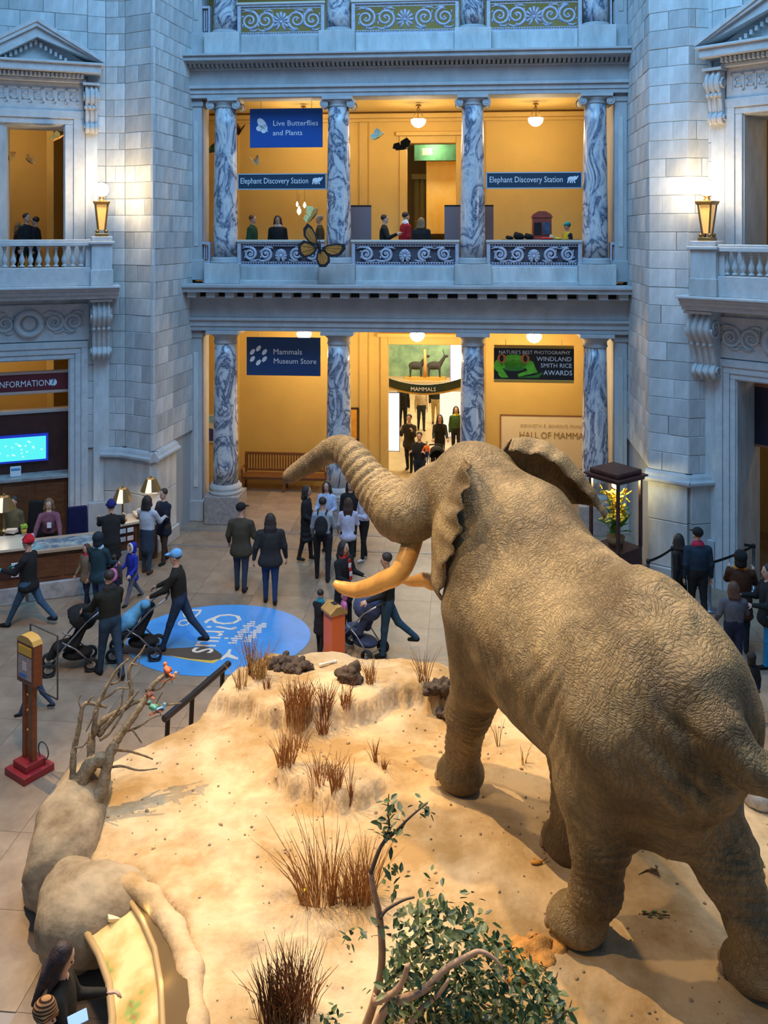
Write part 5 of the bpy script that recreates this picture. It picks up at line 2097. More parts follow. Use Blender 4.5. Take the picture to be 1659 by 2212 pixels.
    # hair and headgear
    if hairstyle:
        g = Field(np.array(S(hc)) - np.array((.32, .30, .62)) * s, np.array(S(hc)) + np.array((.30, .30, .30)) * s, vox * .75)
        g.ell(S(hd(-.026, 0, .045)), (.098 * s, .090 * s, .090 * s), .02 * s, R=HR)
        if hairstyle in ('long', 'ponytail', 'bob'):
            L_ = {'long': .40, 'ponytail': .30, 'bob': .17}[hairstyle]
            g.ell(S(hd(-.06, 0, -.03)), (.06 * s, .085 * s, .09 * s), .04 * s, R=HR)
            if hairstyle == 'ponytail':
                g.chain([S(hd(-.09, 0, .02)), S(hd(-.13, 0, -.06)), S(hd(-.12, 0, -L_))], [.035 * s, .04 * s, .018 * s], .03 * s)
            else:
                for yy in (-.055, 0, .055):
                    g.chain([S(hd(-.06, yy, 0)), S(hd(-.085, yy * 1.25, -.16)), S(hd(-.10, yy * 1.3, -L_))], [.055 * s, .05 * s, .025 * s], .04 * s)
                for sd in (1, -1):
                    g.chain([S(hd(.01, sd * .075, .03)), S(hd(.0, sd * .09, -.10)), S(hd(-.01, sd * .09, -L_ * .8))], [.030 * s, .032 * s, .015 * s], .03 * s)
        V, Q, _ = g.skin()
        put('hair', skin_mesh('hair', V, Q), mat('hair_%02d_%02d' % (int(hair[0] * 99), int(hair[2] * 99)), hair, rough=.6, var=.3, scale=20, bump=.4, bscale=60), root)
    hm = cloth(hatc) if hat != 'beanie' or vox > .018 else knit(hatc)
    if hat in ('beanie', 'cap'):
        g = Field(np.array(S(hc)) - .30 * s, np.array(S(hc)) + .34 * s, vox * .75)
        g.ell(S(hd(-.018, 0, .062)), (.112 * s, .100 * s, .092 * s), .02 * s, R=HR)
        if hat == 'beanie':
            g.chain([S(hd(-.10, 0, .03)), S(hd(0, .095, .045)), S(hd(.085, 0, .055)), S(hd(0, -.095, .045)), S(hd(-.10, 0, .03))], [.024 * s] * 5, .02 * s)
            g.ell(S(hd(-.02, 0, .12)), (.07 * s, .06 * s, .06 * s), .04 * s)
        else:
            g.ell(S(hd(.125, 0, .052)), (.075 * s, .072 * s, .012 * s), .012 * s, R=HR @ Matrix.Rotation(.2, 4, 'Y'))
        V, Q, _ = g.skin()
        put('hat' if hat == 'beanie' else 'cap', skin_mesh('hat', V, Q), hm, root)
    elif hat in ('hood', 'fur_hood'):
        g = Field(np.array(S(hc)) - .36 * s, np.array(S(hc)) + .36 * s, vox * .75)
        g.ell(S(hd(-.045, 0, .035)), (.125 * s, .120 * s, .125 * s), .03 * s, R=HR)
        g.ell(S(hd(-.05, 0, -.10)), (.10 * s, .11 * s, .09 * s), .05 * s, R=HR)
        g.carve(S(hd(.09, 0, -.01)), (.075 * s, .078 * s, .115 * s), .02 * s, R=HR)
        V, Q, _ = g.skin()
        put('hood', skin_mesh('hood', V, Q), hm, root)
        if hat == 'fur_hood':
            t = MB().tube([S(hd(.055, .10 * math.cos(k * PI / 10), .125 * math.sin(k * PI / 10) + .0)) for k in range(21)], .030 * s, 7, cap=False)
            t.build('fur_trim', mat('white_fur', (.75, .74, .72), rough=.95, bump=.8, bscale=90), root, smooth=True)
    root['s'] = s
    return root, dict(nb=nb * s, pel=pel * s, hc=hc * s, chest=chest * s, s=s)


def pack(root, J, c, label=None, w=.15, name='backpack'):
    """a backpack worn on the back"""
    s = J['s']
    g = Field((-.45 * s, -.25 * s, J['pel'].z), (.1 * s, .25 * s, J['nb'].z + .1), .02)
    g.ell((J['chest'].x - .20 * s, 0, J['chest'].z - .06 * s), (.10 * s, w * s, .22 * s), .02)
    g.ell((J['chest'].x - .26 * s, 0, J['chest'].z - .14 * s), (.07 * s, w * .8 * s, .11 * s), .03)
    V, Q, _ = g.skin()
    bp = put(name, skin_mesh(name, V, Q), cloth(c), root)
    for sd in (1, -1):
        MB().tube([(J['nb'].x - .13 * s, sd * .09 * s, J['nb'].z - .02), (J['nb'].x, sd * .10 * s, J['nb'].z + .03 * s), (J['chest'].x + .13 * s, sd * .10 * s, J['chest'].z), (J['chest'].x - .05 * s, sd * .17 * s, J['chest'].z - .2 * s)],
                  .018 * s, 6).build('strap', cloth(c), bp, smooth=True)
    return bp


LEFT, RIGHT, AWAY, TOWARD = PI, 0.0, PI / 2, -PI / 2


def fg(px, py):
    return ground(px, py)


BLK, NAVY, DNM, JEAN = (.018, .018, .018), (.02, .025, .05), (.035, .06, .11), (.04, .085, .14)
# --- left part of the hall
person(fg(62, 1352), LEFT - .1, 'striding person in red knit cap, black jacket and jeans', 1.76, top=BLK, bot=JEAN, hairstyle='short', hat='beanie', hatc=(.55, .02, .03),
       legs=(27, -26), knees=(2, 18), arms=((35, 8, 62), (30, 8, 50)), glove=(.05, .28, .32), bulk=1.08, coat=.10)
p_, J = person(ground(107, 1238), TOWARD + .25, 'woman in mauve blouse with lanyard behind the information desk', 1.66, skin=2, top=(.20, .085, .12), bot=BLK, hair=(.20, .11, .05), hairstyle='long',
       lean=12, arms=((12, 14, 18), (8, 18, 14)), head_pitch=12)
MB().box(-.01, .01, -.045, .045, -.06, .06).build('name_badge', mat('badge_white', (.75, .76, .8), rough=.5), p_).location = (J['chest'].x + .17, .02, J['chest'].z - .08)
p_, J = person(ground(30, 1225), TOWARD, 'seated attendant in olive jacket half hidden by the desk lamp', 1.55, top=(.12, .10, .05), bot=BLK, hairstyle='short', hair=(.05, .04, .03))
person(fg(240, 1262), AWAY + .3, 'person in black hooded coat and dark blue cap leaning at the desk', 1.72, top=BLK, bot=BLK, hat='beanie', hatc=(.02, .025, .16), lean=17, coat=.30, bulk=1.12,
       arms=((40, 10, 45), (40, 10, 45)), legs=(6, -6))
person(fg(318, 1238), AWAY - .3, 'woman in white and grey jacket with dark skirt and brown boots', 1.68, top=(.42, .48, .55), bot=(.03, .05, .08), shoe=(.07, .04, .02), hair=(.02, .015, .012), hairstyle='bob',
       arms=((35, 12, 70), (35, 10, 60)), bulk=1.08, skirt=.34, legs=(3, -3))
person(fg(354, 1216), LEFT + .9, 'man in dark navy coat standing behind the right desk lamp', 1.66, top=(.015, .02, .035), bot=(.05, .035, .025), hairstyle='short', arms=((25, 8, 60), (20, 8, 60)), coat=.18, bulk=1.05)
person(fg(187, 1310), TOWARD - .5, 'little girl in mottled brown jacket with red scarf', 1.24, top=(.20, .145, .10), bot=NAVY, hair=(.05, .025, .015), hairstyle='long', coat=.16, collar=(.55, .03, .08), arms=((5, 10, 30), (5, 10, 30)), legs=(10, -8))
person(fg(213, 1330), AWAY - .2, 'person in dark teal jacket and light blue scarf behind the stroller', 1.60, top=(.02, .05, .065), bot=DNM, hair=BLK, hairstyle='short', hat='hood', hatc=(.02, .03, .04), collar=(.35, .55, .70), coat=.12, arms=((20, 10, 50), (20, 10, 50)))
p_, J = person(fg(246, 1322), AWAY + .1, 'small child with pink patterned backpack by the desk end', 1.12, top=(.05, .04, .05), bot=NAVY, hair=BLK, hairstyle='short')
pack(p_, J, (.55, .18, .33), w=.16)
person(fg(286, 1302), LEFT + .9, 'child in bright blue jacket with white fur-trimmed hood', 1.22, top=(.02, .035, .33), bot=(.13, .14, .19), hair=BLK, hat='fur_hood', hatc=(.02, .03, .30), coat=.16, arms=((10, 12, 50), (10, 12, 50)), legs=(22, -22), knees=(3, 14))
person(fg(388, 1402), LEFT, 'man in light blue cap pushing a stroller over the blue graphic', 1.80, top=(.022, .020, .015), bot=(.025, .045, .085), hat='cap', hatc=(.16, .40, .68), arms=((28, 6, 32), (28, 6, 32)), legs=(20, -26), knees=(2, 14), lean=6, bulk=1.08)
person(fg(238, 1462), AWAY + .75, 'man in black jacket and jeans seen from behind with black stroller', 1.78, top=(.020, .021, .015), bot=(.03, .06, .10), hair=(.03, .018, .012), legs=(14, -12), knees=(3, 10), arms=((30, 10, 35), (28, 10, 40)), bulk=1.08, lean=4, collar=(.03, .03, .025))
person(fg(75, 1540), LEFT + .2, 'small child in blue-grey hoodie walking behind the signpost', 1.08, top=(.11, .13, .20), bot=DNM, hair=BLK, legs=(24, -24), knees=(2, 14), arms=((-10, 8, 20), (10, 8, 20)))
# --- middle of the hall
person(fg(521, 1276), AWAY - .15, 'man in camouflage jacket and black cap facing away', 1.79, top=(.060, .052, .032), bot=(.035, .055, .09), hat='cap', hatc=BLK, arms=((4, 16, 35), (4, 16, 40)), bulk=1.15, coat=.14, head_yaw=-35, legs=(3, -4))
person(fg(584, 1302), AWAY + .1, 'person in black leather jacket with long dark hair facing away', 1.78, top=(.024, .024, .022), bot=(.025, .05, .12), hair=(.03, .022, .016), hairstyle='long', arms=((-4, 16, 10), (0, 14, 14)), bulk=1.20, coat=.12, legs=(4, -6))
person(fg(662, 1210), RIGHT - .2, 'woman in long black coat at the left of the group', 1.68, skin=1, top=(.02, .02, .024), bot=BLK, hair=BLK, hairstyle='bob', coat=.40, arms=((5, 6, 60), (5, 6, 60)))
person(fg(706, 1195), TOWARD - .2, 'girl in light blue hooded top with long dark hair', 1.66, top=(.36, .45, .62), bot=BLK, hair=(.03, .018, .015), hairstyle='long', arms=((15, 12, 80), (15, 12, 80)))
p_, J = person(fg(697, 1252), AWAY - .1, 'young man in grey hoodie with black backpack', 1.75, top=(.30, .35, .40), bot=(.02, .02, .022), hair=BLK, legs=(6, -8), arms=((10, 12, 30), (20, 14, 60)), spread=.13)
pack(p_, J, (.015, .016, .022))
person(fg(757, 1196), TOWARD, 'long-haired woman in black at the back of the group', 1.70, top=BLK, bot=BLK, hair=(.02, .015, .012), hairstyle='long', coat=.2)
person(fg(752, 1232), AWAY, 'girl in white jacket with long brown hair facing away', 1.58, top=(.50, .52, .66), bot=BLK, hair=(.05, .028, .018), hairstyle='long', coat=.10, arms=((10, 12, 30), (15, 12, 60)))
person(fg(786, 1210), LEFT + .5, 'girl in white jacket and black leggings holding a cup', 1.62, top=(.50, .50, .62), bot=(.012, .012, .012), shoe=(.6, .58, .56), hair=BLK, hairstyle='long', arms=((15, 8, 95), (10, 8, 60)), legs=(8, -4))
p_, J = person(fg(742, 1362), RIGHT - .6, 'woman in black coat and red striped scarf behind the tusk', 1.66, skin=0, top=BLK, bot=BLK, hair=BLK, hairstyle='long', coat=.30, collar=(.50, .04, .03), bulk=1.12, arms=((15, 10, 70), (15, 10, 70)))
for k in range(7):
    MB().box(.0, .03, -.035, .035, -.04, .04).build('scarf_stripe', cloth((.50, .04, .03) if k % 2 == 0 else (.7, .68, .66)), p_, bevel=.008).location = (J['nb'].x + .125 + .012 * min(k, 3), .0, J['nb'].z - .06 - .08 * k)
person(fg(836, 1416), LEFT, 'man in black jacket and jeans walking with navy stroller', 1.79, top=(.016, .018, .016), bot=(.03, .07, .11), hair=BLK, arms=((20, 8, 50), (20, 8, 55)), legs=(6, -28), knees=(2, 22), bulk=1.06, head_pitch=8)
person(fg(743, 1385), LEFT + .3, 'toddler in pink hooded top behind the donation box', .88, top=(.65, .18, .38), bot=BLK, hair=BLK, hat='hood', hatc=(.65, .18, .38), arms=((10, 12, 20), (10, 12, 20)))
person(fg(692, 1418), AWAY - .5, 'child in dark coat with blue collar beside the donation box', 1.16, top=(.018, .02, .028), bot=BLK, hair=BLK, coat=.25, collar=(.02, .22, .32), arms=((30, 8, 60), (30, 8, 60)), head_pitch=15)
# --- right edge
person(fg(1468, 1338), AWAY + .8, 'dark-haired visitor whose head shows over the elephant back', 1.64, top=BLK, bot=BLK, hair=BLK, hairstyle='bob', head_yaw=-60)
person(fg(1507, 1345), AWAY, 'man in black cap with red collar and dark jacket', 1.78, top=(.02, .035, .05), bot=BLK, hat='cap', hatc=BLK, collar=(.45, .03, .06), bulk=1.15, head_yaw=20)
person(fg(1600, 1402), AWAY - .4, 'woman in brown coat with dark hood and orange scarf', 1.74, top=(.060, .022, .010), bot=BLK, hat='hood', hatc=BLK, collar=(.55, .22, .02), coat=.3, bulk=1.1, arms=((40, 10, 80), (40, 10, 80)))
person(fg(1585, 1452), AWAY - .2, 'girl in grey and black fleece with pale blue hood', 1.52, top=(.10, .10, .11), bot=(.02, .025, .05), hair=(.09, .04, .02), hairstyle='bob', collar=(.32, .42, .50), bulk=1.1, arms=((-4, 18, 40), (25, 16, 80)), legs=(4, -4))
person(fg(1660, 1440), LEFT, 'person in black coat and bright blue trousers at the right edge', 1.74, top=BLK, bot=(.02, .22, .45), hair=BLK, coat=.12, bulk=1.12, arms=((25, 10, 70), (25, 10, 70)))
person(fg(1622, 1562), AWAY + .2, 'small child in black coat at the right behind the elephant', 1.06, top=BLK, bot=(.02, .03, .25), hair=BLK, hat='hood', hatc=BLK, coat=.2)
# --- close by, lower left
person(ground(132, 2470), RIGHT + .15, 'girl with long dark brown hair looking down at the lit panel', 1.62, top=(.022, .018, .014), bot=BLK, hair=(.030, .013, .009), hairstyle='long', vox=.016, arms=((20, 10, 70), (20, 10, 70)), head_pitch=22, coat=.1)
person(ground(92, 2590), RIGHT + .1, 'child in striped brown knit cap holding a glowing phone', 1.50, top=(.02, .016, .014), bot=BLK, hair=BLK, hat='beanie', hatc=(.30, .14, .05), vox=.016, arms=((25, 8, 75), (25, 8, 75)), head_pitch=18)
MB().box(-.075, .075, -.005, .005, -.04, .04).build('phone', mat('phone_screen', (.1, .2, .5), emit=(.30, .45, 1.0), estr=1.2), M=Matrix.Translation(at(168, 2200, 6.95)) @ Matrix.Rotation(.6, 4, 'Z') @ Matrix.Rotation(-.8, 4, 'X'), bevel=.004,
           label='glowing phone in front of the striped cap', cat='phone')
# --- in the hall beyond the doorway
HALL = 'visitors in the hall beyond the doorway'
person(fg(884, 1018), TOWARD - .3, 'man in dark jacket with camera at the left of the far doorway', 1.76, top=(.035, .03, .022), bot=BLK, hair=BLK, arms=((35, 8, 100), (35, 8, 100)), coat=.12, group=HALL)
person(fg(906, 1066), TOWARD - .2, 'man in black holding a baby in orange at the doorway', 1.74, top=BLK, bot=(.02, .025, .04), hair=BLK, arms=((25, 10, 95), (25, 10, 95)), group=HALL)
person(fg(950, 1010), TOWARD, 'woman in black coat pushing a black stroller through the doorway', 1.66, top=(.022, .018, .015), bot=BLK, hair=(.04, .025, .015), hairstyle='long', arms=((30, 8, 40), (30, 8, 40)), group=HALL)
person(fg(985, 985), TOWARD, 'person in green jacket with yellow scarf at the right of the doorway', 1.64, top=(.045, .085, .02), bot=BLK, hair=(.05, .03, .02), hairstyle='long', collar=(.65, .62, .05), group=HALL)
person(fg(910, 930), TOWARD + .1, 'woman in cream jacket and dark leggings deep in the far hall', 1.68, top=(.62, .48, .30), bot=(.03, .035, .04), hair=(.12, .06, .03), hairstyle='bob', legs=(8, -8), group=HALL)
person(fg(941, 918), TOWARD, 'person in black top and tan trousers deep in the far hall', 1.76, top=(.02, .022, .02), bot=(.42, .30, .12), hair=BLK, group=HALL)
person(fg(870, 930), TOWARD, 'dark figure at the far left of the far hall', 1.78, top=BLK, bot=BLK, hair=BLK, group=HALL)
# baby in the man's arms
b_, J = person(ground(921, 1066) + Vector((0, -.28, 0)), TOWARD - .3, 'baby in orange top carried in the doorway', .62, skin=2, top=(.75, .16, .03), bot=(.03, .04, .15), hair=BLK, z=.95, vox=.02, arms=((30, 20, 30), (30, 20, 30)))
# --- on the middle gallery
GZ = 6.33


def gal(px, y):
    """a point on the gallery floor, behind the railing, below a column of the picture"""
    x, z_ = onframe(FA, px, 500, y)
    p = FA @ Vector((x, y, 0))
    return (p.x, p.y)


person(gal(545, .75), RIGHT - .2, 'man in dark green jacket seated behind the left gallery grille', 1.70, top=(.02, .06, .03), bot=BLK, hair=(.12, .06, .03), z=GZ + .06, bulk=1.15, skin=0)
person(gal(600, .75), TOWARD, 'woman with dark hair and patterned scarf behind the left gallery grille', 1.68, top=BLK, bot=BLK, hair=(.03, .015, .012), hairstyle='long', collar=(.6, .45, .35), z=GZ + .06, bulk=1.1, head_pitch=12)
person(gal(691, .95), LEFT, 'older man in olive jacket behind the large monarch butterfly', 1.70, top=(.08, .07, .04), bot=BLK, hair=(.3, .27, .22), z=GZ + .06)
person(gal(830, .7), RIGHT - .1, 'young person in black hooded top at the centre gallery grille', 1.70, top=BLK, bot=BLK, hair=BLK, z=GZ + .06, arms=((25, 10, 90), (25, 10, 90)))
person(gal(876, 1.25), RIGHT + .5, 'person in red jacket with white collar at the centre gallery grille', 1.78, top=(.33, .015, .02), bot=BLK, hair=BLK, collar=(.75, .72, .70), z=GZ + .06)
person(gal(910, .75), AWAY - .3, 'blonde woman in black seen from behind on the gallery', 1.62, top=BLK, bot=BLK, hair=(.22, .12, .05), hairstyle='bob', z=GZ + .06, bulk=1.15)
person(gal(1226, 1.35), LEFT + .3, 'child in teal cap and yellow top at the discovery table', 1.50, top=(.55, .48, .04), bot=BLK, hair=BLK, hat='cap', hatc=(.03, .30, .30), z=GZ + .06, sleeve=(.02, .03, .05))


def lgal(px, y):
    x, z_ = onframe(FL, px, 480, y)
    p = FL @ Vector((x, y, 0))
    return (p.x, p.y)


LG = 'visitors in the left upper doorway'
person(lgal(57, 1.6), RIGHT - .4, 'taller dark figure in the left upper doorway', 1.70, top=BLK, bot=BLK, hair=BLK, z=6.40, group=LG)
person(lgal(77, 1.8), LEFT, 'shorter dark figure facing left in the left upper doorway', 1.62, top=BLK, bot=BLK, hair=BLK, z=6.40, group=LG)
person(lgal(40, 2.0), RIGHT, 'lowest dark figure at the back of the left upper doorway', 1.48, top=(.03, .02, .01), bot=BLK, hair=(.2, .12, .04), hairstyle='bob', z=6.40, group=LG)
# ------------------------------------------------------------------ lettering
def text_mesh(txt, size, ext=.004):
    cu = bpy.data.curves.new('lettering', 'FONT')
    cu.body = txt
    cu.size = size
    cu.extrude = ext
    cu.align_x = 'CENTER'
    cu.align_y = 'CENTER'
    cu.resolution_u = 2
    o = bpy.data.objects.new('lettering', cu)
    COL.objects.link(o)
    bpy.context.view_layer.update()
    me = bpy.data.meshes.new_from_object(o.evaluated_get(bpy.context.evaluated_depsgraph_get()))
    bpy.data.objects.remove(o)
    return me


UPR = Matrix.Rotation(PI / 2, 4, 'X')


def letters(parent, txt, x, z, y, width, mt, height=None, wide=1.0):
    """upright lettering facing -y, centred at x, z and fitted to a width"""
    me = text_mesh(txt, 1.0)
    xs = [v.co.x for v in me.vertices]
    ys = [v.co.y for v in me.vertices]
    k = width / (max(xs) - min(xs))
    kz = k if height is None else height / (max(ys) - min(ys))
    cx_, cy_ = (max(xs) + min(xs)) / 2, (max(ys) + min(ys)) / 2
    for v in me.vertices:
        v.co = Vector(((v.co.x - cx_) * k, -(v.co.z) , (v.co.y - cy_) * kz))
    me.materials.clear()
    o = put('lettering', me, mt, parent)
    o.location = (x, y, z)
    return o


WHITE = mat('white_print', (.80, .82, .84), rough=.6)


def disc_poly(cx, cz, rx, rz, n=16, a0=0.0):
    c, s_ = math.cos(a0), math.sin(a0)
    return [(cx + rx * math.cos(2 * PI * k / n) * c - rz * math.sin(2 * PI * k / n) * s_, cz + rx * math.cos(2 * PI * k / n) * s_ + rz * math.sin(2 * PI * k / n) * c) for k in range(n)]


def elephant_icon(m, cx, cz, s, y):
    m.prism(disc_poly(cx, cz, .50 * s, .34 * s), y - .006, y)
    m.prism(disc_poly(cx + .48 * s, cz + .12 * s, .28 * s, .28 * s), y - .007, y)
    m.prism([(cx + .60 * s, cz + .15 * s), (cx + .85 * s, cz + .45 * s), (cx + .98 * s, cz + .38 * s), (cx + .72 * s, cz - .05 * s)], y - .006, y)
    for dx, sl in ((-.38, -.1), (-.16, .05), (.18, -.05), (.36, .12)):
        m.prism([(cx + dx * s - .09 * s, cz - .1 * s), (cx + dx * s + .09 * s, cz - .1 * s), (cx + (dx + sl) * s + .08 * s, cz - .55 * s), (cx + (dx + sl) * s - .08 * s, cz - .55 * s)], y - .006, y)


def board(name, M, w_, h_, bg, label, cat='sign', border=None, bw=.03, th=.04):
    r_ = thing(name, label, cat, M)
    MB().box(-w_ / 2, w_ / 2, 0, th, -h_ / 2, h_ / 2).build('panel', bg, r_)
    if border:
        for a in ((-w_ / 2, w_ / 2, h_ / 2 - bw, h_ / 2), (-w_ / 2, w_ / 2, -h_ / 2, -h_ / 2 + bw), (-w_ / 2, -w_ / 2 + bw, -h_ / 2, h_ / 2), (w_ / 2 - bw, w_ / 2, -h_ / 2, h_ / 2)):
            MB().box(a[0], a[1], -.012, th + .005, a[2], a[3]).build('border', border, r_)
    return r_


def cords(r_, w_, h_, top):
    for sx in (-1, 1):
        MB().tube([(sx * w_ * .35, .02, h_ / 2), (sx * w_ * .35, .02, h_ / 2 + top)], .006, 5).build('cord', mat('steel_cord', (.2, .2, .2), metal=.8, rough=.4), r_)


def FM(x, y, z):
    return FA @ Matrix.Translation((x, y, z))


b = board('hanging_sign', FM(2.50, .28, 10.485), 1.98, 1.05, mat('royal_blue_banner', (.008, .075, .32), rough=.5), 'royal blue hanging banner about live butterflies on the middle gallery', border=None)
letters(b, 'Live Butterflies', .26, .13, -.006, 1.22, WHITE)
letters(b, 'and Plants', .04, -.13, -.006, .80, WHITE)
m = MB()
for q in ((-.66, .12, .17, .10, 2.2), (-.60, -.02, .12, .09, 1.2), (-.72, .0, .10, .08, .3)):
    m.prism(disc_poly(*q[:4], a0=q[4]), -.006, 0)
m.tube([(-.62, -.01, .05), (-.5, -.01, -.10)], .012, 5)
m.build('butterfly_icon', WHITE, b)
cords(b, 1.98, 1.05, .25)
b = board('hanging_sign', FM(2.425, .28, 4.335), 2.01, 1.03, mat('navy_banner', (.012, .045, .14), rough=.5), 'dark navy hanging banner for the mammals museum store')
letters(b, 'Mammals', .12, .13, -.006, .62 * 1.25, WHITE)
letters(b, 'Museum Store', .32, -.12, -.006, 1.16, WHITE)
for k in range(6):
    a = k * PI / 3 + PI / 6
    MB().prism([(-.68 + .19 * math.cos(a) + .075 * math.cos(q * PI / 3), .02 + .19 * math.sin(a) + .085 * math.sin(q * PI / 3 + PI / 6)) for q in range(6)], -.006, 0).build('store_icon', WHITE, b)
cords(b, 2.01, 1.03, .12)
# frog banner
b = board('hanging_sign', FM(9.09, .28, 4.22), 2.08, .98, mat('black_banner', (.008, .008, .01), rough=.5), 'black awards banner with a bright green frog over the right bay')
gold = mat('gold_bar', (.55, .33, .06), rough=.4, metal=.3)
for zz in (.45, -.45):
    MB().box(-1.04, 1.04, -.02, .05, zz - .04, zz + .04).build('gold_bar', gold, b, bevel=.01)
fg_ = mat('frog_green', (.13, .50, .02), rough=.5, var=.3, scale=6)
fd = mat('frog_dark_green', (.04, .20, .015), rough=.5)
m = MB()
for q in ((-.52, .05, .36, .20), (-.52, -.04, .33, .15), (-.92, -.05, .12, .16), (-.10, -.05, .12, .14)):
    m.prism(disc_poly(*q), -.008, 0)
for pts in ([(-.95, -.1), (-.86, -.05), (-.66, -.36), (-.84, -.37), (-.92, -.3)], [(-.12, .02), (-.0, .0), (.10, -.22), (-.05, -.25), (-.40, -.34), (-.42, -.27), (-.18, -.18)]):
    m.prism(pts, -.007, 0)
m.build('frog_body', fg_, b)
MB().prism(disc_poly(-.52, -.13, .27, .06), -.010, 0).prism([(-.45, -.36), (.12, -.36), (.26, -.20), (0, -.30)], -.006, 0).build('frog_shade', fd, b)
for sx in (-1, 1):
    MB().prism(disc_poly(-.53 + sx * .30, .14, .12, .12), -.012, 0).build('frog_eye', mat('eye_orange', (.55, .16, .03)), b)
    MB().prism(disc_poly(-.53 + sx * .31, .14, .05, .09), -.014, 0).build('frog_pupil', EYEM, b)
for t, x, z_, w_ in (("NATURE'S BEST PHOTOGRAPHY", .02, .31, 1.85), ('WINDLAND', .52, .14, .90), ('SMITH RICE', .58, -.03, .80), ('AWARDS', .62, -.22, .74)):
    letters(b, t, x, z_, -.016, w_, WHITE)
cords(b, 2.08, .98, .15)
for i, (x0, x1) in enumerate(((1.27, 3.66), (7.83, 10.29))):
    b = board('station_sign', FM((x0 + x1) / 2, -.12, 9.02 + .0), x1 - x0, .43, mat('slate_navy', (.012, .04, .075), rough=.5),
              'long navy sign with pale border and elephant emblem, ' + ('left bay of the gallery' if i == 0 else 'right bay of the gallery'), border=mat('pale_blue_frame', (.42, .47, .52), rough=.5))
    letters(b, 'Elephant Discovery Station', -.20, .0, -.006, (x1 - x0) * .76, WHITE, height=.20)
    m = MB()
    elephant_icon(m, (x1 - x0) / 2 - .28, .03, .19, -.002)
    m.build('elephant_emblem', WHITE, b)
# wall panel with the hall's name
b = board('wall_panel', FM(9.75, WB - .05, 1.45), 2.80, 1.58, mat('cream_panel', (.80, .66, .42), rough=.6), 'cream wall panel with bronze lettering behind the right column', 'wall panel', border=mat('red_brown_edge', (.28, .12, .05), rough=.5), bw=.03)
brz = mat('bronze_letter', (.42, .27, .08), rough=.4, metal=.4)
letters(b, 'KENNETH E. BEHRING FAMILY', .15, .48, -.008, 1.9, mat('pale_letter', (.62, .48, .26), rough=.5))
letters(b, 'HALL OF MAMMALS', .22, .20, -.008, 2.1, brz, height=.20)
# small framed picture and the blue sign in the corner
x, z_ = onframe(FA, 755, 915, WB)
b = board('framed_picture', FM(x, WB - .05, z_), .56, .98, mat('orange_print', (.75, .33, .03), rough=.5, var=.3, scale=3), 'narrow orange picture in dark frame beside the second column', 'picture', border=mat('dark_frame', (.05, .025, .015), rough=.4), bw=.045)
x, z_ = onframe(FA, 445, 925, WB)
b = board('wall_poster', FM(x, WB - .05, z_), .8, .85, mat('poster_blue_white', (.75, .72, .66), rough=.5), 'small blue and white poster behind the leftmost column', 'poster')
MB().box(-.4, .4, -.006, 0, .18, .40).build('sky_band', mat('poster_sky', (.25, .55, .75)), b)
MB().prism([(-.4, -.38), (.4, -.38), (.4, -.05), (.1, .02), (-.2, -.12), (-.4, -.05)], -.006, 0).build('hill_band', mat('poster_ink', (.04, .05, .25)), b)


# ------------------------------------------------------------------ lamps of the colonnade
GLOW = mat('lamp_glass', (1, .93, .85), rough=.3, emit=(1.0, .90, .82), estr=9)
BRASS = mat('dark_brass', (.32, .19, .06), rough=.35, metal=.8, var=.2, scale=10)
WARML = (1.0, .74, .40)


def bowl_lamp(x, y, z, label, power, drop=0.0, rad=.21):
    r_ = thing('ceiling_lamp', label, 'lamp', FM(x, y, z))
    MB().lathe([(.02, -rad * .85), (rad * .5, -rad * .72), (rad * .85, -rad * .40), (rad, 0), (rad * .95, rad * .25), (rad * .55, rad * .3)], 20).build('glass_bowl', GLOW, r_, smooth=True)
    for k in range(3):
        a = k * 2 * PI / 3 + .5
        MB().tube([(rad * .9 * math.cos(a), rad * .9 * math.sin(a), rad * .2), (0, 0, rad * .2 + max(drop, .12))], .012, 5).build('chain', BRASS, r_)
    MB().lathe([(.09, 0), (.07, .04), (.02, .06)], 12, c=(0, 0, rad * .2 + max(drop, .12))).build('ceiling_rose', BRASS, r_)
    l = lamp('bulb', 'POINT', (0, 0, -rad - .12), power, WARML, size=.18)
    l.parent = r_
    return r_


NM = ['left', 'centre', 'right']
for k, x in enumerate((2.77, 5.97, 9.20)):
    bowl_lamp(x, 1.5, 4.80, f'glowing white bowl lamp in the {NM[k]} bay of the ground floor', 165, .25)
for k, x in enumerate((2.75, 6.0, 9.24)):
    bowl_lamp(x, 1.5, 10.78, f'glowing bowl lamp hung on chains in the {NM[k]} bay of the gallery', 100, .38)


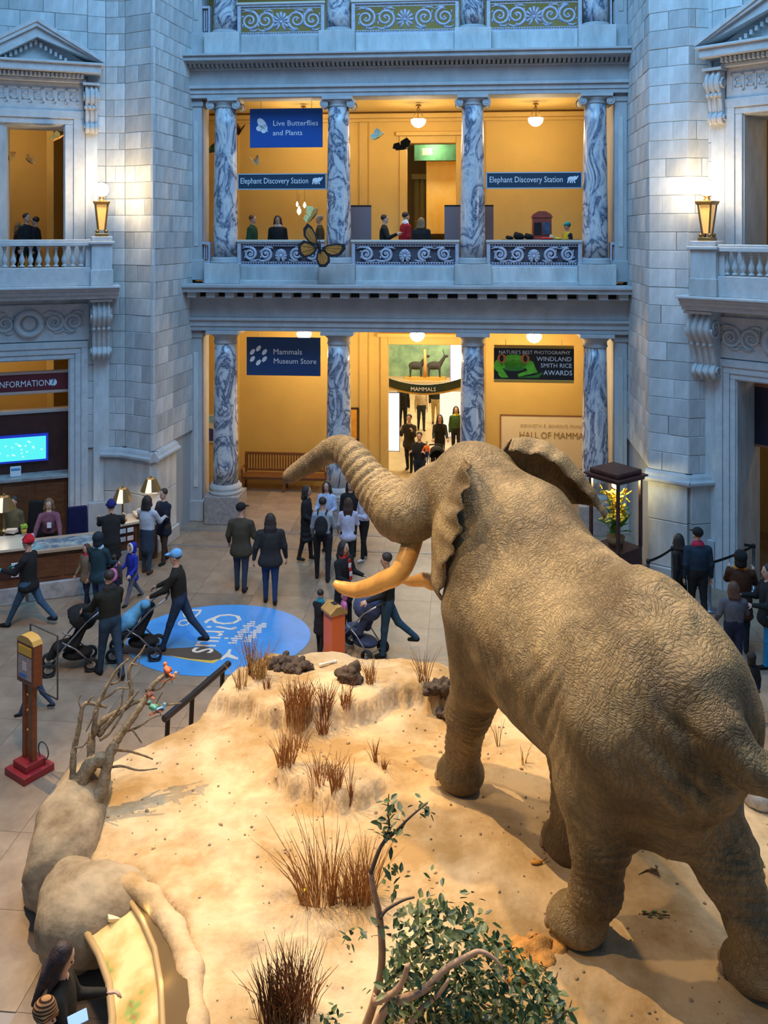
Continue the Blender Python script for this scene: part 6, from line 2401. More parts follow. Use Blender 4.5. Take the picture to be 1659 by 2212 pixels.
def torch(M, label):
    r_ = thing('torch_lamp', label, 'lamp', M)
    MB().box(-.15, .15, -.15, .15, 0, .08).build('foot', BRASS, r_, bevel=.02)
    for sx in (-1, 1):
        for sy in (-1, 1):
            MB().ball((sx * .10, sy * .10, .12), .045, 10, 6).build('ball_foot', BRASS, r_, smooth=True)
            MB().tube([(sx * .075, sy * .075, .14), (sx * .14, sy * .14, .78)], .022, 6).build('cage_bar', BRASS, r_)
    MB().taper((0, 0), .055, .055, .16, .76, 2.1, 2.1).build('lantern_glass', mat('amber_glass', (.75, .42, .12), rough=.2, emit=(1, .55, .15), estr=.5), r_)
    MB().taper((0, 0), .17, .17, .76, .84, 1.15, 1.15).build('crown', BRASS, r_, bevel=.015)
    MB().lathe([(.10, .84), (.05, .88), (.05, .92), (.09, .95)], 14).build('neck', BRASS, r_, smooth=True)
    MB().ball((0, 0, 1.11), .165, 20, 14).build('globe', mat('globe_glass', (1, .95, .85), emit=(1, .88, .66), estr=22), r_, smooth=True)
    l = lamp('bulb', 'POINT', (0, -.30, 1.12), 85, (1, .72, .36), size=.17)
    l.parent = r_


torch(FL @ Matrix.Translation((-.115, -.69, 7.58)), 'brass torch lamp with white globe on the left balcony post')
torch(FR @ Matrix.Translation((.29, -.69, 7.58)), 'brass torch lamp with white globe on the right balcony post')
# light inside the side rooms
for M, sg in ((FL, -1), (FR, 1)):
    for z_, pw in ((4.6, 42), (10.2, 48)):
        r_ = thing('ceiling_lamp', ('warm lamp inside the %s ' % ('left' if sg < 0 else 'right')) + ('lower room' if z_ < 6 else 'upper room'), 'lamp', M @ Matrix.Translation((sg * 2.9, 2.2, z_ + .25)))
        MB().ball((0, 0, .15), .14, 14, 10).build('globe', GLOW, r_, smooth=True)
        MB().tube([(0, 0, .28), (0, 0, .6)], .015, 6).build('stem', BRASS, r_)
        l = lamp('bulb', 'POINT', (0, 0, -.1), pw * (1.0 if sg < 0 else .4), WARML, size=.15)
        l.parent = r_


# ------------------------------------------------------------------ bench
def bench():
    wood = mat('bench_wood', (.17, .070, .022), rough=.4, var=.3, scale=6, stretch=(1, 6, 6))
    r_ = thing('bench', 'long wooden slat-back bench against the golden wall', 'bench', FM(1.98, WB - .62, 0))
    W = 1.28
    MB().box(-W, W, -.28, .24, .42, .46).build('seat', wood, r_, bevel=.01)
    MB().box(-W, W, -.26, -.22, .36, .42).build('apron', wood, r_)
    MB().box(-W, W, .22, .27, .98, 1.06).build('top_rail', wood, r_, bevel=.01)
    MB().box(-W, W, .22, .26, .50, .56).build('lower_rail', wood, r_)
    sl = MB().box(-.022, .022, .23, .25, .56, .98).mesh('slat')
    sl.materials.append(wood)
    for k in range(30):
        o = put('slat', sl, None, r_)
        o.location.x = -W + .07 + (2 * W - .14) * k / 29
    for sx in (-1, 0, 1):
        MB().box(sx * W * .98 - .03, sx * W * .98 + .03, .20, .27, 0, 1.04 if sx else .46).build('leg', wood, r_)
        MB().box(sx * W * .98 - .03, sx * W * .98 + .03, -.28, -.21, 0, .66 if sx else .42).build('leg', wood, r_)
    for sx in (-1, 1):
        MB().tube([(sx * W * .98, .24, .70), (sx * W * .98, -.05, .70), (sx * W * .98, -.28, .68), (sx * W * .98, -.32, .62)], .032, 8).build('armrest', wood, r_, smooth=True)


bench()


# ------------------------------------------------------------------ hall beyond the doorway
def far_hall():
    pale = mat('hall_wall', (.62, .54, .38), rough=.7)
    MB().box(2.4, 2.6, WB + .3, 19, 0, 5.6).build('wall_hall_left', pale, M=FA, kind='structure')
    MB().box(9.9, 10.1, WB + .3, 19, 0, 5.6).build('wall_hall_right', pale, M=FA, kind='structure')
    MB().box(2.4, 10.1, 19, 19.2, 0, 5.6).build('wall_hall_end', pale, M=FA, kind='structure')
    MB().box(2.4, 10.1, WB + .3, 19.2, 5.4, 5.6).build('ceiling_hall', pale, M=FA, kind='structure')
    MB().box(2.6, 9.9, WB + .3, 19, -.01, .012).build('floor_hall', mat('hall_floor', (.55, .42, .22), rough=.3, var=.15, scale=2), M=FA, kind='structure')
    for yy in (6.5, 11, 15.5):
        q = thing('ceiling_lamp', {6.5: 'nearest flat ceiling light in the far hall', 11: 'middle flat ceiling light in the far hall', 15.5: 'deepest flat ceiling light in the far hall'}[yy], 'lamp', FM(6.2, yy, 5.36))
        MB().box(-.8, .8, -.4, .4, 0, .04).build('diffuser', mat('diffuser', (1, .95, .85), emit=(1, .92, .75), estr=6), q)
        MB().box(-.85, .85, -.45, .45, .02, .05).build('housing', WHITE, q)
        l = lamp('tube', 'AREA', (0, 0, -.05), 260, (1, .86, .62), size=1.5, size_y=.7)
        l.parent = q
    # green savanna mural high up
    x0, z0 = onframe(FA, 842, 812, 9)
    x1, z1 = onframe(FA, 972, 748, 9)
    b = board('mural', FM((x0 + x1) / 2, 9, (z0 + z1) / 2 + .3), x1 - x0 + .4, z1 - z0 + .7, mat('mural_green', (.30, .46, .25), rough=.6, col2=(.10, .20, .12), scale=2.2), 'green painted backdrop high above the hall entrance', 'mural')
    # lit white display panels
    x0, z0 = onframe(FA, 838, 975, 5.2)
    x1, z1 = onframe(FA, 859, 848, 5.2)
    b = board('light_panel', FM((x0 + x1) / 2, 5.2, (z0 + z1) / 2), .45, z1 - z0, mat('lit_panel', (.9, .9, .9), emit=(1, .97, .9), estr=1.6), 'tall glowing white panel left inside the doorway', 'light panel', border=DARK, bw=.02)
    x0, z0 = onframe(FA, 972, 812, 8)
    x1, z1 = onframe(FA, 1004, 745, 8)
    b = board('light_panel', FM((x0 + x1) / 2, 8, (z0 + z1) / 2 - .2), x1 - x0, z1 - z0 + .45, mat('lit_panel_violet', (.9, .88, .95), emit=(.9, .88, 1), estr=1.1), 'white lit text panel right above the hall entrance', 'light panel', border=mat('violet_edge', (.3, .15, .45)), bw=.03)
    x0, z0 = onframe(FA, 950, 955, 10)
    x1, z1 = onframe(FA, 1000, 845, 10)
    b = board('light_panel', FM((x0 + x1) / 2, 10, (z0 + z1) / 2), x1 - x0, z1 - z0, mat('soft_panel', (.85, .83, .8), emit=(.9, .88, .86), estr=.7), 'pale grey display wall on the right of the far hall', 'light panel')
    # curved MAMMALS sign on a glass balustrade
    s_ = thing('curved_sign', 'curved dark green sign band reading across the hall entrance', 'sign', FM(0, 0, 0))
    pts = []
    for k in range(13):
        px = 840 + (998 - 840) * k / 12
        py = 826 + 10 * (1 - ((k - 6) / 6) ** 2)
        x, z_ = onframe(FA, px, py, 5.0)
        pts.append((x, 5.0 - .35 * (1 - ((k - 6) / 6) ** 2), z_))
    m = MB()
    n = len(pts)
    vs_ = [(x, y, z_ + .13) for x, y, z_ in pts] + [(x, y, z_ - .13) for x, y, z_ in pts] + [(x, y + .06, z_ + .13) for x, y, z_ in pts] + [(x, y + .06, z_ - .13) for x, y, z_ in pts]
    m.add(vs_, [(i, n + i, n + i + 1, i + 1) for i in range(n - 1)] + [(2 * n + i, 2 * n + i + 1, 3 * n + i + 1, 3 * n + i) for i in range(n - 1)] +
          [(i, i + 1, 2 * n + i + 1, 2 * n + i) for i in range(n - 1)] + [(n + i, 3 * n + i, 3 * n + i + 1, n + i + 1) for i in range(n - 1)])
    m.build('band', mat('sign_green_black', (.015, .03, .018), rough=.4), s_)
    xm, ym, zm = pts[6]
    letters(s_, 'MAMMALS', xm - .05, zm, ym - .05, .78, WHITE)
    MB().tube([(x, y, z_ - .16) for x, y, z_ in pts], .03, 6).build('lower_trim', gold, s_)
    # bridge across the hall that carries the mounts, the backdrop and the panel
    _, zt_ = onframe(FA, 918, 814, 8.4)
    MB().box(2.6, 9.9, 7.9, 9.3, zt_ - .42, zt_ - .08).build('floor_hall_bridge', mat('bridge_tan', (.42, .30, .15), rough=.6), M=FA, kind='structure')
    # dark animal mounts seen against the mural
    x0, z0 = onframe(FA, 925, 812, 8.6)
    for px, hh, nm, c, lab in ((898, .5, 'mounted_antelope', (.03, .025, .02), 'dark mounted antelope before the green backdrop, left one'), (938, .62, 'mounted_antelope', (.03, .025, .02), 'dark mounted antelope before the green backdrop, right one')):
        x, z_ = onframe(FA, px, 815, 8.4)
        g = thing(nm, lab, 'animal mount', FM(x, 8.4, z_))
        f = Field((-.5, -.25, 0), (.6, .25, 1.1), .03)
        f.ell((0, 0, .42), (.26, .13, .15), .05)
        for sx in (-.18, .18):
            for sy in (-.07, .07):
                f.cone((sx, sy, .4), (sx * 1.1, sy, .03), .05, .03, .03)
        f.chain([(.22, 0, .5), (.36, 0, .72)], [.08, .05], .04)
        f.ell((.42, 0, .76), (.10, .05, .05), .03)
        V, Q, _ = f.skin()
        put('body', skin_mesh('mount', V, Q), mat('dark_hide', c, rough=.8), g)
        MB().tube([(.36, .03, .8), (.30, .06, 1.0)], [.014, .004], 5).build('horn', DARK, g)
        MB().tube([(.36, -.03, .8), (.30, -.06, 1.0)], [.014, .004], 5).build('horn', DARK, g)
        MB().box(-.4, .4, -.2, .2, -.08, .02).build('plinth', gold, g)
    x, z_ = onframe(FA, 918, 800, 8.2)
    g = thing('wooden_post', 'slim orange wooden post in front of the green backdrop', 'post', FM(x, 8.2, z_ - .25))
    MB().tube([(0, 0, 0), (.01, 0, .5), (-.01, 0, 1.0)], [.07, .06, .05], 8).build('shaft', mat('orange_wood', (.60, .28, .08), rough=.6), g, smooth=True)
    MB().box(-.5, .5, -.15, .3, -.1, 0).build('shelf', gold, g)
    # hall behind the upper doorway
    u = thing('wall_upper_room', None, None, FA, kind='structure')
    MB().box(4.4, 4.6, WB + .3, 10, 6.33, 11).build('room_side', STONE, u)
    MB().box(8.4, 8.6, WB + .3, 10, 6.33, 11).build('room_side', YEL, u)
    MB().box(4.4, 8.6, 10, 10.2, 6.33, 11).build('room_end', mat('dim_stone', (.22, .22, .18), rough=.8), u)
    MB().box(4.4, 8.6, WB + .3, 10.2, 11, 11.2).build('room_ceiling', YEL, u)
    MB().box(4.4, 8.6, WB + .3, 10.2, 6.2, 6.33).build('room_floor', MATS['gallery_floor'], u)
    x0, z0 = onframe(FA, 921, 505, 6)
    x1, z1 = onframe(FA, 985, 345, 6)
    b = board('curtain_panel', FM((x0 + x1) / 2 + .1, 6, (z0 + z1) / 2), x1 - x0 + .2, z1 - z0, mat('gold_cloth', (.80, .50, .06), rough=.6, col2=(.85, .68, .30), scale=2.2, stretch=(1, 1, .5)), 'tall golden hanging panel inside the upper doorway', 'hanging')
    MB().box(-.6, .6, -.01, .03, (z1 - z0) / 2 - .04, (z1 - z0) / 2 + .03).build('top_bar', DARK, b)
    x0, z0 = onframe(FA, 895, 347, 5.2)
    x1, z1 = onframe(FA, 986, 312, 5.2)
    b = board('green_banner', FM((x0 + x1) / 2, 5.2, (z0 + z1) / 2), x1 - x0, z1 - z0, mat('deep_green', (.02, .10, .06), rough=.9, var=.4, scale=3), 'deep green band across the top of the upper doorway', 'banner')
    MB().box(-.42, -.1, -.01, .0, -.08, .14).build('pale_mark', mat('sage', (.10, .2, .12), rough=.8), b)
    for px, lab in ((900, 'left of two slim stone columns inside the upper doorway'), (912, 'right of two slim stone columns inside the upper doorway')):
        x, z_ = onframe(FA, px, 500, 8)
        g = thing('inner_column', lab, 'column', FM(x, 8, 6.33))
        MB().lathe([(.16, 0), (.16, .15), (.12, .2), (.10, 3.2)], 16).build('shaft', mat('green_stone', (.22, .22, .13), rough=.6), g, smooth=True)
        MB().box(-.18, .18, -.18, .18, 3.2, 3.4).build('capital', MATS['green_stone'], g, bevel=.02)
    q = thing('ceiling_lamp', 'warm light inside the room behind the upper doorway', 'lamp', FM(6.3, 4.8, 10.6))
    MB().ball((0, 0, 0), .12, 12, 8).build('globe', GLOW, q, smooth=True)
    MB().tube([(0, 0, .1), (0, 0, .4)], .012, 6).build('stem', BRASS, q)
    l = lamp('bulb', 'POINT', (0, 0, -.2), 130, WARML, size=.12)
    l.parent = q


far_hall()


# ------------------------------------------------------------------ middle gallery furniture
def gx(px, y):
    return onframe(FA, px, 500, y)[0]


pt = mat('purple_grey_panel', (.20, .155, .165), rough=.8, bump=.3, bscale=80)
for a, b_, y, lab in ((757, 802, .9, 'purple-grey partition screen right of the second gallery column'), (960, 1000, .9, 'purple-grey partition screen left of the third gallery column'),
                      (1046, 1066, .95, 'narrow purple-grey partition screen right of the third gallery column')):
    x0, x1 = gx(a, y), gx(b_, y)
    r_ = thing('partition_screen', lab, 'screen', FM((x0 + x1) / 2, y, 6.33))
    W = (x1 - x0) / 2
    MB().box(-W, W, -.03, .03, .05, 2.05).build('fabric', pt, r_)
    MB().box(-W, W, -.04, .04, 2.05, 2.09).box(-W, W, -.04, .04, 0, .05).build('rail', DARK, r_)
# kiosk
x = gx(1170, 1.6)
r_ = thing('display_cabinet', 'red-brown arched cabinet behind the discovery table', 'cabinet', FM(x, 1.6, 6.33))
red = mat('red_wood', (.33, .07, .04), rough=.45, var=.2, scale=6)
MB().box(-.26, .26, -.15, .15, 0, 1.75).build('body', red, r_, bevel=.02)
MB().prism([(-.30, 1.75), (.30, 1.75), (.24, 1.85), (.1, 1.93), (-.1, 1.93), (-.24, 1.85)], -.17, .17).build('arched_top', red, r_)
for zz, c in ((1.45, (.02, .02, .02)), (1.05, (.35, .08, .06))):
    for sx, cc in ((-1, c), (1, (.07, .11, .2) if zz > 1.3 else (.35, .18, .14))):
        MB().box(sx * .12 - .10, sx * .12 + .10, -.17, -.14, zz - .17, zz + .17).build('picture', mat('pic_%d_%d' % (sx + 1, int(zz * 10)), cc, rough=.4, var=.4, scale=8), r_)
# discovery table with objects
x0, x1 = gx(1085, .7), gx(1250, .7)
r_ = thing('discovery_table', 'low table behind the right gallery grille', 'table', FM((x0 + x1) / 2, .75, 6.33))
W = (x1 - x0) / 2
MB().box(-W, W, -.3, .3, 1.12, 1.16).build('tabletop', mat('black_top', (.02, .018, .018), rough=.4), r_, bevel=.01)
for sx in (-1, 1):
    for sy in (-1, 1):
        MB().box(sx * (W - .05) - .025, sx * (W - .05) + .025, sy * .25 - .025, sy * .25 + .025, 0, 1.12).build('leg', MATS['black_top'], r_)
for i, (px, w_, h_, c, nm, lab) in enumerate(((1100, .10, .10, (.02, .02, .02), 'skull_cast', 'small black cast at the left of the discovery table'), (1120, .14, .19, (.015, .015, .015), 'skull_cast', 'large black cast on the discovery table'),
                                  (1142, .12, .16, (.02, .02, .02), 'skull_cast', 'middle black cast on the discovery table'), (1192, .06, .13, (.75, .6, .35), 'tooth_model', 'cream model beside the cabinet on the table'),
                                  (1180, .17, .05, (.55, .03, .04), 'folded_cloth', 'folded red cloth on the discovery table'), (1205, .10, .05, (.7, .6, .05), 'folded_cloth', 'folded yellow cloth on the discovery table'))):
    f = Field((-.3, -.2, -.02), (.3, .2, .35), .02)
    f.ell((0, 0, h_ * .45), (w_, w_ * .7, h_ * .5), .03)
    f.ell((w_ * .6, 0, h_ * .3), (w_ * .6, w_ * .4, h_ * .3), .03)
    f.ell((-w_ * .5, 0, h_ * .7), (w_ * .35, w_ * .3, h_ * .4), .03)
    f.floor_cut(0)
    V, Q, _ = f.skin()
    put(nm, skin_mesh(nm, V, Q), cloth(c), M=FM(gx(px, .62), .62, 7.49), label=lab, cat='model' if i < 4 else 'cloth')


# ------------------------------------------------------------------ butterflies hanging in the air
def wing_parts(root, polys, M3, c1, c2, nseg=3):
    """polys in a plane; dark wing sheet with coloured cells standing proud on both faces"""
    blk = mat('wing_black', (.012, .010, .010), rough=.6)
    col = mat('wing_%02d_%02d_%02d' % tuple(int(q * 99) for q in c1), c1, rough=.5, var=.25, scale=4)
    for poly in polys:
        cx_ = sum(p[0] for p in poly) / len(poly)
        cz_ = sum(p[1] for p in poly) / len(poly)
        hub = poly[0]
        wg = MB().prism(poly, -.008, .008).build('wing', blk if c2 is None else col, root)
        if c2 is None:
            # cells between veins: slices of the shrunken outline seen from the hub
            sh = [(cx_ + (p[0] - cx_) * .74, cz_ + (p[1] - cz_) * .74) for p in poly]
            h2 = (cx_ + (hub[0] - cx_) * .80, cz_ + (hub[1] - cz_) * .80)
            for a, b in zip(sh[1:-1], sh[2:]):
                t = [h2, a, b]
                c_ = (sum(p[0] for p in t) / 3, sum(p[1] for p in t) / 3)
                t = [(c_[0] + (p[0] - c_[0]) * .86, c_[1] + (p[1] - c_[1]) * .86) for p in t]
                MB().prism(t, -.014, .014).build('wing_cell', col, wg)


def monarch():
    M = FM(0, -1.05, 0)
    r_ = thing('monarch_model', 'large orange and black monarch butterfly hanging before the gallery', 'butterfly', M)

    def pp(L_):
        return [onframe(FA, x, y, -1.05) for x, y in L_]
    W = [[(688, 533), (668, 525), (656, 510), (655, 494), (664, 482), (674, 490), (683, 507), (686, 522)],
         [(686, 536), (672, 524), (656, 519), (643, 528), (645, 549), (656, 558), (672, 553), (682, 545)],
         [(694, 535), (708, 529), (728, 526), (745, 527), (747, 538), (735, 552), (716, 555), (702, 548)],
         [(690, 540), (700, 538), (712, 552), (713, 566), (704, 577), (690, 577), (683, 562), (684, 548)]]
    wing_parts(r_, [pp(w_) for w_ in W], None, (.52, .20, .03), None)
    a, b = onframe(FA, 690, 528, -1.05), onframe(FA, 692, 546, -1.05)
    MB().tube([(a[0], 0, a[1] + .08), (a[0], -.02, a[1]), (b[0], -.02, b[1])], [.02, .045, .02], 8).build('body', MATS['wing_black'], r_, smooth=True)
    for dx in (-.08, .08):
        MB().tube([(a[0], 0, a[1] + .08), (a[0] + dx, -.03, a[1] + .22)], .005, 4).build('antenna', MATS['wing_black'], r_)


monarch()


def butterfly(M, s, c, label, dark=(.02, .02, .02), up=.9, kind='butterfly_model'):
    r_ = thing(kind, label, 'butterfly', M)
    col = cloth(c)
    for sy in (-1, 1):
        q = Matrix.Rotation(sy * up, 4, 'X')
        MB().prism([(-.1 * s, 0), (.35 * s, .08 * s), (.55 * s, .45 * s), (.35 * s, .75 * s), (0, .55 * s)], -.006, .006, axis='z', M=Matrix.Scale(sy, 4, (0, 1, 0)) if sy > 0 else Matrix.Scale(-1, 4, (0, 1, 0))).build('fore_wing', col, r_).matrix_local = q
        MB().prism([(.0, 0), (-.1 * s, .5 * s), (-.4 * s, .45 * s), (-.5 * s, .15 * s), (-.25 * s, 0)], -.006, .006, axis='z', M=Matrix.Scale(sy, 4, (0, 1, 0)) if sy > 0 else Matrix.Scale(-1, 4, (0, 1, 0))).build('hind_wing', col, r_).matrix_local = q
    MB().tube([(.35 * s, 0, 0), (.1 * s, 0, 0), (-.35 * s, 0, 0)], [.03 * s, .06 * s, .025 * s], 8).build('body', cloth(dark), r_, smooth=True)
    for dy in (-.1, .1):
        MB().tube([(.35 * s, 0, 0), (.6 * s, dy * s, .12 * s)], .006, 4).build('antenna', cloth(dark), r_)


RZ = lambda a, b=0, c=0: Matrix.Rotation(a, 4, 'Z') @ Matrix.Rotation(b, 4, 'Y') @ Matrix.Rotation(c, 4, 'X')
butterfly(FM(*[(lambda q: (q[0], -.6, q[1]))(onframe(FA, 676, 470, -.6))][0]) @ RZ(.4, -.9, .3), .42, (.75, .62, .25), 'white and yellow butterfly just above the monarch')
butterfly(FM(*[(lambda q: (q[0], .6, q[1]))(onframe(FA, 815, 298, .6))][0]) @ RZ(.5, -.5, .5), .34, (.45, .70, .62), 'pale turquoise butterfly in the centre gallery bay')
butterfly(FM(*[(lambda q: (q[0], .6, q[1]))(onframe(FA, 552, 352, .6))][0]) @ RZ(2.2, -.6, -.3), .30, (.55, .40, .22), 'cream and brown butterfly above the left navy sign')
butterfly(FM(*[(lambda q: (q[0], .9, q[1]))(onframe(FA, 518, 285, .9))][0]) @ RZ(1.2, -.9, .3), .34, (.10, .055, .02), 'dark brown butterfly half behind the left gallery column')
butterfly(FM(*[(lambda q: (q[0], 1.0, q[1]))(onframe(FA, 458, 328, 1.0))][0]) @ RZ(.3, -.3, .2), .34, (.03, .07, .02), 'dark green butterfly between wall and left gallery column')
butterfly(FM(*[(lambda q: (q[0], 1.4, q[1]))(onframe(FA, 868, 322, 1.4))][0]) @ RZ(.1, -.15, .1), .50, (.02, .03, .02), 'dark wide-winged butterfly at the upper doorway corner')


def FLM(px, py, y):
    x, z_ = onframe(FL, px, py, y)
    return FL @ Matrix.Translation((x, y, z_))


butterfly(FLM(122, 302, -.2) @ RZ(.5, -.4, .5), .28, (.70, .30, .05), 'orange butterfly at the edge of the left upper doorway')
butterfly(FLM(18, 340, .8) @ RZ(2.0, -.8, .4), .28, (.75, .35, .08), 'orange butterfly low in the left upper doorway, left one')
butterfly(FLM(64, 350, .8) @ RZ(2.4, -.5, .4), .26, (.72, .36, .10), 'orange butterfly low in the left upper doorway, right one')
# sparkling glass drops beside the white butterfly
for k, (px, py, s) in enumerate(((646, 455, .10), (658, 443, .07), (642, 441, .06))):
    x, z_ = onframe(FA, px, py, .7)
    r_ = thing('hanging_bulb', ('largest', 'upper right', 'upper left')[k] + ' of three small lit bulbs left of the white butterfly', 'lamp', FM(x, .7, z_))
    MB().lathe([(.005, -s * 1.2), (s * .5, -s * .6), (s * .6, 0), (s * .3, s * .7), (.01, s * 1.2)], 10).build('glass', mat('bulb_glow', (1, .9, .7), emit=(1, .85, .55), estr=5), r_, smooth=True)
    MB().tube([(0, 0, s * 1.2), (0, 0, s * 1.2 + .35)], .004, 4).build('wire', DARK, r_)


# ------------------------------------------------------------------ information counter at the left
WD = mat('counter_wood', (.13, .048, .018), rough=.4, var=.35, scale=4, stretch=(1, 1, 4))
DWD = mat('dark_red_wood', (.055, .016, .012), rough=.4, var=.3, scale=4)
CM = mat('counter_marble', (.42, .40, .38), rough=.35, col2=(.22, .21, .21), scale=4, contrast=(.3, .6))


def info_desk():
    x0, zb = onframe(FL, 100, 915, .9)
    # back unit with monitor
    r_ = thing('back_counter', 'dark red wooden back unit with grey shelf in the left doorway', 'cabinet', FL)
    xr, _ = onframe(FL, 146, 960, .55)
    MB().box(xr - 3.2, xr, .55, .75, 1.1, 3.25).build('back_panel', DWD, r_, bevel=.02)
    MB().box(xr - 3.2, xr + .02, .50, .80, 3.25, 3.33).build('top_moulding', mat('pale_top', (.5, .42, .36), rough=.5), r_, bevel=.01)
    MB().box(xr - 3.2, xr + .05, .05, .60, 1.72, 1.80).build('shelf', CM, r_, bevel=.01)
    MB().box(xr - 3.2, xr, .15, .55, 0, 1.72).build('lower_cabinet', WD, r_, bevel=.02)
    for k in range(4):
        MB().box(xr - .72 - k * .75, xr - .08 - k * .75, .13, .15, .2, 1.6).build('cabinet_door', WD, r_, bevel=.01)
    # monitor
    xa, za = onframe(FL, -20, 1004, .48)
    xb, zb_ = onframe(FL, 104, 936, .48)
    s_ = thing('wall_monitor', 'glowing turquoise screen with pale dots above the counter', 'screen', FL)
    MB().box(xa, xb, .46, .55, za, zb_).build('case', mat('blue_bezel', (.01, .03, .35), rough=.3, emit=(.02, .06, .7), estr=.4), s_)
    MB().box(xa + .05, xb - .05, .452, .47, za + .05, zb_ - .05).build('screen', mat('turquoise_screen', (.05, .4, .4), emit=(.09, .72, .66), estr=1.0), s_)
    dm_ = MB()
    r = random.Random(3)
    for k in range(24):
        px, py = r.gauss(48, 22), r.gauss(968, 15)
        x, z_ = onframe(FL, px, py, .45)
        if xa + .1 < x < xb - .1 and za + .1 < z_ < zb_ - .1:
            dm_.prism(disc_poly(x, z_, .022, .018, 8), .446, .453)
    dm_.build('map_dots', mat('screen_dots', (.7, .8, .7), emit=(.7, .85, .7), estr=.9), s_, kind='stuff')
    # sign over the desk
    xa, za = onframe(FL, -60, 852, .3)
    xb, zb_ = onframe(FL, 148, 804, .3)
    b = board('information_sign', FL @ Matrix.Translation(((xa + xb) / 2, .3, (za + zb_) / 2)), xb - xa, zb_ - za, mat('maroon', (.13, .012, .02), rough=.5), 'maroon sign with white capitals above the information desk')
    W, Hh = xb - xa, zb_ - za
    pk = mat('pinkish_bar', (.55, .36, .28), rough=.4)
    MB().box(-W / 2, W / 2, -.03, .07, Hh / 2, Hh / 2 + .07).build('top_bar', pk, b, bevel=.01)
    MB().box(-W / 2, W / 2, -.03, .07, -Hh / 2 - .07, -Hh / 2).build('bottom_bar', pk, b, bevel=.01)
    xl, _ = onframe(FL, 52, 830, .3)
    letters(b, 'INFORMATION', xl - (xa + xb) / 2, -.02, -.008, 1.17, WHITE, height=.15)
    xq, _ = onframe(FL, 115, 830, .3)
    MB().prism(disc_poly(xq - (xa + xb) / 2, -.02, .085, .085, 20), -.008, 0).build('question_disc', WHITE, b)
    letters(b, '?', xq - (xa + xb) / 2, -.02, -.018, .06, mat('print_blue', (.03, .15, .35)))
    cords(b, W, Hh, .5)
    # small card on the shelf
    x, z_ = onframe(FL, 34, 1042, .3)
    c = thing('info_card', 'small white card with blue stripe on the grey shelf', 'card', FL @ Matrix.Translation((x, .25, 1.81)))
    MB().box(-.12, .12, 0, .02, 0, .24).build('card', WHITE, c)
    MB().box(-.10, .10, -.004, 0, .14, .19).build('stripe', mat('print_blue2', (.05, .3, .6)), c)
    # front desk: three bays following the wall
    YF = -2.9
    xs0, _ = onframe(FL, -40, 1240, YF)
    xs1, _ = onframe(FL, 60, 1240, YF)
    xs2, _ = onframe(FL, 208, 1240, YF)
    xs3, _ = onframe(FL, 292, 1200, YF + .3)
    d = thing('reception_desk', 'brown wooden information desk with glass top on marble base', 'desk', FL)
    MB().box(xs1 + .01, xs2 + .02, YF - .06, YF + .75, 0, .36).build('marble_base', CM, d, bevel=.02)
    MB().box(xs1, xs2, YF, YF + .7, .36, .98).build('front', WD, d, bevel=.02)
    for k in range(2):
        a = xs1 + (xs2 - xs1) * (k + .06) / 2
        MB().box(a, a + (xs2 - xs1) * .44, YF - .02, YF, .46, .88).build('front_panel', WD, d, bevel=.015)
    MB().box(xs1 - .02, xs2 + .02, YF - .08, YF + .78, .98, 1.05).build('top', mat('desk_top', (.45, .33, .22), rough=.3), d, bevel=.01)
    MB().box(xs1 + .06, xs2 - .06, YF, YF + .6, 1.05, 1.056).build('map_glass', mat('map_print', (.45, .47, .42), rough=.12, col2=(.10, .16, .22), scale=5, contrast=(.4, .6)), d)
    lp = at(272, HY, 20.3)
    PM = frame(Vector((lp.x, lp.y, 0)), FL.to_euler().z + .25)
    for (Mq, W_, dpt, hq, lab) in ((FL @ Matrix.Translation(((xs0 + xs1) / 2, YF - .05, 0)), (xs1 - xs0) / 2 - .06, .8, 1.10, 'left wooden desk pedestal carrying a shaded lamp'), (PM, .27, .55, .92, 'right wooden desk pedestal carrying a shaded lamp')):
        q = thing('desk_pedestal', lab, 'desk', Mq)
        MB().box(-W_, W_, 0, dpt, .0, hq).build('body', WD, q, bevel=.02)
        MB().box(-W_ - .02, W_ + .02, -.05, dpt + .02, 0, .34).build('marble_foot', CM, q, bevel=.015)
        MB().box(-W_ - .05, W_ + .05, -.06, dpt + .05, hq, hq + .06).build('top', mat('pale_counter', (.62, .50, .36), rough=.35), q, bevel=.01)
        MB().box(-W_ + .06, W_ - .06, -.03, 0, .54, .70).build('leaflet_rack', DWD, q)
        for k in range(2):
            xx = -W_ + .18 + k * (2 * W_ - .36)
            for zz, cc in ((.81, (.75, .76, .78)), (.62, (.75, .62, .58))):
                MB().box(xx - .07, xx + .07, -.05, -.03, zz - .05, zz + .05).build('leaflet', mat('leaflet_%d' % int(zz * 100), cc, rough=.6), q)
    # counter wing running back to the pier
    lp = at(316, HY, 20.75)
    q = thing('side_counter', 'side counter running back from the desk to the stone pier', 'desk', frame(Vector((lp.x, lp.y, 0)), .5))
    MB().box(-.24, .24, -.12, .16, 0, 1.04).build('body', WD, q, bevel=.02)
    MB().box(-.28, .28, -.15, .19, 1.04, 1.10).build('top', MATS['pale_counter'], q, bevel=.01)
    return xs0, xs1, xs2, xs3, YF


DX = info_desk()


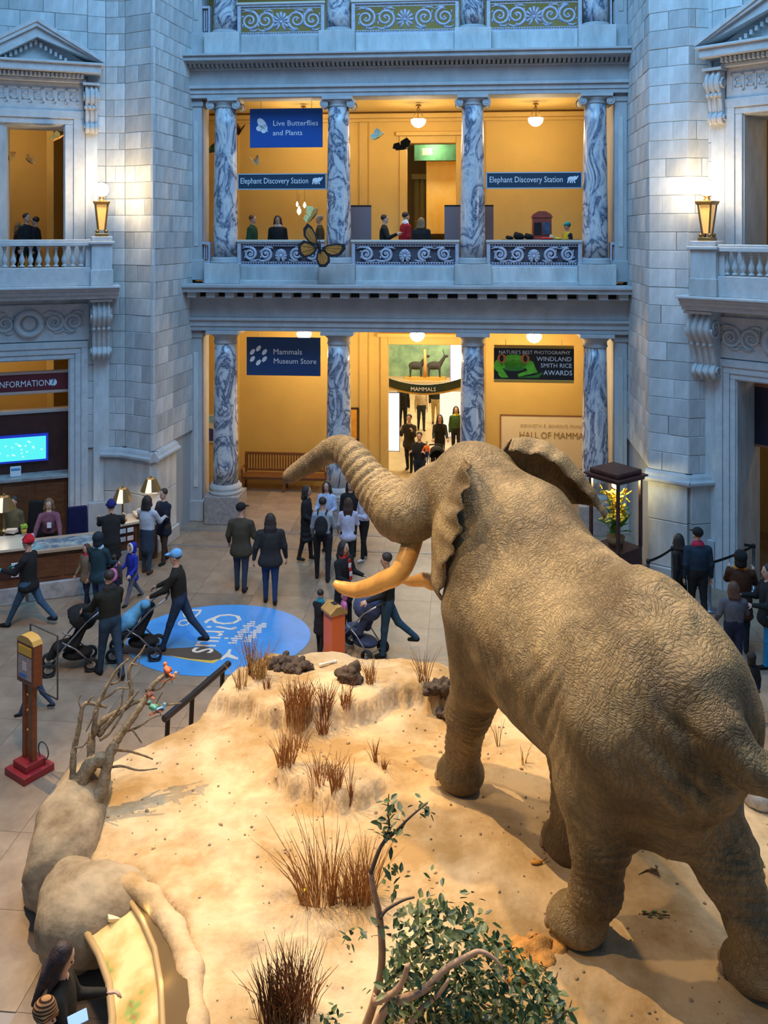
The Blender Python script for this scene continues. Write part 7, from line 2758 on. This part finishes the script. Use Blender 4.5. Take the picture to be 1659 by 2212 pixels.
def desk_lamp(px, py, d, label, s=1.0):
    """px, py: the foot of the lamp"""
    p = at(px, py, d)
    r_ = thing('desk_lamp', label, 'lamp', Matrix.Translation(p) @ Matrix.Scale(s, 4))
    MB().lathe([(.10, 0), (.10, .03), (.04, .05), (.022, .08), (.022, .42), (.04, .44), (.02, .47)], 14).build('stand', BRASS, r_, smooth=True)
    n = 10
    sh = mat('olive_shade', (.10, .062, .016), rough=.5, emit=(.9, .5, .1), estr=.04)
    pl_ = mat('cream_shade', (.8, .72, .5), rough=.5, emit=(1, .8, .5), estr=.8)
    for k in range(n):
        a0, a1 = 2 * PI * k / n, 2 * PI * (k + 1) / n
        m = MB()
        vs_ = [(.25 * math.cos(a0), .25 * math.sin(a0), .48), (.25 * math.cos(a1), .25 * math.sin(a1), .48), (.12 * math.cos(a1), .12 * math.sin(a1), .76), (.12 * math.cos(a0), .12 * math.sin(a0), .76)]
        m.add(vs_ + [(x * .95, y * .95, z_) for x, y, z_ in vs_], [(0, 1, 2, 3), (7, 6, 5, 4), (0, 4, 5, 1), (2, 6, 7, 3), (1, 5, 6, 2), (3, 7, 4, 0)])
        m.build('shade_panel', pl_ if k == 7 else sh, r_)
    MB().lathe([(.02, .76), (.03, .79), (.005, .84)], 10).build('finial', BRASS, r_, smooth=True)
    MB().ball((0, 0, .58), .05, 10, 8).build('bulb_glass', GLOW, r_, smooth=True)
    l = lamp('bulb', 'POINT', (0, 0, .46), 9, (1, .80, .55), size=.05)
    l.parent = r_


desk_lamp(8, 1148, 19.2, 'shaded lamp at the left edge of the desk')
desk_lamp(265, 1126, 20.4, 'shaded lamp in the middle of the desk')
desk_lamp(326, 1103, 20.8, 'shaded lamp at the far right of the desk')
# notice, flowers, papers and chairs at the desk
r_ = thing('desk_notice', 'white notice card with pink edge beside the right lamp', 'notice', Matrix.Translation(at(338, 1104, 20.75)))
MB().box(-.17, .17, 0, .02, .0, .42).build('sheet', mat('bright_sheet', (.9, .88, .86)), r_)
MB().box(.17, .185, 0, .02, .0, .42).build('edge', mat('pink_edge', (.8, .25, .35)), r_)
MB().box(-.1, .1, -.04, .06, -.02, 0).build('foot', WHITE, r_)
r_ = thing('flower_pot', 'small pot with lime green plant on the desk', 'plant', Matrix.Translation(at(52, 1152, 18.9)))
MB().lathe([(.045, 0), (.06, .09), (.055, .09)], 12).build('pot', mat('yellow_pot', (.6, .35, .05)), r_, smooth=True)
for k in range(9):
    a = k * .7
    MB().ball((.04 * math.cos(a), .04 * math.sin(a), .13 + .02 * (k % 3)), (.04, .025, .03), 6, 4).build('leaf', mat('lime_leaf', (.30, .50, .03)), r_, smooth=True)
for i, (px, py, d, w_, c, lab) in enumerate(((25, 1150, 18.95, .22, (.75, .6, .45), 'stack of tan leaflets beside the left lamp'), (62, 1162, 18.9, .20, (.6, .55, .7), 'pale violet leaflets beside the lime plant'),
                                         (100, 1188, 18.75, .16, (.25, .42, .65), 'blue folder standing on the desk'), (306, 1105, 20.68, .20, (.8, .66, .5), 'heap of cream maps before the woman in white'), (251, 1128, 20.33, .14, (.7, .55, .3), 'loose papers beside the middle lamp'))):
    r_ = thing('paper_stack', lab, 'paper', Matrix.Translation(at(px, py, d)) @ Matrix.Rotation(.3 * i, 4, 'Z'))
    for k in range(4):
        MB().box(-w_ / 2, w_ / 2, -w_ * .35, w_ * .35, k * .018, k * .018 + .014).build('sheet', cloth(tuple(min(1, q * (1 - .06 * k)) for q in c)), r_, Matrix.Rotation(.12 * k - .2, 4, 'Z'))


def office_chair(pos, yaw, label, c):
    r_ = thing('office_chair', label, 'chair', frame(pos, yaw))
    ch = cloth(c)
    MB().taper((-.26, 0), .05, .25, .56, 1.42, .8, .86).build('backrest', ch, r_, bevel=.06)
    MB().box(-.25, .27, -.26, .26, .44, .54).build('seat', ch, r_, bevel=.04)
    MB().tube([(0, 0, .08), (0, 0, .45)], .03, 8).build('column', DARK, r_)
    MB().tube([(-.1, 0, .42), (-.26, 0, .5), (-.28, 0, .8)], .025, 6).build('back_bar', DARK, r_)
    for k in range(5):
        a = k * 2 * PI / 5
        MB().tube([(0, 0, .10), (.28 * math.cos(a), .28 * math.sin(a), .07)], [.03, .02], 6).build('foot', DARK, r_)
        MB().ball((.28 * math.cos(a), .28 * math.sin(a), .03), .03, 8, 6).build('caster', DARK, r_, smooth=True)
    for sy in (-1, 1):
        MB().tube([(-.18, sy * .27, .5), (-.18, sy * .30, .70), (.12, sy * .30, .70)], .022, 6).build('armrest', DARK, r_)


office_chair(ground(168, 1236), -1.2, 'high dark navy office chair behind the desk', (.012, .014, .06))
office_chair(ground(72, 1222), -1.6, 'black office chair beside the attendant', (.012, .012, .014))


# ------------------------------------------------------------------ right doorway: dark screen
r_ = thing('dark_screen', 'dark navy screen hung inside the right doorway', 'screen', FR)
xa, za = onframe(FR, 1612, 955, .9)
xb, zb_ = onframe(FR, 1612, 832, .9)
MB().box(xa, xa + 2.2, .9, .98, za, zb_).build('panel', mat('deep_navy', (.008, .012, .03), rough=.4), r_)
MB().box(xa - .02, xa + 2.2, .88, 1.0, zb_, zb_ + .07).build('top_bar', mat('copper_bar', (.35, .15, .08), rough=.4, metal=.5), r_)
MB().box(xa - .02, xa + 2.2, .88, 1.0, za - .05, za).build('bottom_bar', MATS['copper_bar'], r_)


# ------------------------------------------------------------------ glass case with yellow flowers
def flower_case():
    p = ground(1330, 1262)
    r_ = thing('display_case', 'tall dark-framed glass case with yellow flowers behind the elephant', 'display case', frame(p, .62))
    w_ = mat('case_wood', (.055, .018, .014), rough=.4, var=.3, scale=6)
    a = .40
    zt = 2.32
    MB().box(-a, a, -a, a, 0, .85).build('base', w_, r_, bevel=.02)
    for sx in (-1, 1):
        for sy in (-1, 1):
            MB().box(sx * (a - .03) - .03, sx * (a - .03) + .03, sy * (a - .03) - .03, sy * (a - .03) + .03, .85, zt).build('post', w_, r_)
    MB().box(-a - .04, a + .04, -a - .04, a + .04, zt, zt + .07).build('roof', w_, r_, bevel=.015)
    MB().box(-a - .09, a + .09, -a - .09, a + .09, zt + .07, zt + .11).build('roof', w_, r_, bevel=.01)
    MB().box(-a, a, -a, a, zt + .11, zt + .22).build('roof_cap', w_, r_, bevel=.03)
    gl = mat('clear_glass', (.9, .95, .9), rough=.02, alpha=.12)
    for k in range(4):
        M = Matrix.Rotation(k * PI / 2, 4, 'Z')
        MB().box(-a + .06, a - .06, -a + .02, -a + .026, .86, zt).build('pane', gl, r_, M=None).matrix_local = M
    q = lamp('case_light', 'POINT', (0, 0, zt - .15), 45, (1, .86, .40), size=.08)
    q.parent = r_
    MB().ball((0, 0, zt - .05), .04, 8, 6).build('case_bulb', GLOW, r_, smooth=True)
    # plant inside
    f_ = thing('flowering_plant', 'yellow-flowered plant inside the glass case', 'plant', frame(p + Vector((0, 0, .85)), 0) @ Matrix.Scale(1.25, 4))
    MB().lathe([(.12, 0), (.16, .16), (.15, .16)], 14).build('pot', cloth((.2, .12, .06)), f_, smooth=True)
    r = random.Random(9)
    gm = cloth((.08, .22, .03))
    lf = MB().add([(0, 0, 0), (.25, .09, .04), (.25, -.09, .04), (.6, .06, .0), (.6, -.06, .0), (1, 0, -.2)], [(0, 2, 4, 5, 3, 1)]).mesh('leaf', fix=False)
    lf.materials.append(gm)
    for k in range(26):
        o = put('leaf', lf, None, f_)
        o.matrix_local = Matrix.Translation((r.uniform(-.1, .1), r.uniform(-.1, .1), .16 + r.uniform(0, .3))) @ Matrix.Rotation(r.uniform(0, 6.28), 4, 'Z') @ Matrix.Rotation(r.uniform(-1.2, -.3), 4, 'Y') @ Matrix.Scale(r.uniform(.25, .42), 4)
    yl = mat('yellow_petal', (.85, .58, .03), rough=.5)
    fl = MB()
    for q in range(5):
        a_ = q * 2 * PI / 5
        fl.ball((.03 * math.cos(a_), .03 * math.sin(a_), .01), (.028, .02, .01), 6, 4, M=Matrix.Rotation(a_, 4, 'Z'))
    fm_ = fl.mesh('flower', True)
    fm_.materials.append(yl)
    for k in range(60):
        o = put('flower', fm_, None, f_)
        o.matrix_local = Matrix.Translation((r.gauss(0, .12), r.gauss(0, .12), r.uniform(.45, .98))) @ RZ(r.uniform(0, 6), r.uniform(-1, 1), r.uniform(-1, 1)) @ Matrix.Scale(r.uniform(.8, 1.5), 4)
    for k in range(8):
        a_ = k * .8
        MB().tube([(0, 0, .15), (.05 * math.cos(a_), .05 * math.sin(a_), .5), (.16 * math.cos(a_), .16 * math.sin(a_), .9)], .008, 5).build('stem', gm, f_)


flower_case()


# ------------------------------------------------------------------ queue posts with belts
STEEL = mat('grey_post', (.25, .26, .28), rough=.35, metal=.7)
BELT = mat('black_belt', (.01, .01, .01), rough=.7)


def stanchion(px, py_top, label, h=1.0):
    d = FOC * (EYE - h) / (py_top - HY)
    p = at(px, py_top, d)
    p.z = 0
    r_ = thing('queue_post', label, 'barrier post', Matrix.Translation(p))
    MB().lathe([(.17, 0), (.17, .02), (.05, .045), (.032, .05), (.032, h - .05), (.038, h - .05)], 16).build('post', STEEL, r_, smooth=True)
    MB().lathe([(.04, h - .08), (.042, h - .02), (.03, h)], 14).build('belt_head', BELT, r_, smooth=True)
    return p


P1 = stanchion(1453, 1180, 'queue post close to the stone pier')
P2 = stanchion(1533, 1212, 'queue post in front of the capped man')
P3 = stanchion(1570, 1160, 'queue post farthest to the back at the right')
P4 = stanchion(1628, 1175, 'thick grey queue post at the right doorway')
P5 = stanchion(1400, 1208, 'queue post hidden behind the elephant back')


def belt(a, b, label):
    a, b = a + Vector((0, 0, .955)), b + Vector((0, 0, .955))
    n = (b - a).cross(Vector((0, 0, 1))).normalized() * .004
    m = MB()
    K = 8
    top, bot = [], []
    for i in range(K + 1):
        t = i / K
        p = a.lerp(b, t) - Vector((0, 0, .03 * math.sin(PI * t)))
        top.append(p + Vector((0, 0, .028)))
        bot.append(p - Vector((0, 0, .028)))
    vs_ = [p + n for p in top] + [p + n for p in bot] + [p - n for p in top] + [p - n for p in bot]
    q = K + 1
    m.add(vs_, [(i, i + 1, q + i + 1, q + i) for i in range(K)] + [(2 * q + i, 3 * q + i, 3 * q + i + 1, 2 * q + i + 1) for i in range(K)] + [(i, 2 * q + i, 2 * q + i + 1, i + 1) for i in range(K)] + [(q + i, q + i + 1, 3 * q + i + 1, 3 * q + i) for i in range(K)])
    m.build('queue_belt', BELT, label=label, cat='barrier belt')


belt(P5, P1, 'black queue belt rising to the post by the pier')
belt(P2, P4, 'long black queue belt between the capped man and the doorway')
belt(P3, P4, 'black queue belt joining the two posts at the doorway')


# ------------------------------------------------------------------ strollers


def stroller(pos, yaw, label, c=(.015, .015, .02), frame_c=(.30, .30, .31), blanket=None, s=1.0, hood=True):
    r_ = thing('stroller', label, 'stroller', frame(pos, yaw) @ Matrix.Scale(s, 4))
    fm_ = mat('frame_%02d' % int(frame_c[0] * 99), frame_c, rough=.35, metal=.7)
    fb = cloth(c)
    tyre = mat('black_tyre', (.012, .012, .012), rough=.7)
    for x, y in ((.42, .2), (.42, -.2), (-.28, .25), (-.28, -.25)):
        for dy in (-.025, .025):
            t = MB().tube([(x + .10 * math.cos(k * PI / 9), y + dy, .115 + .10 * math.sin(k * PI / 9)) for k in range(19)], .022, 6, cap=False)
            wb = t.build('wheel', tyre, r_, smooth=True)
            MB().tube([(x, y + dy - .015, .115), (x, y + dy + .015, .115)], .035, 8).build('hub', fm_, wb)
    for sy in (-1, 1):
        MB().tube([(.42, sy * .19, .16), (.18, sy * .22, .45), (-.20, sy * .23, .86), (-.46, sy * .22, 1.04)], .014, 7).build('frame_tube', fm_, r_, smooth=True)
        MB().tube([(-.28, sy * .22, .14), (-.02, sy * .22, .42), (.20, sy * .21, .56)], .013, 7).build('frame_tube', fm_, r_, smooth=True)
    MB().tube([(-.46, -.22, 1.04), (-.49, 0, 1.05), (-.46, .22, 1.04)], .022, 8).build('handle', tyre, r_, smooth=True)
    MB().tube([(-.28, -.25, .115), (-.28, .25, .115)], .012, 6).build('axle', fm_, r_)
    f = Field((-.6, -.32, .2), (.7, .32, 1.15), .025)
    f.cone((-.18, -.12, .80), (-.02, -.12, .46), .07, .07, .05)
    f.cone((-.18, .12, .80), (-.02, .12, .46), .07, .07, .05)
    f.cone((-.02, .12, .44), (.28, .12, .42), .06, .05, .05)
    f.cone((-.02, -.12, .44), (.28, -.12, .42), .06, .05, .05)
    f.cone((.28, 0, .40), (.40, 0, .22), .10, .07, .05)
    V, Q, _ = f.skin()
    put('seat', skin_mesh('seat', V, Q), fb, r_)
    if hood:
        f = Field((-.55, -.34, .5), (.45, .34, 1.3), .025)
        f.ell((-.10, 0, .86), (.29, .24, .24), .03)
        f.carve((.06, 0, .74), (.34, .20, .26), .03)
        V, Q, _ = f.skin()
        put('hood', skin_mesh('hood', V, Q), fb, r_)
    f = Field((-.4, -.3, .1), (.4, .3, .5), .025)
    f.ell((-.06, 0, .25), (.26, .18, .10), .03)
    V, Q, _ = f.skin()
    put('basket', skin_mesh('basket', V, Q), fb, r_)
    if blanket:
        f = Field((-.4, -.35, .3), (.6, .35, 1.05), .025)
        f.cone((-.05, -.08, .82), (.18, -.05, .62), .10, .13, .08)
        f.cone((.18, .0, .60), (.38, .05, .46), .13, .07, .06)
        f.ell((-.10, .06, .90), (.09, .08, .09), .03)
        V, Q, _ = f.skin()
        put('blanket', skin_mesh('blanket', V, Q), cloth(blanket), r_)
    return r_


stroller(ground(160, 1442), LEFT + .35, 'black stroller pushed by the man in black at the left', (.014, .014, .02), (.33, .33, .32), hood=True)
stroller(ground(302, 1416), LEFT + .15, 'black stroller with light blue blanket on the blue graphic', (.012, .012, .012), (.25, .25, .26), blanket=(.12, .36, .58), hood=False, s=1.05)
stroller(ground(783, 1412), LEFT - .6, 'navy plaid stroller beside the donation box', (.05, .07, .14), (.45, .45, .45), hood=True)
stroller(ground(944, 1042), TOWARD, 'black hooded stroller in the far doorway', (.015, .015, .015), (.1, .1, .1))


# ------------------------------------------------------------------ donation box
p = ground(722, 1432)
r_ = thing('donation_box', 'orange-red donation box with wooden sloped lid', 'donation box', frame(p, .55))
om = mat('orange_red_paint', (.78, .16, .035), rough=.45)
bm2 = mat('brown_side', (.10, .045, .022), rough=.5, var=.3, scale=6)
m = MB()
m.box(-.135, .135, -.16, .16, 0, .92)
m.build('body', om, r_, bevel=.006)
MB().box(.135, .142, -.15, .15, .03, .90).build('side_panel', bm2, r_)
lid = mat('lid_wood', (.40, .24, .07), rough=.5, var=.25, scale=5, stretch=(1, 5, 1))
MB().prism([(-.17, .92), (.17, .92), (.17, .96), (.05, 1.06), (-.05, 1.06), (-.17, .96)], -.19, .19).build('lid', lid, r_)
MB().box(-.04, .04, -.06, .06, 1.06, 1.075).build('slot', DARK, r_)
for k, z_ in enumerate((.62, .55, .48)):
    MB().box(.142, .146, -.10, .10 - .05 * k, z_ - .015, z_ + .015).build('printed_line', WHITE, r_)

# ------------------------------------------------------------------ sign on a post
p = ground(64, 1668)
r_ = thing('sign_post', 'wooden information post with framed picture and red stepped base', 'sign post', frame(p, -.62))
rp = mat('red_base_paint', (.23, .018, .024), rough=.4)
pw = mat('post_wood', (.16, .045, .015), rough=.4, var=.3, scale=5, stretch=(1, 1, 3))
MB().box(-.24, .24, -.24, .24, 0, .10).build('base_step', rp, r_, bevel=.01)
MB().box(-.16, .16, -.16, .16, .10, .20).build('base_step', rp, r_, bevel=.01)
for sx in (-1, 1):
    MB().box(sx * .09 - .035, sx * .09 + .035, -.04, .04, .20, 1.30).build('post', pw, r_, bevel=.008)
for zz in (.62, .90, 1.12):
    MB().ball((.0, -.03, zz), .018, 8, 6).build('bolt', gold, r_, smooth=True)
MB().box(-.02, .02, -.01, .01, .2, 1.3).build('centre_strip', BRASS, r_)
MB().box(-.21, .21, -.07, .07, 1.28, 1.86).build('frame_box', pw, r_, bevel=.012)
MB().prism([(-.21, 1.86), (.21, 1.86), (.17, 1.92), (.08, 1.96), (-.08, 1.96), (-.17, 1.92)], -.075, .075).build('arched_top', mat('gold_wood', (.42, .26, .06), rough=.4), r_)
for sx, nm in ((-1, 'picture'), (1, 'picture')):
    pass
MB().box(-.155, .155, -.082, -.07, 1.36, 1.68).build('picture', mat('dark_picture', (.06, .05, .09), rough=.35, col2=(.35, .28, .26), scale=7, contrast=(.45, .75)), r_)
MB().box(-.155, .155, -.082, -.07, 1.70, 1.82).build('title_plate', mat('yellow_plate', (.60, .36, .03), rough=.4), r_)
MB().box(-.11, .05, -.086, -.08, 1.39, 1.43).build('caption', mat('caption_blue', (.05, .16, .5)), r_)
MB().box(-.05, .05, -.086, -.08, 1.48, 1.60).build('figure', mat('figure_pale', (.6, .5, .45)), r_)
fr_ = MB()
pts = [(-.26, .18, 1.08), (-.26, .18, 1.98), (.40, .18, 1.98), (.40, .18, 1.08), (-.26, .18, 1.08)]
for a, b in zip(pts[:-1], pts[1:]):
    fr_.tube([a, b], .012, 6)
fr_.build('wire_frame', mat('dark_wire', (.05, .05, .05), rough=.4), r_)
MB().tube([(.15 + .12 * math.cos(k * PI / 8), .12, .30 + .12 * math.sin(k * PI / 8)) for k in range(17)], .010, 5, cap=False).build('cable_loop', MATS['dark_wire'], r_)


# ------------------------------------------------------------------ round graphic on the floor
def floor_graphic():
    a, b = ground(268, 1385), ground(665, 1375)
    c = ground(468, 1378)
    top, bot = ground(470, 1307), ground(400, 1461)
    cy = (top.y + bot.y) / 2
    rx = (b.x - a.x) / 2 * 1.0
    ry = (top.y - bot.y) / 2
    cxm = (a.x + b.x) / 2 + .05
    r_ = thing('floor_graphic', 'round sky blue floor sticker with pale lettering', 'floor sticker', Matrix.Translation((cxm, cy, .003)))
    blue = mat('sticker_blue', (.07, .32, .70), rough=.35, var=.12, scale=2)
    MB().prism(disc_poly(0, 0, rx, ry, 56), 0, .004, axis='z').build('disc', blue, r_)
    ylw = mat('sticker_yellow', (.75, .50, .08), rough=.4)
    dk = mat('sticker_brown', (.09, .065, .045), rough=.4)
    cr = mat('sticker_cream', (.85, .70, .55), rough=.4)

    def g(px, py):
        q = ground(px, py)
        return (q.x - cxm, q.y - cy)
    # a long dark bird across the near side
    MB().prism([g(*q) for q in ((262, 1392), (310, 1400), (360, 1402), (400, 1400), (440, 1397), (462, 1402), (480, 1415), (478, 1424), (455, 1428), (410, 1424), (350, 1416), (265, 1412))], .004, .006, axis='z').build('dark_shape', dk, r_)
    MB().prism([g(*q) for q in ((360, 1416), (410, 1424), (455, 1428), (478, 1424), (460, 1434), (430, 1430), (395, 1424))], .0045, .0065, axis='z').build('yellow_shape', ylw, r_)
    MB().prism([g(*q) for q in ((476, 1424), (490, 1411), (495, 1403), (500, 1404), (497, 1414), (515, 1422), (513, 1426), (490, 1420), (478, 1427))], .0045, .0065, axis='z').build('forked_mark', cr, r_)

    def word(t, p0, p1, height, mt, up_px):
        """lettering lying flat, reading from p0 to p1; up_px: a pixel on the side of the letters' tops"""
        me = text_mesh(t, 1.0, 0.0015)
        xs = [v.co.x for v in me.vertices]
        ys = [v.co.y for v in me.vertices]
        A, Bq, U = Vector(g(*p0)), Vector(g(*p1)), Vector(g(*up_px))
        e = (Bq - A)
        L_ = e.length
        e.normalize()
        n_ = Vector((-e.y, e.x))
        if (U - A).dot(n_) < 0:
            n_ = -n_
        for v in me.vertices:
            u = (v.co.x - min(xs)) / (max(xs) - min(xs)) * L_
            w_ = (v.co.y - min(ys)) / (max(ys) - min(ys)) * height
            q = A + e * u + n_ * w_
            v.co = Vector((q.x, q.y, .0065 + v.co.z))
        me.materials.clear()
        put('lettering', me, mt, r_)
    word('Q?rius', (452, 1326), (398, 1410), .72, cr, (520, 1340))
    word('Do', (398, 1318), (380, 1354), .36, cr, (440, 1322))
    for k, (p0, p1) in enumerate((((548, 1342), (500, 1392)), ((572, 1346), (532, 1388)))):
        A, Bq = Vector(g(*p0)), Vector(g(*p1))
        n = 11
        for i in range(n):
            q = A.lerp(Bq, (i + .5) / n)
            h_ = .05 + .03 * ((i * 7) % 3)
            MB().box(q.x - h_, q.x + h_, q.y - .025, q.y + .025, .004, .006).build('small_print', cr, r_)


floor_graphic()
# striped scarf ends and cup of the visitors
